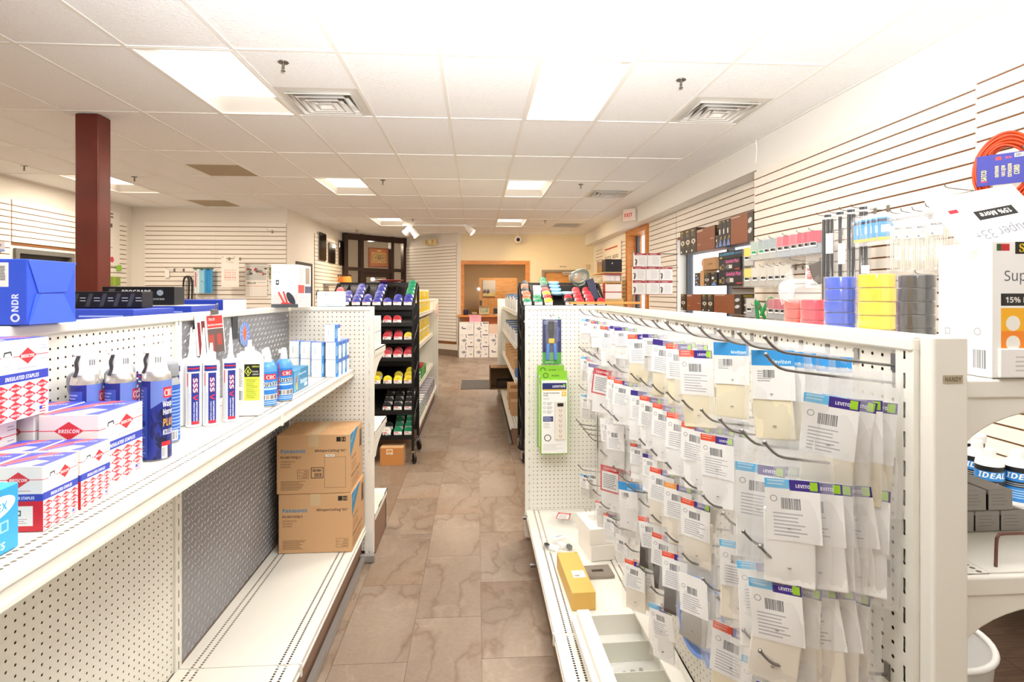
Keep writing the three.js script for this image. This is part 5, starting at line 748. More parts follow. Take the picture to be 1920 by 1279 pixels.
[[2.659, 2, 'sky', 'grey', 's'], [2.43, 2, 'red', 'white', 's'], [2.208, 3, 'red', 'white'], [2.08, 2, 'purple', 'white', 's'], [1.99, 2, 'purple', 'white', 's'], [1.879, 0], [1.769, 2, 'red', 'ivory'], [1.661, 2, 'purple', 'grey', 's'], [1.543, 4, 'purple', 'ivory'], [1.433, 1, 'red', 'ivory'], [1.315, 1, 'red', 'ivory', 'w'], [1.209, 1, 'blue', 'ivory', 'n', 0.95, 0.04], [1.114, 0], [1.025, 6, 'blue', 'ivory', 'n', 0.95, 0.03], [0.929, 0]].forEach(([d, n, ...r]) => hang(0, d, Y1, n, ...r));
hang(0, 0.925, Y1 - 0.03, 4, 'sky', 'ivory', 'w', 1.05, 0.085);
[[2.659, 2, 'sky', 'grey', 's'], [2.545, 1, 'red', 'white', 's'], [2.442, 2, 'purple', 'white'], [2.319, 3, 'frame', 'white', 'w'], [2.072, 2, 'red', 'white'], [1.982, 2, 'red', 'white'], [1.76, 2, 'purple', 'white'], [1.661, 2, 'red', 'white'], [1.543, 3, 'red', 'white'], [1.424, 7, 'red', 'white'], [1.312, 4, 'red', 'white'], [1.2, 1, 'red', 'white'], [1.106, 0], [1.011, 5, 'sky', 'white', 'w', 0.95], [0.93, 5, 'sky', 'white', 'w', 1.0, 0.02]].forEach(([d, n, ...r]) => hang(1, d, Y2, n, ...r));
[[2.673, 2, 'sky', 'grey', 's'], [2.2, 3, 'plain', 'grey'], [2.08, 2, 'plain', 'grey'], [1.99, 0], [1.785, 2, 'red', 'white', 's'], [1.667, 1, 'purple', 'white', 's'], [1.553, 5, 'red', 'almond'], [1.429, 2, 'orange', 'almond'], [1.31, 1, 'red', 'almond'], [1.192, 0], [1.091, 6, 'sky', 'almond', 'n', 0.95], [1.006, 2, 'sky', 'white', 'n', 1.0], [0.945, 5, 'sky', 'almond', 'w', 1.0]].forEach(([d, n, ...r]) => hang(2, d, Y3, n, ...r));
[[2.745, 0], [2.65, 0], [2.55, 0], [2.442, 0], [2.2, 3, 'frame', 'white', 'w'], [1.993, 0], [1.903, 2, 'blue', 'white'], [1.805, 0], [1.673, 2, 'red', 'brown'], [1.549, 2, 'red', 'brown'], [1.431, 3, 'red', 'brown'], [1.313, 1, 'plain', 'steel'], [1.192, 0], [1.12, 2, 'red', 'ivory', 'w', 0.95], [1.006, 3, 'sky', 'white', 'n', 0.95], [0.945, 5, 'purple', 'almond', 'w', 1.0]].forEach(([d, n, ...r]) => hang(3, d, Y4, n, ...r));
[[2.687, 2, 'sky', 'grey', 's'], [2.471, 0], [2.344, 4, 'red', 'white', 's'], [2.203, 6, 'red', 'white', 's'], [2.093, 0], [2.008, 1, 'plain', 'white', 's'], [1.83, 2, 'red', 'almond'], [1.684, 0], [1.559, 1, 'sky', 'white'], [1.466, 0], [1.13, 2, 'sky', 'white', 'n', 0.9], [1.0, 2, 'sky', 'almond', 'n', 0.95]].forEach(([d, n, ...r]) => hang(4, d, Y5, n, ...r));
{ // blue cable coil in a silvery bag
  const o = thing('cable_coil', 'loop of pale blue cable hanging in a clear bag', 'cable', null, [0.55, 0.84, 1.32], -H + 0.95);
  part(o, 'coil', merge([0, 1, 2].map((k) => new THREE.TorusGeometry(0.075 + k * 0.004, 0.0055, 8, 36).scale(0.62, 1.15, 1).translate(0, -0.14, k * 0.006 - 0.006)).concat([tube([[0.01, -0.22, 0.012], [0.02, -0.25, 0.014], [0.032, -0.22, 0.014], [0.03, -0.19, 0.012]], 0.0055, 14, 7)])), mat('#7f9fe0', 0.35)); part(o, 'pouch', pouchWide, film, [0, 0.0, 0]); part(o, 'foil_top', filmSheet(0.07, 0.09, 0.01, 95), mat('#c9c9cc', 0.25, 0.4), [0, 0.01, 0]);
}
// blister packs on the end pegboard
{
  const o = thing('crimper_pack', 'blister pack of crimping pliers with blue handles', 'tool pack', null, [0.455, 1.065, 3.326]);
  part(o, 'card', rb(0.115, 0.287, 0.004, 0.002).translate(0, 0.1435, 0), [whiteCard, whiteCard, whiteCard, whiteCard, print(180, 450, (g, w, h) => { fill(g, '#2b3568', 0, 0, w, h); fill(g, '#f4f2ec', 0, 0, w, 26); fill(g, '#3fa04e', 150, 4, 14, 16); fill(g, '#54a94a', 0, 340, w, 110); text(g, 'EZ-RJ45 Crimp Tool', 12, 44, 15, '#c9d0ea'); lines(g, 12, 58, 90, 2, 9, 4, '#aab3d8', 0.3); lines(g, 138, 100, 30, 14, 10, 3, '#8b95c4', 0.4); lines(g, 30, 424, 100, 2, 9, 4, '#cfe9c9', 0.3); }), whiteCard]);
  part(o, 'jaw', merge([rb(0.036, 0.06, 0.018, 0.006, 2).translate(-0.006, 0.23, 0.014), rb(0.03, 0.05, 0.016, 0.004, 2).translate(-0.006, 0.18, 0.014), cyl(0.006, 0.006, 0.02, 12, -0.006, 0, 0).rotateX(0).translate(0, 0.235, 0.016)]), mat('#25262b', 0.35, 0.3)); part(o, 'yellow_block', rb(0.034, 0.03, 0.018, 0.004, 2), mat('#e3c02a', 0.4), [-0.004, 0.142, 0.014]);
  for (const s of [-1, 1]) part(o, 'handle', rb(0.019, 0.1, 0.017, 0.007, 2), mat('#3a82d6', 0.35), [-0.004 + s * 0.022, 0.075, 0.014], [0, 0, s * 0.05]);
  part(o, 'blister', rb(0.075, 0.25, 0.026, 0.01, 2), new THREE.MeshPhysicalMaterial({ color: '#fff', transmission: 0.95, roughness: 0.05, thickness: 0 }), [-0.004, 0.15, 0.0165]); part(o, 'hang_hook', tube([[0.01, 0.3, -0.006], [0, 0.295, 0.02], [-0.012, 0.288, 0.05], [-0.018, 0.3, 0.056]], 0.002, 14, 5), hookMat);
  const sp = print(230, 640, (g, w, h) => { fill(g, '#f6f5f1', 0, 0, w, h); g.strokeStyle = '#8fc93a'; g.lineWidth = 14; g.strokeRect(0, 0, w, h); fill(g, '#1f2f6b', 14, 30, w - 28, 54); text(g, 'LEVITON', w - 24, 60, 26, '#fff', { align: 'right' }); fill(g, '#8fc93a', w - 44, 40, 22, 16); fill(g, '#e9c046', 14, 84, w - 28, 12); text(g, 'Surge Protection', 22, 116, 17, '#4a4a52'); text(g, 'Strip', 22, 136, 17, '#4a4a52'); fill(g, '#ecc24a', 176, 104, 36, 40); text(g, '6', 194, 122, 30, '#fff', { align: 'center' }); lines(g, 22, 158, 60, 2, 10, 3, '#aaa', 0.3); for (let i = 0; i < 3; i++) { g.strokeStyle = '#888'; g.lineWidth = 3; g.beginPath(); g.arc(32, 204 + i * 36, 9, 0, 7); g.stroke(); lines(g, 52, 196 + i * 36, 50, 3, 9, 4, '#999', 0.3); } fill(g, '#1f2f6b', 20, 316, 84, 44); lines(g, 26, 324, 70, 3, 11, 4, '#c9d0ea', 0.2); lines(g, 22, 374, 70, 4, 12, 4, '#b5b5b5', 0.4); g.strokeStyle = '#555'; g.lineWidth = 7; g.beginPath(); g.arc(58, 500, 26, 0, 7); g.stroke(); lines(g, 22, 556, 180, 5, 11, 3, '#c3c3c3', 0.4); });
  const strip = (label, x, d, y) => { const s = thing('surge_strip_pack', label, 'power strip', 'surge strip packs', [x, y, d]), gm = mat('#8fc93a', 0.45); part(s, 'box', rb(0.163, 0.44, 0.04, 0.003).translate(0, 0.22, 0), [gm, gm, gm, gm, sp, gm]); part(s, 'header', bx(0.163, 0.05, 0.002, 0, 0.462, -0.016), [gm, gm, gm, gm, print(160, 50, (g, w, h) => { fill(g, '#8fc93a', 0, 0, w, h); g.strokeStyle = '#3a5a1a'; g.lineWidth = 4; g.beginPath(); g.arc(34, 28, 13, 0, 7); g.stroke(); text(g, 'ecore', 90, 28, 16, '#3a5a1a', { align: 'center' }); }), gm]); const b = part(s, 'power_strip', rb(0.066, 0.23, 0.012, 0.006, 2), mat('#ece4d6', 0.4), [0.034, 0.2, 0.022]); part(b, 'socket', merge(Array.from({ length: 6 }, (_, k) => merge([bx(0.003, 0.008, 0.002, -0.006, 0.06 - k * 0.03, 0.0065), bx(0.003, 0.008, 0.002, 0.006, 0.06 - k * 0.03, 0.0065), cyl(0.0025, 0.0025, 0.002, 8, 0, 0, 0).rotateX(H).translate(0, 0.05 - k * 0.03, 0.0065)]))), mat('#6b6259', 0.5)); part(b, 'switch', rb(0.036, 0.02, 0.006, 0.002), blackPlastic, [0, 0.092, 0.006]); };
  strip('green and white surge strip pack on the end pegboard, front one', 0.458, 3.256, 0.545); strip('green surge strip pack on the end pegboard, hidden behind the front one', 0.448, 3.311, 0.57);
}
// ---------- goods lying on the right deck ----------
{
  const D0 = DECK + 0.0015;
  carton('white_box', 'plain white cardboard box on the deck, lower of two', 'box', 'plain white boxes on the right deck', [0.12, 0.075, 0.21], [0.605, D0, 2.78], 0.12, {}, mat('#f3eee6', 0.6)); carton('white_box', 'plain white cardboard box on the deck, upper of two', 'box', 'plain white boxes on the right deck', [0.125, 0.08, 0.22], [0.6, D0 + 0.0755, 2.79], 0.14, { py: print(80, 120, (g, w, h) => { fill(g, '#f3eee6', 0, 0, w, h); lines(g, 30, 30, 36, 5, 7, 3, '#a39a8c', 0.3); }) }, mat('#f3eee6', 0.6));
  const y = thing('yellow_carton', 'long yellowish brown carton with white label on the deck', 'box', null, [0.437, D0, 2.44], 0.03), ym = mat('#d3a955', 0.6); part(y, 'carton', rb(0.1, 0.075, 0.36, 0.003).translate(0, 0.0375, 0), ym); part(y, 'label', bx(0.055, 0.0008, 0.06, 0.01, 0.0755, 0.03), [whiteCard, whiteCard, print(90, 90, (g, w, h) => { fill(g, '#f6f3ec', 0, 0, w, h); lines(g, 10, 14, 66, 4, 9, 4, '#8f8f8f', 0.4); barcode(g, 12, 54, 36, 22); }), whiteCard, whiteCard, whiteCard]); part(y, 'staples', merge([cyl(0.003, 0.003, 0.001, 8, -0.04, 0.0755, -0.17), cyl(0.003, 0.003, 0.001, 8, 0.04, 0.0755, -0.17)]), greyMetal);
  const s = thing('cover_plate', 'grey steel cover plate with slot lying on the deck', 'plate', null, [0.565, D0, 2.56], 0.05); part(s, 'plate', merge([bx(0.135, 0.012, 0.04, 0, 0.006, -0.032), bx(0.135, 0.012, 0.04, 0, 0.006, 0.032), bx(0.04, 0.012, 0.024, -0.0475, 0.006, 0), bx(0.04, 0.012, 0.024, 0.0475, 0.006, 0)]), mat('#9c948a', 0.35, 0.6)); part(s, 'slot_floor', bx(0.055, 0.003, 0.024, 0, 0.0015, 0), mat('#6d655c', 0.6));
  const loose = (label, x, d, ry, mk) => { const o = thing('loose_parts_bag', label, 'bag', 'loose bags on the right deck', [x, D0, d], ry); part(o, 'pouch', filmSheet(0.16, 0.17, 0.014, 96, 0.085).rotateX(-H).translate(0, 0.018, 0), film); mk(o); };
  loose('clear bag of white connectors with black tips lying on the deck', 0.415, 2.83, 0.4, (o) => { part(o, 'connector', rb(0.03, 0.02, 0.05, 0.005, 2), whitePlastic, [0.02, 0.014, 0.01]); part(o, 'connector', rb(0.03, 0.02, 0.05, 0.005, 2), whitePlastic, [-0.03, 0.014, 0.02], [0, 0.6, 0]); part(o, 'connector', rb(0.022, 0.02, 0.03, 0.005, 2), blackPlastic, [-0.05, 0.014, -0.02]); part(o, 'connector', rb(0.022, 0.02, 0.03, 0.005, 2), blackPlastic, [0.045, 0.014, 0.045]); part(o, 'label', bx(0.07, 0.001, 0.03, 0.03, 0.03, -0.04), [whiteCard, whiteCard, cards.sky, whiteCard, whiteCard, whiteCard]); });
  loose('clear bag with red framed label lying far back on the deck', 0.5, 3.16, -0.3, (o) => part(o, 'card', bx(0.075, 0.001, 0.09, 0, 0.028, 0), [whiteCard, whiteCard, cards.frame, whiteCard, whiteCard, whiteCard]));
  // white parts tray with dividers
  const t = thing('divided_tray', 'cream steel tray with dividers lying on the deck near the front', 'tray', null, [0.52, D0, 1.66], 0.02), W = 0.25, L = 0.86;
  part(t, 'tray', merge([bx(W, 0.003, L, 0, 0.002, 0), bx(0.012, 0.1, L, -W / 2, 0.05, 0), bx(0.012, 0.1, L, W / 2, 0.05, 0), bx(W, 0.08, 0.006, 0, 0.04, -L / 2), bx(W, 0.08, 0.006, 0, 0.04, L / 2), bx(0.045, 0.008, L, -W / 2 + 0.018, 0.1, 0), bx(0.045, 0.008, L, W / 2 - 0.018, 0.1, 0), bx(0.02, 0.03, L, -W / 2 - 0.016, 0.06, 0)]), creamPaint);
  for (let k = 0; k < 5; k++) part(t, 'divider', bx(W - 0.02, 0.07, 0.003, 0, 0.04, -L / 2 + 0.16 + k * 0.155), mat('#e4e2d4', 0.45));
  one('paper_slip', 'small white paper slip in the far bay of the tray', 'paper', null, bx(0.07, 0.001, 0.04), whiteCard, [0.575, D0 + 0.012, 1.99], 0.3, [0.3, 0.4, 0.1]);
  const c = thing('loose_parts_bag', 'clear bag of small metal parts in the second bay of the tray', 'bag', 'loose bags on the right deck', [0.52, D0 + 0.006, 1.86], 0.2); part(c, 'pouch', filmSheet(0.14, 0.1, 0.01, 97, 0.05).rotateX(-H).translate(0, 0.014, 0), film); part(c, 'small_parts', merge(Array.from({ length: 7 }, (_, k) => rb(0.012, 0.01, 0.016, 0.002).rotateY(k).translate(-0.05 + k * 0.016, 0.008, (k % 2) * 0.014))), mat('#9d978c', 0.35, 0.7));
}
// ---------- goods on the far side of the right gondola ----------
{
  const YS = 1.3455, tapeRoll = lathe([[0.03, 0], [0.036, 0], [0.0375, 0.002], [0.0375, 0.0285], [0.036, 0.0305], [0.03, 0.0305]], 32);
  const stack = (label, x, d, n, color, y = YS, rad = 1) => { const o = thing('tape_stack', label, 'tape', 'shrink-wrapped stacks of tape rolls', [x, y, d]), m = mat(color, 0.22, 0, { clearcoat: 1, clearcoatRoughness: 0.12 }); for (let i = 0; i < n; i++) { const r = part(o, 'tape_roll', tapeRoll, m, [rr(-0.0012, 0.0012), i * 0.0318, rr(-0.0012, 0.0012)]); r.scale.set(rad, 1, rad); } part(o, 'core', cyl(0.03 * rad, 0.03 * rad, n * 0.0318 - 0.006, 24, 0, n * 0.0318 / 2, 0), mat('#e9e4da', 0.6)); part(o, 'shrink_wrap', cyl(0.0392 * rad, 0.0392 * rad, n * 0.0318 + 0.001, 32, 0, n * 0.0318 / 2, 0), new THREE.MeshPhysicalMaterial({ color: '#fff', transmission: 0.95, roughness: 0.1, thickness: 0 })); };
  stack('stack of blue electrical tape rolls in shrink wrap', 0.984, 1.44, 6, '#3355c4'); stack('stack of yellow electrical tape rolls in shrink wrap', 0.925, 1.225, 6, '#f2c414'); stack('tall stack of black electrical tape rolls beside the white display carton', 1.06, 1.27, 6, '#2a2a2c'); stack('short stack of black tape rolls between yellow and tall black', 1.09, 1.37, 5, '#242426'); stack('stack of red tape rolls in shrink wrap, right one', 1.05, 1.66, 4, '#d93a48'); stack('stack of orange red tape rolls in shrink wrap, left one', 1.06, 1.77, 4, '#e2564a');
  const b = thing('shrink_film', 'loose crumpled clear film above the red tape stacks', 'film', null, [1.05, YS + 0.15, 1.74]); part(b, 'film', new THREE.IcosahedronGeometry(0.055, 3).scale(1.1, 0.8, 1), film); { const p = b.children[0].geometry.attributes.position, n = fbm(4, 3, 99); for (let i = 0; i < p.count; i++) { const k = 0.75 + 0.6 * n(p.getX(i) * 6 + 0.5, p.getY(i) * 6 + p.getZ(i) * 5 + 0.5); p.setXYZ(i, p.getX(i) * k, p.getY(i) * k, p.getZ(i) * k); } b.children[0].geometry.computeVertexNormals(); } part(b, 'film_tail', filmSheet(0.1, 0.1, 0.02, 98, 0.05), film, [0.0, 0.02, -0.07], [0.4, 0.8, 0.6]);
  // white tape display carton with its lid flap standing open
  const o = thing('display_carton', 'white and orange tape display carton with open printed flap, right edge', 'box', null, [0.988, YS, 0.945], 0.0);
  const front = print(340, 360, (g, w, h) => { fill(g, '#fbfaf7', 0, 0, w, h); fill(g, '#2a5c2a', 14, 8, 12, 18); fill(g, '#c8232c', 26, 8, 24, 18); fill(g, '#161310', 66, 2, 120, 32); text(g, 'Scotch', 126, 18, 30, '#f3d21a', { align: 'center', font: 'serif' }); text(g, 'Super 33+', 34, 92, 38, '#55555a', { bold: false }); fill(g, '#1d1a18', 26, 138, 130, 32); poly(g, '#1d1a18', [[156, 138], [172, 154], [156, 170]]); text(g, '15% More', 38, 155, 22, '#f4f0e8'); const gr = '#f58a1f'; fill(g, gr, 26, 176, 314, 176); fill(g, '#f7b51c', 26, 176, 314, 60); for (let i = 0; i < 3; i++) { g.fillStyle = '#f8f3ea'; g.beginPath(); g.arc(60, 216 + i * 52, 20, 0, 7); g.fill(); lines(g, 96, 206 + i * 52, 130, 2, 14, 6, '#c9702a', 0.3); } });
  const side = print(160, 360, (g, w, h) => { fill(g, '#fbfaf7', 0, 0, w, h); lines(g, 20, 40, 110, 10, 22, 2, '#e9e6e0', 0.5); barcode(g, 108, 288, 36, 50); g.strokeStyle = '#999'; g.lineWidth = 3; g.beginPath(); g.arc(120, 240, 9, 0, 7); g.stroke(); g.strokeRect(24, 236, 14, 16); });
  part(o, 'carton', rb(0.22, 0.235, 0.11, 0.002).translate(0, 0.1175, 0), [whiteCard, side, whiteCard, whiteCard, front, whiteCard]);
  const flap = part(o, 'lid_flap', bx(0.2, 0.12, 0.0015, 0, 0.06, 0), [whiteCard, whiteCard, whiteCard, whiteCard, print(300, 180, (g, w, h) => { fill(g, '#fbfaf7', 0, 0, w, h); g.translate(w / 2, h / 2); g.rotate(PI); g.translate(-w / 2, -h / 2); text(g, 'Super 33+', 60, 40, 40, '#6a6a70', { bold: false }); fill(g, '#1d1a18', 60, 84, 130, 30); text(g, '15% More', 72, 100, 22, '#f4f0e8'); fill(g, '#c8232c', 230, 120, 30, 12); }), whiteCard], [-0.035, 0.236, 0.02], [-0.55, 0, 0.22]);
  part(o, 'tray_base', rb(0.222, 0.05, 0.112, 0.002).translate(0.012, 0.026, 0.004), [whiteCard, whiteCard, whiteCard, whiteCard, print(240, 60, (g, w, h) => { fill(g, '#f8f6f2', 0, 0, w, h); lines(g, 30, 16, 180, 4, 9, 3, '#c9c6c0', 0.3); }), whiteCard]); 
  // lower shelf: grey boxes and blue bottles
  const Y2s = 1.0085, gb = print(220, 90, (g, w, h) => { fill(g, '#2b2b2d', 0, 0, w, h); fill(g, '#9b9894', 0, 0, w, 20); fill(g, '#efeeea', 10, 28, 160, 40); barcode(g, 14, 32, 150, 32, '#222', null); }), gm = mat('#a39f9a', 0.5), ge = print(120, 90, (g, w, h) => { fill(g, '#a9a5a0', 0, 0, w, h); lines(g, 14, 20, 90, 4, 14, 3, '#8a8681', 0.3); });
  [[0.977, 0, 'left in the bottom row'], [1.032, 0, 'middle of the bottom row'], [1.087, 0, 'right in the bottom row'], [1.003, 1, 'left one of the upper row'], [1.06, 1, 'right one of the upper row']].forEach(([x, l, w]) => carton('grey_box', 'long grey and black box with barcode, ' + w, 'box', 'grey boxes on the right lower shelf', [0.053, 0.042, 0.17], [x, Y2s + l * 0.0425, 1.14], 0, { nx: gb, pz: ge, py: gm }, gm));
  const WS = 0.62, ws = thing('wall_shelf', 'cream shelf on the near slat wall holding blue labelled bottles', 'shelf', null, [0, WS, 0]); part(ws, 'plate', span(2.02, 2.6, -0.02, 0, 1.3, 3.1), creamPaint); for (const d of [1.4, 2.2, 3.0]) part(ws, 'bracket', span(2.1, 2.6, -0.08, -0.02, d - 0.006, d + 0.006), creamPaint);
  const wl = print(300, 160, (g, w, h) => { for (const o of [0, 150]) { fill(g, '#2f86d2', o, 0, 150, h); fill(g, '#14161a', o, 0, 150, 24); text(g, 'IDEAL', o + 75, 42, 36, '#fff', { align: 'center', skew: -0.2, sx: 0.95 }); fill(g, '#14161a', o, 66, 150, 26); lines(g, o + 14, 74, 110, 2, 9, 3, '#cfd8e0', 0.3); lines(g, o + 14, 104, 110, 4, 11, 4, '#b9d8f0', 0.4); } });
  [[2.13, 2.17, 'left in the front row'], [2.235, 2.15, 'second in the front row'], [2.2, 2.3, 'in the row behind'], [2.34, 2.16, 'third in the front row']].forEach(([x, d, w]) => { const c = thing('lubricant_jug', 'white squeeze bottle with bright blue label, ' + w, 'bottle', 'white bottles with blue labels', [x, WS, d], -2.1); c.scale.setScalar(1.4); part(c, 'body', lathe([[0, 0], [0.032, 0], [0.035, 0.006], [0.035, 0.015]], 26), whitePlastic); part(c, 'label', lathe([[0.0353, 0.015], [0.0353, 0.115]], 26), wl); part(c, 'shoulder', lathe([[0.035, 0.115], [0.033, 0.128], [0.02, 0.136], [0.014, 0.137]], 26), whitePlastic); part(c, 'cap', lathe([[0.0155, 0.136], [0.0155, 0.158], [0.013, 0.161], [0, 0.161]], 18), whitePlastic); });
  const tub = thing('lubricant_tub', 'white tub with lid and blue label behind the end post', 'tub', null, [2.33, WS, 2.5]); tub.scale.setScalar(1.35); part(tub, 'body', lathe([[0.05, 0.002], [0.055, 0.13]], 26), wl); part(tub, 'base', cyl(0.05, 0.05, 0.002, 26, 0, 0.001, 0), whitePlastic); part(tub, 'lid', lathe([[0.058, 0.128], [0.059, 0.15], [0.055, 0.153], [0, 0.153]], 26), whitePlastic);
  const w = thing('wire_guard', 'brown bent wire shelf guard on the right lower shelf', 'wire', null, [0, Y2s, 0]); part(w, 'wire', tube([[0.915, 0, -0.92], [0.917, 0.05, -0.92], [0.925, 0.057, -0.92], [1.0, 0.057, -0.92], [1.19, 0.057, -0.92], [1.2, 0.05, -0.92], [1.2, 0, -0.92]], 0.0028, 40, 6), mat('#7a5347', 0.4, 0.4)); part(w, 'tie_bar', tube([[0.86, 0.075, -1.09], [1.19, 0.03, -1.05]], 0.002, 4, 5), greyMetal);
  const bk = thing('white_bin', 'white round plastic bin on the floor, bottom right', 'bin', null, [1.47, 0, 1.76]); part(bk, 'body', lathe([[0, 0], [0.17, 0], [0.2, 0.36], [0.195, 0.36], [0.165, 0.01], [0, 0.01]], 36), whitePlastic); part(bk, 'rim', new THREE.TorusGeometry(0.2, 0.01, 8, 40).rotateX(H).translate(0, 0.36, 0), whitePlastic);
}

// ---------- right slatted wall: clamshells, tubing, cable ties, cords ----------
const SW = 2.62, clearShell = new THREE.MeshPhysicalMaterial({ color: '#ffffff', transmission: 0.92, roughness: 0.1, thickness: 0 });
const slatHookGeo = merge([tube([[0, -0.02, 0], [-0.15, -0.01, 0], [-0.24, 0, 0], [-0.252, 0.018, 0]], 0.0025, 16, 5), bx(0.006, 0.05, 0.03, -0.004, -0.01, 0)]);
const slatHook = (where, d, y, x = SW) => one('slatwall_hook', 'wire hook on the right slat wall ' + where, 'hook', 'hooks on the right slat wall', slatHookGeo, hookMat, [x, y, d]);
const sticker = print(80, 60, (g, w, h) => { fill(g, '#f4f2ee', 0, 0, w, h); fill(g, '#1d1d1f', 6, 6, w - 12, 34); fill(g, '#55585c', 46, 12, 22, 22); });
const greenSticker = print(80, 60, (g, w, h) => { fill(g, '#f4f2ee', 0, 0, w, h); fill(g, '#159a5a', 6, 6, w - 12, 34); });
const shellGeo = rb(0.105, 0.185, 0.034, 0.008, 2);
function clamPack(label, x, y, d, color, green, lower = '#aab0b6', k = 1, phi = 0.6) {
  const o = thing('clamshell_pack', label, 'pack', 'clamshell packs on the right slat wall', [x, y, d], -H + phi); o.scale.setScalar(k);
  part(o, 'shell', shellGeo, clearShell, [0, -0.095, 0]); part(o, 'contents', rb(0.085, 0.085, 0.02, 0.006), mat(color, 0.5), [0, -0.055, 0]); part(o, 'lower_contents', rb(0.085, 0.075, 0.02, 0.006), mat(lower, 0.35, 0.3), [0, -0.14, 0]); part(o, 'sticker', bx(0.045, 0.034, 0.001), [whiteCard, whiteCard, whiteCard, whiteCard, green ? greenSticker : sticker, whiteCard], [-0.008, -0.11, 0.0182]);
}
[[4.78, '#e6cf3a', 0], [4.66, '#9fb3a8', 1], [4.53, '#93a5a8', 1], [4.44, '#93a5a8', 0], [4.35, '#93a5a8', 0], [4.24, '#d8697a', 0], [4.15, '#d24a62', 0], [4.05, '#d8697a', 0], [3.96, '#d24a62', 0], [3.88, '#cf4460', 0], [3.81, '#d24a62', 0]].forEach(([d, c, g], i) => { clamPack(`clear clamshell pack, ${ORD[i]} from the far end of the upper row`, 2.42, 1.955 - (i === 0 ? 0.04 : 0), d, c, g, i > 4 ? '#aab4c0' : '#b4b8b4'); if (i % 2 === 0) slatHook('above the upper clamshells, number ' + ORD[i], d, 1.945); });
[[4.78, '#e0cf58', 0], [4.64, '#cfccc2', 0], [4.5, '#c9c6bc', 0], [4.38, '#c6c2b8', 0], [4.28, '#cfccc2', 0], [4.19, '#c9c6bc', 0]].forEach(([d, c, g], i) => { clamPack(`clear clamshell pack of grey parts, ${ORD[i]} from the far end of the middle row`, 2.42, 1.73, d, c, g, '#b9b8b2'); slatHook('above the middle clamshells, number ' + ORD[i], d, 1.72); });
[[4.74, '#c9c6bc', 0], [4.38, '#b86a72', 0], [4.28, '#c04a60', 0], [4.2, '#c04a60', 0], [4.12, '#c04a60', 0]].forEach(([d, c, g], i) => clamPack(`clear clamshell pack, ${ORD[i]} from the far end of the lower row`, 2.42, 1.46, d, c, g, '#a9adb4'));
[[4.64, 1.43, 0.25, 'left'], [4.5, 1.46, -0.3, 'right']].forEach(([d, y, r, w]) => { slatHook('holding the green clamp, ' + w, d, y - 0.04); const o = thing('green_clamp', 'green spring clamp hanging on the right slat wall, ' + w + ' one', 'clamp', 'green clamps', [2.44, y, d], -H + 0.8); for (const s of [-1, 1]) part(o, 'jaw', rb(0.028, 0.17, 0.02, 0.009, 2), mat('#1f8f45', 0.4), [s * 0.018, -0.08, 0], [0, 0, s * 0.14 + r]); part(o, 'pivot', cyl(0.012, 0.012, 0.03, 14).rotateX(H), greyMetal, [0, -0.05, 0]); });
one('red_tag', 'white tag with red print hanging right of the middle clamshells', 'tag', null, rb(0.09, 0.17, 0.004, 0.002), [whiteCard, whiteCard, whiteCard, whiteCard, print(80, 150, (g, w, h) => { fill(g, '#f3efe9', 0, 0, w, h); fill(g, '#c8323e', 8, 20, 36, 74); lines(g, 14, 40, 24, 3, 14, 6, '#f3dcd8', 0.2); fill(g, '#222', 30, 120, 34, 14); }), whiteCard], [2.5, 1.62, 3.98], -H + 0.5);
{ const o = thing('strap_pack', 'grey bag of straps hanging beside the tubing', 'pack', null, [2.46, 1.77, 3.86], -H + 0.7); part(o, 'pouch', filmSheet(0.15, 0.25, 0.01, 121), film); part(o, 'straps', rb(0.09, 0.16, 0.02, 0.01), mat('#6b665f', 0.6), [0.01, -0.13, 0], [0, 0, 0.3]); }
// black heat-shrink tubing
[[3.715, 2.04, 0.74, 3], [3.585, 2.04, 0.62, 1], [3.475, 2.04, 0.78, 2], [3.36, 2.04, 0.72, 2]].forEach(([d, y, L, n], i) => {
  const o = thing('tubing_pack', `black tubing lengths in a clear sleeve, ${ORD[i]} from the left`, 'tubing', 'packs of black tubing', [2.45, y, d], -H + 0.8);
  for (let k = 0; k < n; k++) part(o, 'tube', cyl(0.011, 0.011, L, 10, (k - (n - 1) / 2) * 0.025, -L / 2 - 0.03, 0), mat('#4a4a4c', 0.45)); part(o, 'sleeve', filmSheet(0.085, L + 0.06, 0.012, 110 + i), film); part(o, 'header', bx(0.05, 0.03, 0.001, 0, -0.01, 0.006), [whiteCard, whiteCard, whiteCard, whiteCard, sticker, whiteCard]); if (i !== 2) part(o, 'label', bx(0.045, 0.14, 0.001, 0.012, -0.2 - i * 0.08, 0.016), whiteCard); slatHook('above the black tubing, number ' + ORD[i], d, y);
});
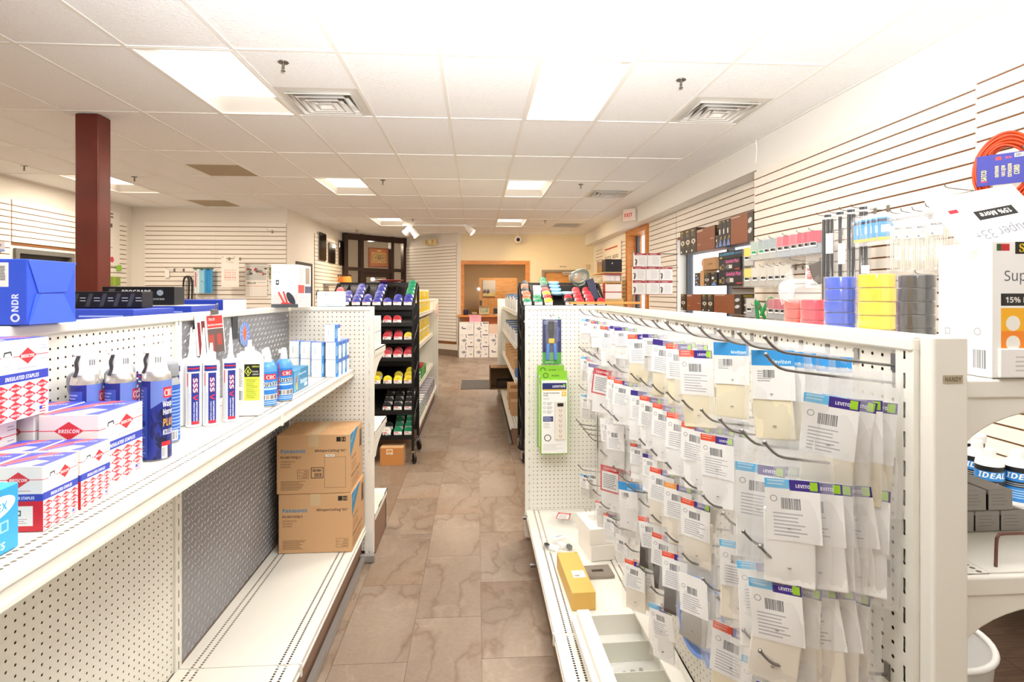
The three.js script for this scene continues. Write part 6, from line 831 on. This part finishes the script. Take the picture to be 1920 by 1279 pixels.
// small blue packs and cable tie bags
const bluePack = print(90, 130, (g, w, h) => { fill(g, '#3fa0d8', 0, 0, w, h); fill(g, '#173a5c', 0, 10, w, 16); fill(g, '#eaf2f6', 20, 44, 50, 40); fill(g, '#e9d04a', 0, 112, w, 18); });
[3.34, 3.3, 3.27, 3.22, 3.18, 3.13].forEach((d, i) => { const o = thing('blue_carded_pack', `small blue carded pack on the right slat wall, ${ORD[i]} from the left`, 'pack', 'blue carded packs', [2.42, 1.965, d], -H + 0.75); part(o, 'card', bx(0.08, 0.135, 0.002, 0, -0.085, 0), [whiteCard, whiteCard, whiteCard, whiteCard, bluePack, whiteCard]); part(o, 'pouch', filmSheet(0.1, 0.19, 0.008, 130 + i), film); if (i === 0) slatHook('above the blue packs', d, 1.975); });
const tieLabel = print(100, 130, (g, w, h) => { fill(g, '#f6f4ee', 0, 0, w, h); text(g, 'WALSH', w / 2, 34, 26, '#1a1a1a', { align: 'center', sx: 0.9 }); lines(g, 16, 62, 60, 3, 12, 4, '#b5b3ad', 0.4); fill(g, '#8f8d88', 14, 104, 16, 16); });
[[3.03, 1.95, 'left'], [2.95, 1.945, 'second'], [2.87, 1.94, 'third'], [2.78, 1.945, 'right'], [2.6, 1.9, 'apart, beside the orange cord']].forEach(([d, y, w]) => { const o = thing('cable_tie_bag', 'clear bag of natural white cable ties, ' + w, 'bag', 'bags of white cable ties', [2.43, y, d], -H + 0.85); part(o, 'pouch', filmSheet(0.13, 0.34, 0.014, 141), film); part(o, 'cable_ties', merge(Array.from({ length: 11 }, (_, k) => bx(0.006, 0.25, 0.004, -0.045 + k * 0.009, -0.19 - (k % 3) * 0.004, (k % 2) * 0.006 - 0.004))), mat('#ece6d4', 0.45)); part(o, 'label', bx(0.06, 0.08, 0.001, 0, -0.105, 0.013), [whiteCard, whiteCard, whiteCard, whiteCard, tieLabel, whiteCard]); slatHook('above cable ties, ' + w, d, y + 0.006); });
{ const o = thing('cable_tie_bag', 'clear bag of black cable ties behind the black tape stack', 'bag', null, [2.41, 1.6, 2.85], -H + 0.85); part(o, 'pouch', filmSheet(0.12, 0.32, 0.014, 151), film); part(o, 'cable_ties', merge(Array.from({ length: 12 }, (_, k) => bx(0.006, 0.2, 0.004, -0.045 + k * 0.008, -0.19 - (k % 3) * 0.005, (k % 2) * 0.006 - 0.004))), mat('#232325', 0.45)); part(o, 'label', bx(0.06, 0.06, 0.001, 0, -0.17, 0.013), [whiteCard, whiteCard, whiteCard, whiteCard, tieLabel, whiteCard]); slatHook('above the black cable ties', 2.85, 1.6); }
{ // orange extension cords
  const cordLabel = print(200, 230, (g, w, h) => { fill(g, '#2b2f9c', 0, 0, w, h); fill(g, '#f2f0ea', 130, 8, 44, 30); barcode(g, 134, 12, 36, 22); text(g, 'SATCO', 26, 150, 26, '#f0e050', { rot: -H, align: 'center' }); fill(g, '#d8343a', 14, 192, 22, 10); [['OUTDOOR', 70], ['14/3 SJTW', 92], ['EXTENSION', 114], ['CORD', 138]].forEach(([t, x], i) => text(g, t, x, 130, i === 3 ? 26 : 18, '#f3e27a', { rot: -H, align: 'center' })); fill(g, '#d8343a', 66, 20, 20, 26); text(g, '50', 98, 34, 22, '#e8484c'); fill(g, '#f3e04a', 176, 0, 24, h); lines(g, 182, 30, 12, 12, 12, 6, '#c9a93a', 0.2); });
  [[2.44, 2.4, 'front'], [2.55, 2.24, 'behind, at the right edge']].forEach(([x, d, w], i) => {
    const o = thing('extension_cord', 'coiled orange extension cord with blue label, ' + w, 'cord', 'orange extension cords', [x, 2.06, d], -H + 0.7), om = mat('#de4a18', 0.4), list = [];
    for (let k = 0; k < 15; k++) { const pts = []; for (let t = 0; t < 26; t++) { const a = t / 26 * 2 * PI, e = 0.168 - 0.0135 * (k % 5) + 0.004 * Math.sin(a * 3 + k); pts.push([Math.cos(a) * e * 0.68, Math.sin(a) * e * 1.0, (Math.floor(k / 5) - 1) * 0.022 + (k % 2) * 0.006 + 0.004 * Math.sin(a * 2 + k * 2)]); } list.push(new THREE.TubeGeometry(new THREE.CatmullRomCurve3(pts.map((p) => V(...p)), true), 60, 0.006, 6, true)); }
    part(o, 'coil', merge(list), om); part(o, 'label', bx(0.2, 0.14, 0.0015, 0, 0.0, 0.05), [mat('#2b2f9c', 0.4), mat('#2b2f9c', 0.4), mat('#2b2f9c', 0.4), mat('#2b2f9c', 0.4), cordLabel, mat('#2b2f9c', 0.4)]); part(o, 'label_wrap', merge([bx(0.0015, 0.14, 0.1, -0.1, 0, 0), bx(0.0015, 0.14, 0.1, 0.1, 0, 0)]), mat('#2b2f9c', 0.4)); slatHook('holding the orange cord, ' + (i ? 'right' : 'left'), d + 0.02, 2.12);
  });
  slatHook('left of the orange cord', 2.66, 2.03); slatHook('near the tubing, lower left', 4.05, 1.75);
}
// ---------- metal shelves with boxes in front of the shop window ----------
{
  const K2 = 1.048, ky = (y) => 1.49 + (y - 1.49) * K2;   // the shelves sit in the recess behind the furred-out wall
  const sh = (y, label) => { const o = thing('metal_shelf', label, 'shelf', 'white metal shelves at the shop window', [0, ky(y), 0]), wm = mat('#eceae6', 0.35, 0.2); part(o, 'plate', merge([span(2.6, 2.83, -0.02, 0, 5.08, 6.82), span(2.6, 2.612, -0.045, -0.02, 5.08, 6.82)]), wm); for (const d of [5.2, 6.0, 6.74]) part(o, 'bracket', span(2.64, 2.83, -0.07, -0.02, d - 0.006, d + 0.006), greyMetal); part(o, 'sign_holder', span(2.597, 2.6, -0.05, -0.005, 5.1, 5.35), mat('#77797c', 0.4)); };
  const darkLamp = print(110, 180, (g, w, h) => { fill(g, '#33291f', 0, 0, w, h); fill(g, '#b59a2c', 12, 10, 50, 12); lines(g, 14, 30, 60, 3, 10, 4, '#8a7c5a', 0.3); g.fillStyle = '#ded6c6'; g.beginPath(); g.ellipse(55, 96, 40, 18, 0, 0, 7); g.fill(); fill(g, '#4a3d2f', 40, 88, 30, 16); poly(g, '#c8a83a', [[50, 116], [66, 112], [58, 136]]); fill(g, '#efece4', 14, 156, 24, 14); });
  const brownFace = print(260, 160, (g, w, h) => { fill(g, '#8a4a26', 0, 0, w, h); lines(g, 8, 8, 110, 2, 8, 4, '#e6d6c4', 0.3); lines(g, 20, 110, 34, 1, 8, 4, '#d6bfa6', 0); lines(g, 196, 84, 50, 1, 8, 4, '#d6bfa6', 0); lines(g, 90, 60, 70, 5, 9, 2, '#7a3f20', 0.2); });
  const brownEnd = print(260, 160, (g, w, h) => { fill(g, '#8e4e28', 0, 0, w, h); lines(g, 8, 8, 110, 1, 8, 4, '#e6d6c4', 0.2); fill(g, '#3c3128', 200, 0, 60, h); for (const y of [46, 100]) { g.fillStyle = '#cfd3d6'; g.beginPath(); g.ellipse(226, y, 22, 14, -0.3, 0, 7); g.fill(); } });
  const blueLamp = print(80, 180, (g, w, h) => { fill(g, '#2a2526', 0, 0, w, h); fill(g, '#a8902c', 10, 8, 34, 10); fill(g, '#e6e3da', 16, 60, 24, 34); poly(g, '#6f8fd0', [[6, 176], [40, 120], [74, 176]]); fill(g, '#b9a23a', 46, 110, 20, 18); });
  const gotcha = print(300, 90, (g, w, h) => { fill(g, '#15131a', 0, 0, w, h); text(g, 'Gotcha! Plus', 100, 20, 30, '#e83a9a', { skew: -0.2, stroke: '#f6d0e6', lw: 1 }); fill(g, '#e6e3da', 150, 46, 42, 26); g.fillStyle = '#6a6a6a'; g.beginPath(); g.ellipse(138, 58, 40, 18, 0, 0, 7); g.fill(); fill(g, '#efece4', 148, 46, 26, 24); g.strokeStyle = '#c9b88a'; g.lineWidth = 4; g.beginPath(); g.arc(60, 58, 18, 0, 7); g.stroke(); fill(g, '#c02a3a', 230, 74, 60, 10); fill(g, '#c9a83a', 16, 50, 18, 24); });
  const illum = print(300, 60, (g, w, h) => { fill(g, '#12161f', 0, 0, w, h); text(g, 'ILLUMINATOR', 20, 22, 26, '#35b4e8', {}); text(g, 'ILLUMINATOR', 180, 22, 20, '#2a8fc0', {}); fill(g, '#c9a83a', 20, 40, 30, 14); });
  const bk = mat('#1b181c', 0.5), dk = mat('#33291f', 0.5), bw = mat('#7d4322', 0.55), g1 = 'boxes on the metal shelves';
  const put = (what, w, h, dd, d, y, face, base) => carton('lamp_box', what, 'box', g1, [Math.min(dd, 0.215), h * K2, w * K2], [2.605 + Math.min(dd, 0.215) / 2, ky(y), d * K2 + 0.02], 0, { nx: face, pz: base === bw ? darkLamp : base }, base);
  [6.52, 6.355, 6.19].forEach((d, i) => put(`dark lamp box with white lamp picture on the upper shelf, ${ORD[i]} from the left`, 0.16, 0.28, 0.2, d, 1.966, darkLamp, dk)); put('wide reddish brown lamp box on the upper shelf, left one', 0.48, 0.245, 0.24, 5.855, 1.966, brownFace, bw); put('small dark box between the brown boxes on the upper shelf', 0.07, 0.13, 0.14, 5.565, 1.966, blueLamp, bk);
  [5.485, 5.395, 5.305].forEach((d, i) => put(`dark box with blue lamp picture on the upper shelf, ${ORD[i]} from the left`, 0.085, 0.27, 0.2, d, 1.966, blueLamp, dk)); put('wide reddish brown lamp box on the upper shelf, right one', 0.44, 0.275, 0.26, 5.035, 1.966, brownEnd, bw);
  put('small dark box on the middle shelf, bottom left', 0.13, 0.075, 0.12, 6.08, 1.576, blueLamp, dk); put('small dark box on the middle shelf, stacked top left', 0.13, 0.075, 0.12, 6.08, 1.6515, blueLamp, dk); put('brown kraft carton on the middle shelf, upright', 0.1, 0.17, 0.16, 5.95, 1.576, kraft, kraft); put('dark box beside the upright kraft carton', 0.15, 0.14, 0.16, 5.815, 1.576, darkLamp, dk); put('kraft carton lying on the dark boxes of the middle shelf', 0.36, 0.13, 0.2, 5.78, 1.747, print(160, 60, (g, w, h) => { fill(g, '#b98c5c', 0, 0, w, h); text(g, 'carton', 76, 30, 16, '#5a4026'); fill(g, '#f0ece4', 0, 0, 20, h); fill(g, '#d05a3a', 4, 10, 12, 24); }), kraft);
  put('black floodlight box on the middle shelf, left of the pair', 0.16, 0.14, 0.18, 5.64, 1.576, blueLamp, bk); put('black box with pink lettering, lower one on the middle shelf', 0.52, 0.14, 0.2, 5.27, 1.576, gotcha, bk); put('black box with pink lettering, upper one on the middle shelf', 0.46, 0.12, 0.18, 5.29, 1.7165, gotcha, bk); put('black box with blue lettering on top of the middle shelf pile', 0.52, 0.075, 0.18, 5.27, 1.837, illum, bk); put('black box at the right end of the middle shelf', 0.14, 0.13, 0.18, 4.92, 1.576, gotcha, bk);
  put('dark lamp box at the left end of the lower shelf', 0.16, 0.19, 0.2, 6.5, 1.296, darkLamp, dk); put('brown lamp box on the lower shelf, left one', 0.42, 0.19, 0.24, 6.18, 1.296, brownFace, bw); [5.88, 5.73].forEach((d, i) => put(`dark lamp box in the middle of the lower shelf, ${ORD[i]} from the left`, 0.14, 0.19, 0.2, d, 1.296, darkLamp, dk)); put('brown lamp box on the lower shelf, right one', 0.6, 0.19, 0.24, 5.34, 1.296, brownEnd, bw);
}
{ // rows of red-headed cards hanging in front of the narrow window
  const cardW = 0.175, cf = (fig) => print(110, 116, (g, w, h) => { fill(g, '#f1ede8', 0, 0, w, h); fill(g, '#a82436', 0, 0, w, 16); lines(g, 20, 6, 60, 1, 8, 4, '#f0d6d2', 0.2); lines(g, 40, 30, 60, 7, 10, 3, '#c9c4bf', 0.2); fill(g, '#a82436', 0, h - 5, w, 5); if (fig) { g.fillStyle = '#6a5a50'; g.beginPath(); g.ellipse(18, 80, 7, 24, 0.2, 0, 7); g.fill(); g.beginPath(); g.ellipse(14, 56, 9, 6, 0, 0, 7); g.fill(); } });
  const fa = cf(true), fb = cf(false);
  [[2.03, 2], [1.845, 3], [1.66, 3]].forEach(([y, n], r) => { for (let c = 0; c < n; c++) { const x = 2.16 + c * 0.183 + (r === 0 ? 0.02 : 0); one('lamp_card', `white card with dark red header by the narrow window, ${['top', 'middle', 'bottom'][r]} row, ${ORD[c]} from the left`, 'card', 'red headed cards by the window', rb(cardW, 0.182, 0.03, 0.003).translate(0, -0.091, 0), [whiteCard, whiteCard, mat('#a82436', 0.5), whiteCard, c % 2 ? fb : fa, whiteCard], [x, y, 7.25]); } });
  const st = thing('card_stand', 'grey pole stand carrying the red headed cards', 'stand', null, [2.1, 0, 7.29]); part(st, 'pole', cyl(0.012, 0.012, 2.05, 10, 0, 1.025, 0), greyMetal); part(st, 'arm', merge([0, 1, 2].map((k) => bx(0.62, 0.012, 0.012, 0.3, 1.655 + k * 0.186, 0))), greyMetal); part(st, 'foot', cyl(0.16, 0.16, 0.015, 24, 0, 0.0075, 0), greyMetal);
}
{ // far right display: sign, black box, clear bin, lamps
  const s = thing('shop_sign', 'white SATCO NUVO sign with two red bars on the far slat wall', 'sign', null, [2.825, 1.99, 11.45], -H); part(s, 'panel', rb(1.56, 0.56, 0.012, 0.004).translate(0, 0.27, 0), [whiteCard, whiteCard, whiteCard, whiteCard, print(300, 220, (g, w, h) => { fill(g, '#f5eedd', 0, 0, w, h); fill(g, '#c23a22', 40, 30, 210, 12); fill(g, '#c23a22', 40, 186, 210, 12); text(g, 'SATCO', 52, 112, 44, '#3a2e26', { sx: 0.72, bold: true }); text(g, 'NUVO', 170, 112, 44, '#3a2e26', { sx: 0.72 }); fill(g, '#d0342a', 38, 96, 9, 36); }), whiteCard]);
  const fs = thing('display_fixture', 'tan display shelf with stepped ledges by the far wall', 'display', null, [2.43, 0, 10.3]), tan = mat('#d8b478', 0.6); part(fs, 'carcass', merge([bx(0.36, 1.4, 1.2, 0, 0.7, 0), bx(0.3, 0.02, 1.1, 0, 1.7, 0), bx(0.02, 0.48, 1.1, 0.16, 1.63, 0)]), tan); part(fs, 'ledge', bx(0.34, 0.02, 1.15, 0, 1.87, 0), tan);
  carton('black_speaker_box', 'black square box on the far display ledge', 'box', null, [0.3, 0.23, 0.3], [2.46, 1.881, 9.95], 0, { pz: print(100, 80, (g, w, h) => { fill(g, '#1c1b20', 0, 0, w, h); fill(g, '#d6d6d6', 38, 20, 6, 10); }) }, mat('#1c1b20', 0.5)); carton('picture_box', 'box with warm coloured picture beside the black box', 'box', null, [0.16, 0.22, 0.1], [2.36, 1.881, 10.4], 0, { pz: print(60, 80, (g, w, h) => { fill(g, '#b79474', 0, 0, w, h); fill(g, '#d8a05a', 10, 30, 26, 40); fill(g, '#7a5a44', 34, 14, 18, 40); }) }, mat('#c8a882', 0.6));
  const cb = thing('clear_bin', 'clear plastic bin with white and red lamp cartons', 'bin', null, [2.43, 1.7115, 9.85]); part(cb, 'shell', rb(0.3, 0.15, 0.3, 0.01).translate(0, 0.075, 0), clearShell); part(cb, 'cartons', merge([0, 1, 2].map((k) => bx(0.085, 0.1, 0.2, -0.09 + k * 0.09, 0.055, 0))), mat('#efe9ea', 0.5)); part(cb, 'red_band', bx(0.302, 0.02, 0.302, 0, 0.13, 0), mat('#b0363a', 0.5));
  const rs = thing('red_stand', 'red framed white display stand below the clear bin', 'stand', null, [2.42, 1.4015, 9.75]); part(rs, 'panel', bx(0.3, 0.26, 0.1, 0, 0.13, 0), whiteCard); part(rs, 'red_frame', merge([bx(0.02, 0.27, 0.11, -0.15, 0.135, 0), bx(0.32, 0.015, 0.11, 0, 0.12, 0)]), mat('#b8282c', 0.5));
  const lf = thing('leaf_lamp', 'pale leaf shaped wall lamp on the far display', 'lamp', null, [2.28, 1.73, 10.1], 0.2); part(lf, 'leaf', new THREE.SphereGeometry(0.1, 16, 10).scale(1.3, 0.45, 0.4).rotateZ(0.5), mat('#e8dcb8', 0.4)); part(lf, 'stem', tube([[-0.1, -0.05, 0], [-0.16, -0.1, 0], [-0.1, -0.16, 0]], 0.012, 10, 6), mat('#b08a52', 0.4));
}
// ---------- left walls ----------
{
  const bd = 9.61, hk = (x, y, w) => one('slatwall_hook', 'wire hook on the left facing slat wall, ' + w, 'hook', 'hooks on the left facing slat wall', slatHookGeo.clone().rotateY(H).scale(1, 1, 1), hookMat, [x, y, bd]);
  hk(-5.05, 1.9, 'leftmost'); hk(-4.9, 1.9, 'second from left'); hk(-4.16, 2.09, 'left one above the thank you bag'); hk(-3.98, 2.09, 'right one above the thank you bag'); hk(-3.45, 2.55, 'high at the right end');
  const ty = thing('thank_you_bag', 'white plastic bag printed Thank You on the slat wall', 'bag', null, [-4.055, 1.6, 9.4]); const s = new THREE.Shape(); s.moveTo(-0.14, 0); s.lineTo(0.14, 0); s.lineTo(0.14, 0.5); s.lineTo(0.07, 0.5); s.lineTo(0.06, 0.4); s.lineTo(-0.06, 0.4); s.lineTo(-0.07, 0.5); s.lineTo(-0.14, 0.5); s.closePath(); part(ty, 'bag', new THREE.ExtrudeGeometry(s, { depth: 0.006, bevelEnabled: false }), mat('#f1ebe2', 0.5)); part(ty, 'lettering', plane(0.22, 0.2), print(150, 136, (g, w, h) => { fill(g, '#f1ebe2', 0, 0, w, h); for (let i = 0; i < 5; i++) text(g, 'Thank You', w / 2, 16 + i * 26, 24, ['#eab4ac', '#e69a92', '#e8a79e', '#c8322c', '#e6b4ac'][i], { align: 'center', font: 'serif' }); }), [0, 0.2, 0.0075]);
  const cal = (x, y0, h, w, lab, seedc) => { const c = thing('wall_calendar', lab, 'calendar', 'wall calendars', [x, y0, 9.6]); part(c, 'pages', bx(w, h, 0.008, 0, h / 2, 0), [whiteCard, whiteCard, whiteCard, whiteCard, print(150, 220, (g, W, Hh) => { fill(g, '#f2eee6', 0, 0, W, Hh); fill(g, seedc ? '#9a8f5a' : '#c9c8c4', 6, 8, W - 12, 100); for (let i = 0; i < 26; i++) { g.fillStyle = seedc ? ['#5a6a2a', '#c8a23a', '#3f5a6a'][i % 3] : ['#8a8a88', '#b03a34', '#e8e8e6', '#5a5a5a'][i % 4]; g.beginPath(); g.ellipse(rr(10, W - 10), rr(20, 70), rr(4, 16), rr(3, 8), 0, 0, 7); g.fill(); } text(g, 'WALSH', 14, 126, 20, '#222', { sx: 0.9 }); lines(g, 80, 122, 60, 1, 8, 4, '#bbb', 0); fill(g, '#d88a84', 8, 146, W - 16, 3); for (let r = 0; r < 5; r++) for (let k = 0; k < 7; k++) { g.strokeStyle = '#d6d2ca'; g.strokeRect(8 + k * 19, 152 + r * 13, 19, 13); } }), whiteCard]); part(c, 'binding', bx(w, 0.012, 0.012, 0, h + 0.004, 0), greyMetal); };
  cal(-3.715, 1.445, 0.54, 0.36, 'wall calendar with snowy street picture', 0); cal(-3.42, 1.5, 0.46, 0.18, 'smaller wall calendar with autumn picture, right of the snowy one', 1);
  const wv = thing('wavy_curtain', 'blue and white wavy plastic sheet hanging on the slat wall', 'sheet', null, [-4.53, 1.5, 9.5]); const pg = new THREE.PlaneGeometry(0.3, 0.4, 24, 4).translate(0, 0.2, 0); { const p = pg.attributes.position; for (let i = 0; i < p.count; i++) p.setZ(i, 0.025 * Math.sin(p.getX(i) * 62)); pg.computeVertexNormals(); } part(wv, 'sheet', pg, print(120, 150, (g, w, h) => { for (let i = 0; i < w; i++) fill(g, i < 36 ? '#e8efee' : i < 70 ? '#a9d6e4' : '#3f9fd8', i, 0, 1, h); for (let i = 0; i < 40; i++) fill(g, '#4a6a7a', rr(10, w), rr(10, h - 10), 2, 5); fill(g, '#c86a6a', 4, 20, 6, 90); }, { extra: { side: THREE.DoubleSide } })); part(wv, 'clip_bar', bx(0.32, 0.02, 0.03, 0, 0.41, 0), mat('#3a5a3a', 0.5)); part(wv, 'hanger', bx(0.02, 0.01, 0.115, 0, 0.415, -0.055), greyMetal);
  [0, 1].forEach((k) => one('black_hose', 'black rubber hose loop on the slat wall, ' + (k ? 'inner' : 'outer') + ' one', 'hose', 'black hose loops', tube([[-0.08 + k * 0.025, -0.5, 0], [-0.08 + k * 0.025, -0.1, 0], [-0.05 + k * 0.02, 0, 0], [0.03 - k * 0.02, 0, 0], [0.06 - k * 0.025, -0.1, 0], [0.05 - k * 0.025, -0.5, 0]], 0.014, 40, 8), blackPlastic, [-4.78, 1.77, 9.52 - k * 0.05])); hk(-4.79, 1.765, 'holding the black hoses');
  one('paper_tag', 'small white paper tag hanging on the left slat wall', 'tag', null, rb(0.07, 0.14, 0.004, 0.002), whiteCard, [-5.15, 1.83, 9.57]);
  // poster and green packs on the long left wall
  one('wall_poster', 'tall white poster with red details behind the red column', 'poster', null, bx(0.008, 0.86, 0.75), [print(150, 170, (g, w, h) => { fill(g, '#efe9e0', 0, 0, w, h); poly(g, '#c8353a', [[60, 0], [84, 26], [60, 26]]); lines(g, 90, 8, 34, 2, 10, 4, '#555', 0.3); fill(g, '#555', 92, 40, 22, 12); lines(g, 20, 70, 90, 2, 9, 3, '#d88', 0.3); lines(g, 20, 96, 100, 3, 8, 3, '#aaa', 0.3); g.fillStyle = '#d2404a'; g.beginPath(); g.arc(112, 150, 9, 0, 7); g.fill(); }), whiteCard, whiteCard, whiteCard, whiteCard, whiteCard], [LEFT + 0.04, 2.36, 8.87]);
  const gp = (d, y, h, c, lab) => carton('green_pack', lab, 'pack', 'green packs on the left wall', [0.03, h, 0.09], [LEFT + 0.042, y, d], 0.02, {}, mat(c, 0.45));
  gp(9.0, 1.62, 0.14, '#8aa83a', 'olive green pack on the left wall, upper row first'); gp(9.1, 1.62, 0.14, '#9ab83a', 'olive green pack on the left wall, upper row second'); gp(9.2, 1.62, 0.14, '#8aa83a', 'olive green pack on the left wall, upper row third'); gp(9.23, 1.86, 0.09, '#8cc63a', 'bright green tag pack beside the poster'); gp(8.98, 1.4, 0.14, '#6f9a34', 'mossy green pack on the left wall, middle row');
  carton('brown_pack', 'brown carded pack on the left wall, middle row', 'pack', null, [0.03, 0.12, 0.16], [LEFT + 0.042, 1.46, 9.17], 0.02, {}, mat('#b07a58', 0.5)); for (const [d, w] of [[8.98, 'left'], [9.14, 'right']]) { const o = thing('tool_pack', 'bright green tool pack with black handles, ' + w + ' one', 'tool pack', 'green tool packs on the left wall', [LEFT + 0.032, 1.12, d], 0.02); part(o, 'card', bx(0.02, 0.26, 0.12, 0, 0.13, 0), mat('#3fae3f', 0.45)); part(o, 'handle', merge([rb(0.02, 0.2, 0.018, 0.006).rotateX(0.25).translate(0.018, 0.12, 0.02), rb(0.02, 0.2, 0.018, 0.006).rotateX(-0.1).translate(0.018, 0.12, -0.03)]), blackPlastic); }
  carton('blue_grey_pack', 'grey and blue carded pack on the left wall edge', 'pack', null, [0.03, 0.12, 0.16], [LEFT + 0.042, 2.0, 6.99], 0.02, { px: print(90, 70, (g, w, h) => { fill(g, '#b9b3b8', 0, 0, w, h); text(g, 'ITN', 20, 26, 24, '#222'); fill(g, '#6f86c8', 0, 54, w, 16); }) }, mat('#a9a4aa', 0.5));
  // black mirror panels, sconces and amber lamp near the entrance
  [[11.62, 2.18, 0.48, 0.56], [12.34, 2.16, 0.54, 0.43], [13.15, 2.16, 0.36, 0.57]].forEach(([d, y, w, h], i) => { const o = thing('mirror_panel', `dark glossy rounded panel lamp on the entry wall, ${ORD[i]} from the camera`, 'wall lamp', 'dark panel lamps', [-3.17, y, d], H); const rs = new THREE.Shape(), r = 0.05, a = -w / 2; rs.moveTo(a + r, 0); rs.lineTo(-a - r, 0); rs.quadraticCurveTo(-a, 0, -a, r); rs.lineTo(-a, h - r); rs.quadraticCurveTo(-a, h, -a - r, h); rs.lineTo(a + r, h); rs.quadraticCurveTo(a, h, a, h - r); rs.lineTo(a, r); rs.quadraticCurveTo(a, 0, a + r, 0); part(o, 'panel', new THREE.ExtrudeGeometry(rs, { depth: 0.015, bevelEnabled: true, bevelSize: 0.004, bevelThickness: 0.004 }), mat('#1c1612', 0.12)); part(o, 'back_plate', bx(w + 0.02, h + 0.02, 0.01, -0.01, h / 2, -0.008), mat('#c9c2b6', 0.4)); });
  const lamp = thing('amber_lamp', 'amber glass bowl lamp with bronze crown', 'lamp', null, [-2.79, 1.725, 11.9]); part(lamp, 'bowl', lathe([[0, 0.005], [0.13, 0.005], [0.15, 0.02], [0.135, 0.13], [0.125, 0.13], [0.13, 0.02], [0, 0.015]], 26), new THREE.MeshPhysicalMaterial({ color: '#e89a34', roughness: 0.3, transmission: 0.35, thickness: 0 })); part(lamp, 'crown', merge(Array.from({ length: 8 }, (_, k) => tube([[0.12, 0.12, 0], [0.14, 0.15, 0], [0.11, 0.17, 0], [0.09, 0.15, 0]], 0.008, 10, 5).rotateY(k * PI / 4))), mat('#4a2a1a', 0.4, 0.5));
  const sf = thing('display_shelf', 'white round-edged display shelf on the entry wall', 'shelf', null, [-2.85, 1.7, 11.92]); part(sf, 'board', rb(0.68, 0.022, 0.42, 0.01, 2).translate(0, 0.012, 0), whitePaint); part(sf, 'bracket', bx(0.6, 0.05, 0.02, -0.03, -0.024, 0), whitePaint);
  [[11.3, 1.5], [11.62, 1.47]].forEach(([d, y], i) => { const o = thing('wall_sconce', 'bronze wall sconce on the entry wall, ' + (i ? 'second' : 'first'), 'lamp', 'bronze wall sconces', [-3.17, y, d], H); part(o, 'rosette', lathe([[0, 0.03], [0.04, 0.025], [0.07, 0.005], [0.07, 0], [0, 0]], 20).rotateX(H), mat('#4a2c1c', 0.4, 0.5)); part(o, 'arm', tube([[0, 0, 0.02], [0.02, -0.03, 0.1], [0.02, 0.02, 0.16]], 0.01, 12, 6), mat('#4a2c1c', 0.4, 0.5)); });
  one('red_plate', 'flat red dish on top of the left tape rack', 'dish', null, lathe([[0, 0], [0.07, 0.002], [0.13, 0.02], [0.125, 0.024], [0.07, 0.008], [0, 0.006]], 28), mat('#d05a5a', 0.35), [-0.82, 1.598, 5.31]); one('light_bulb', 'small white round lamp bulb on top of the left tape rack', 'bulb', null, new THREE.SphereGeometry(0.024, 16, 12).translate(0, 0.024, 0), whitePlastic, [-0.98, 1.598, 5.31]);
  one('pink_sheet', 'pink sheet hanging on the end of the left far unit', 'paper', null, bx(0.002, 0.2, 0.14), mat('#eab0b0', 0.6), [-0.548, 1.27, 7.96]);
  one('hanging_cord', 'short white cord hanging from the ceiling edge on the right', 'cord', null, tube([[0, 0.22, 0], [0.005, 0.12, 0], [-0.004, 0, 0]], 0.005, 12, 5), whitePlastic, [2.59, 2.7, 4.98]);
}

renderer.render(scene, camera);
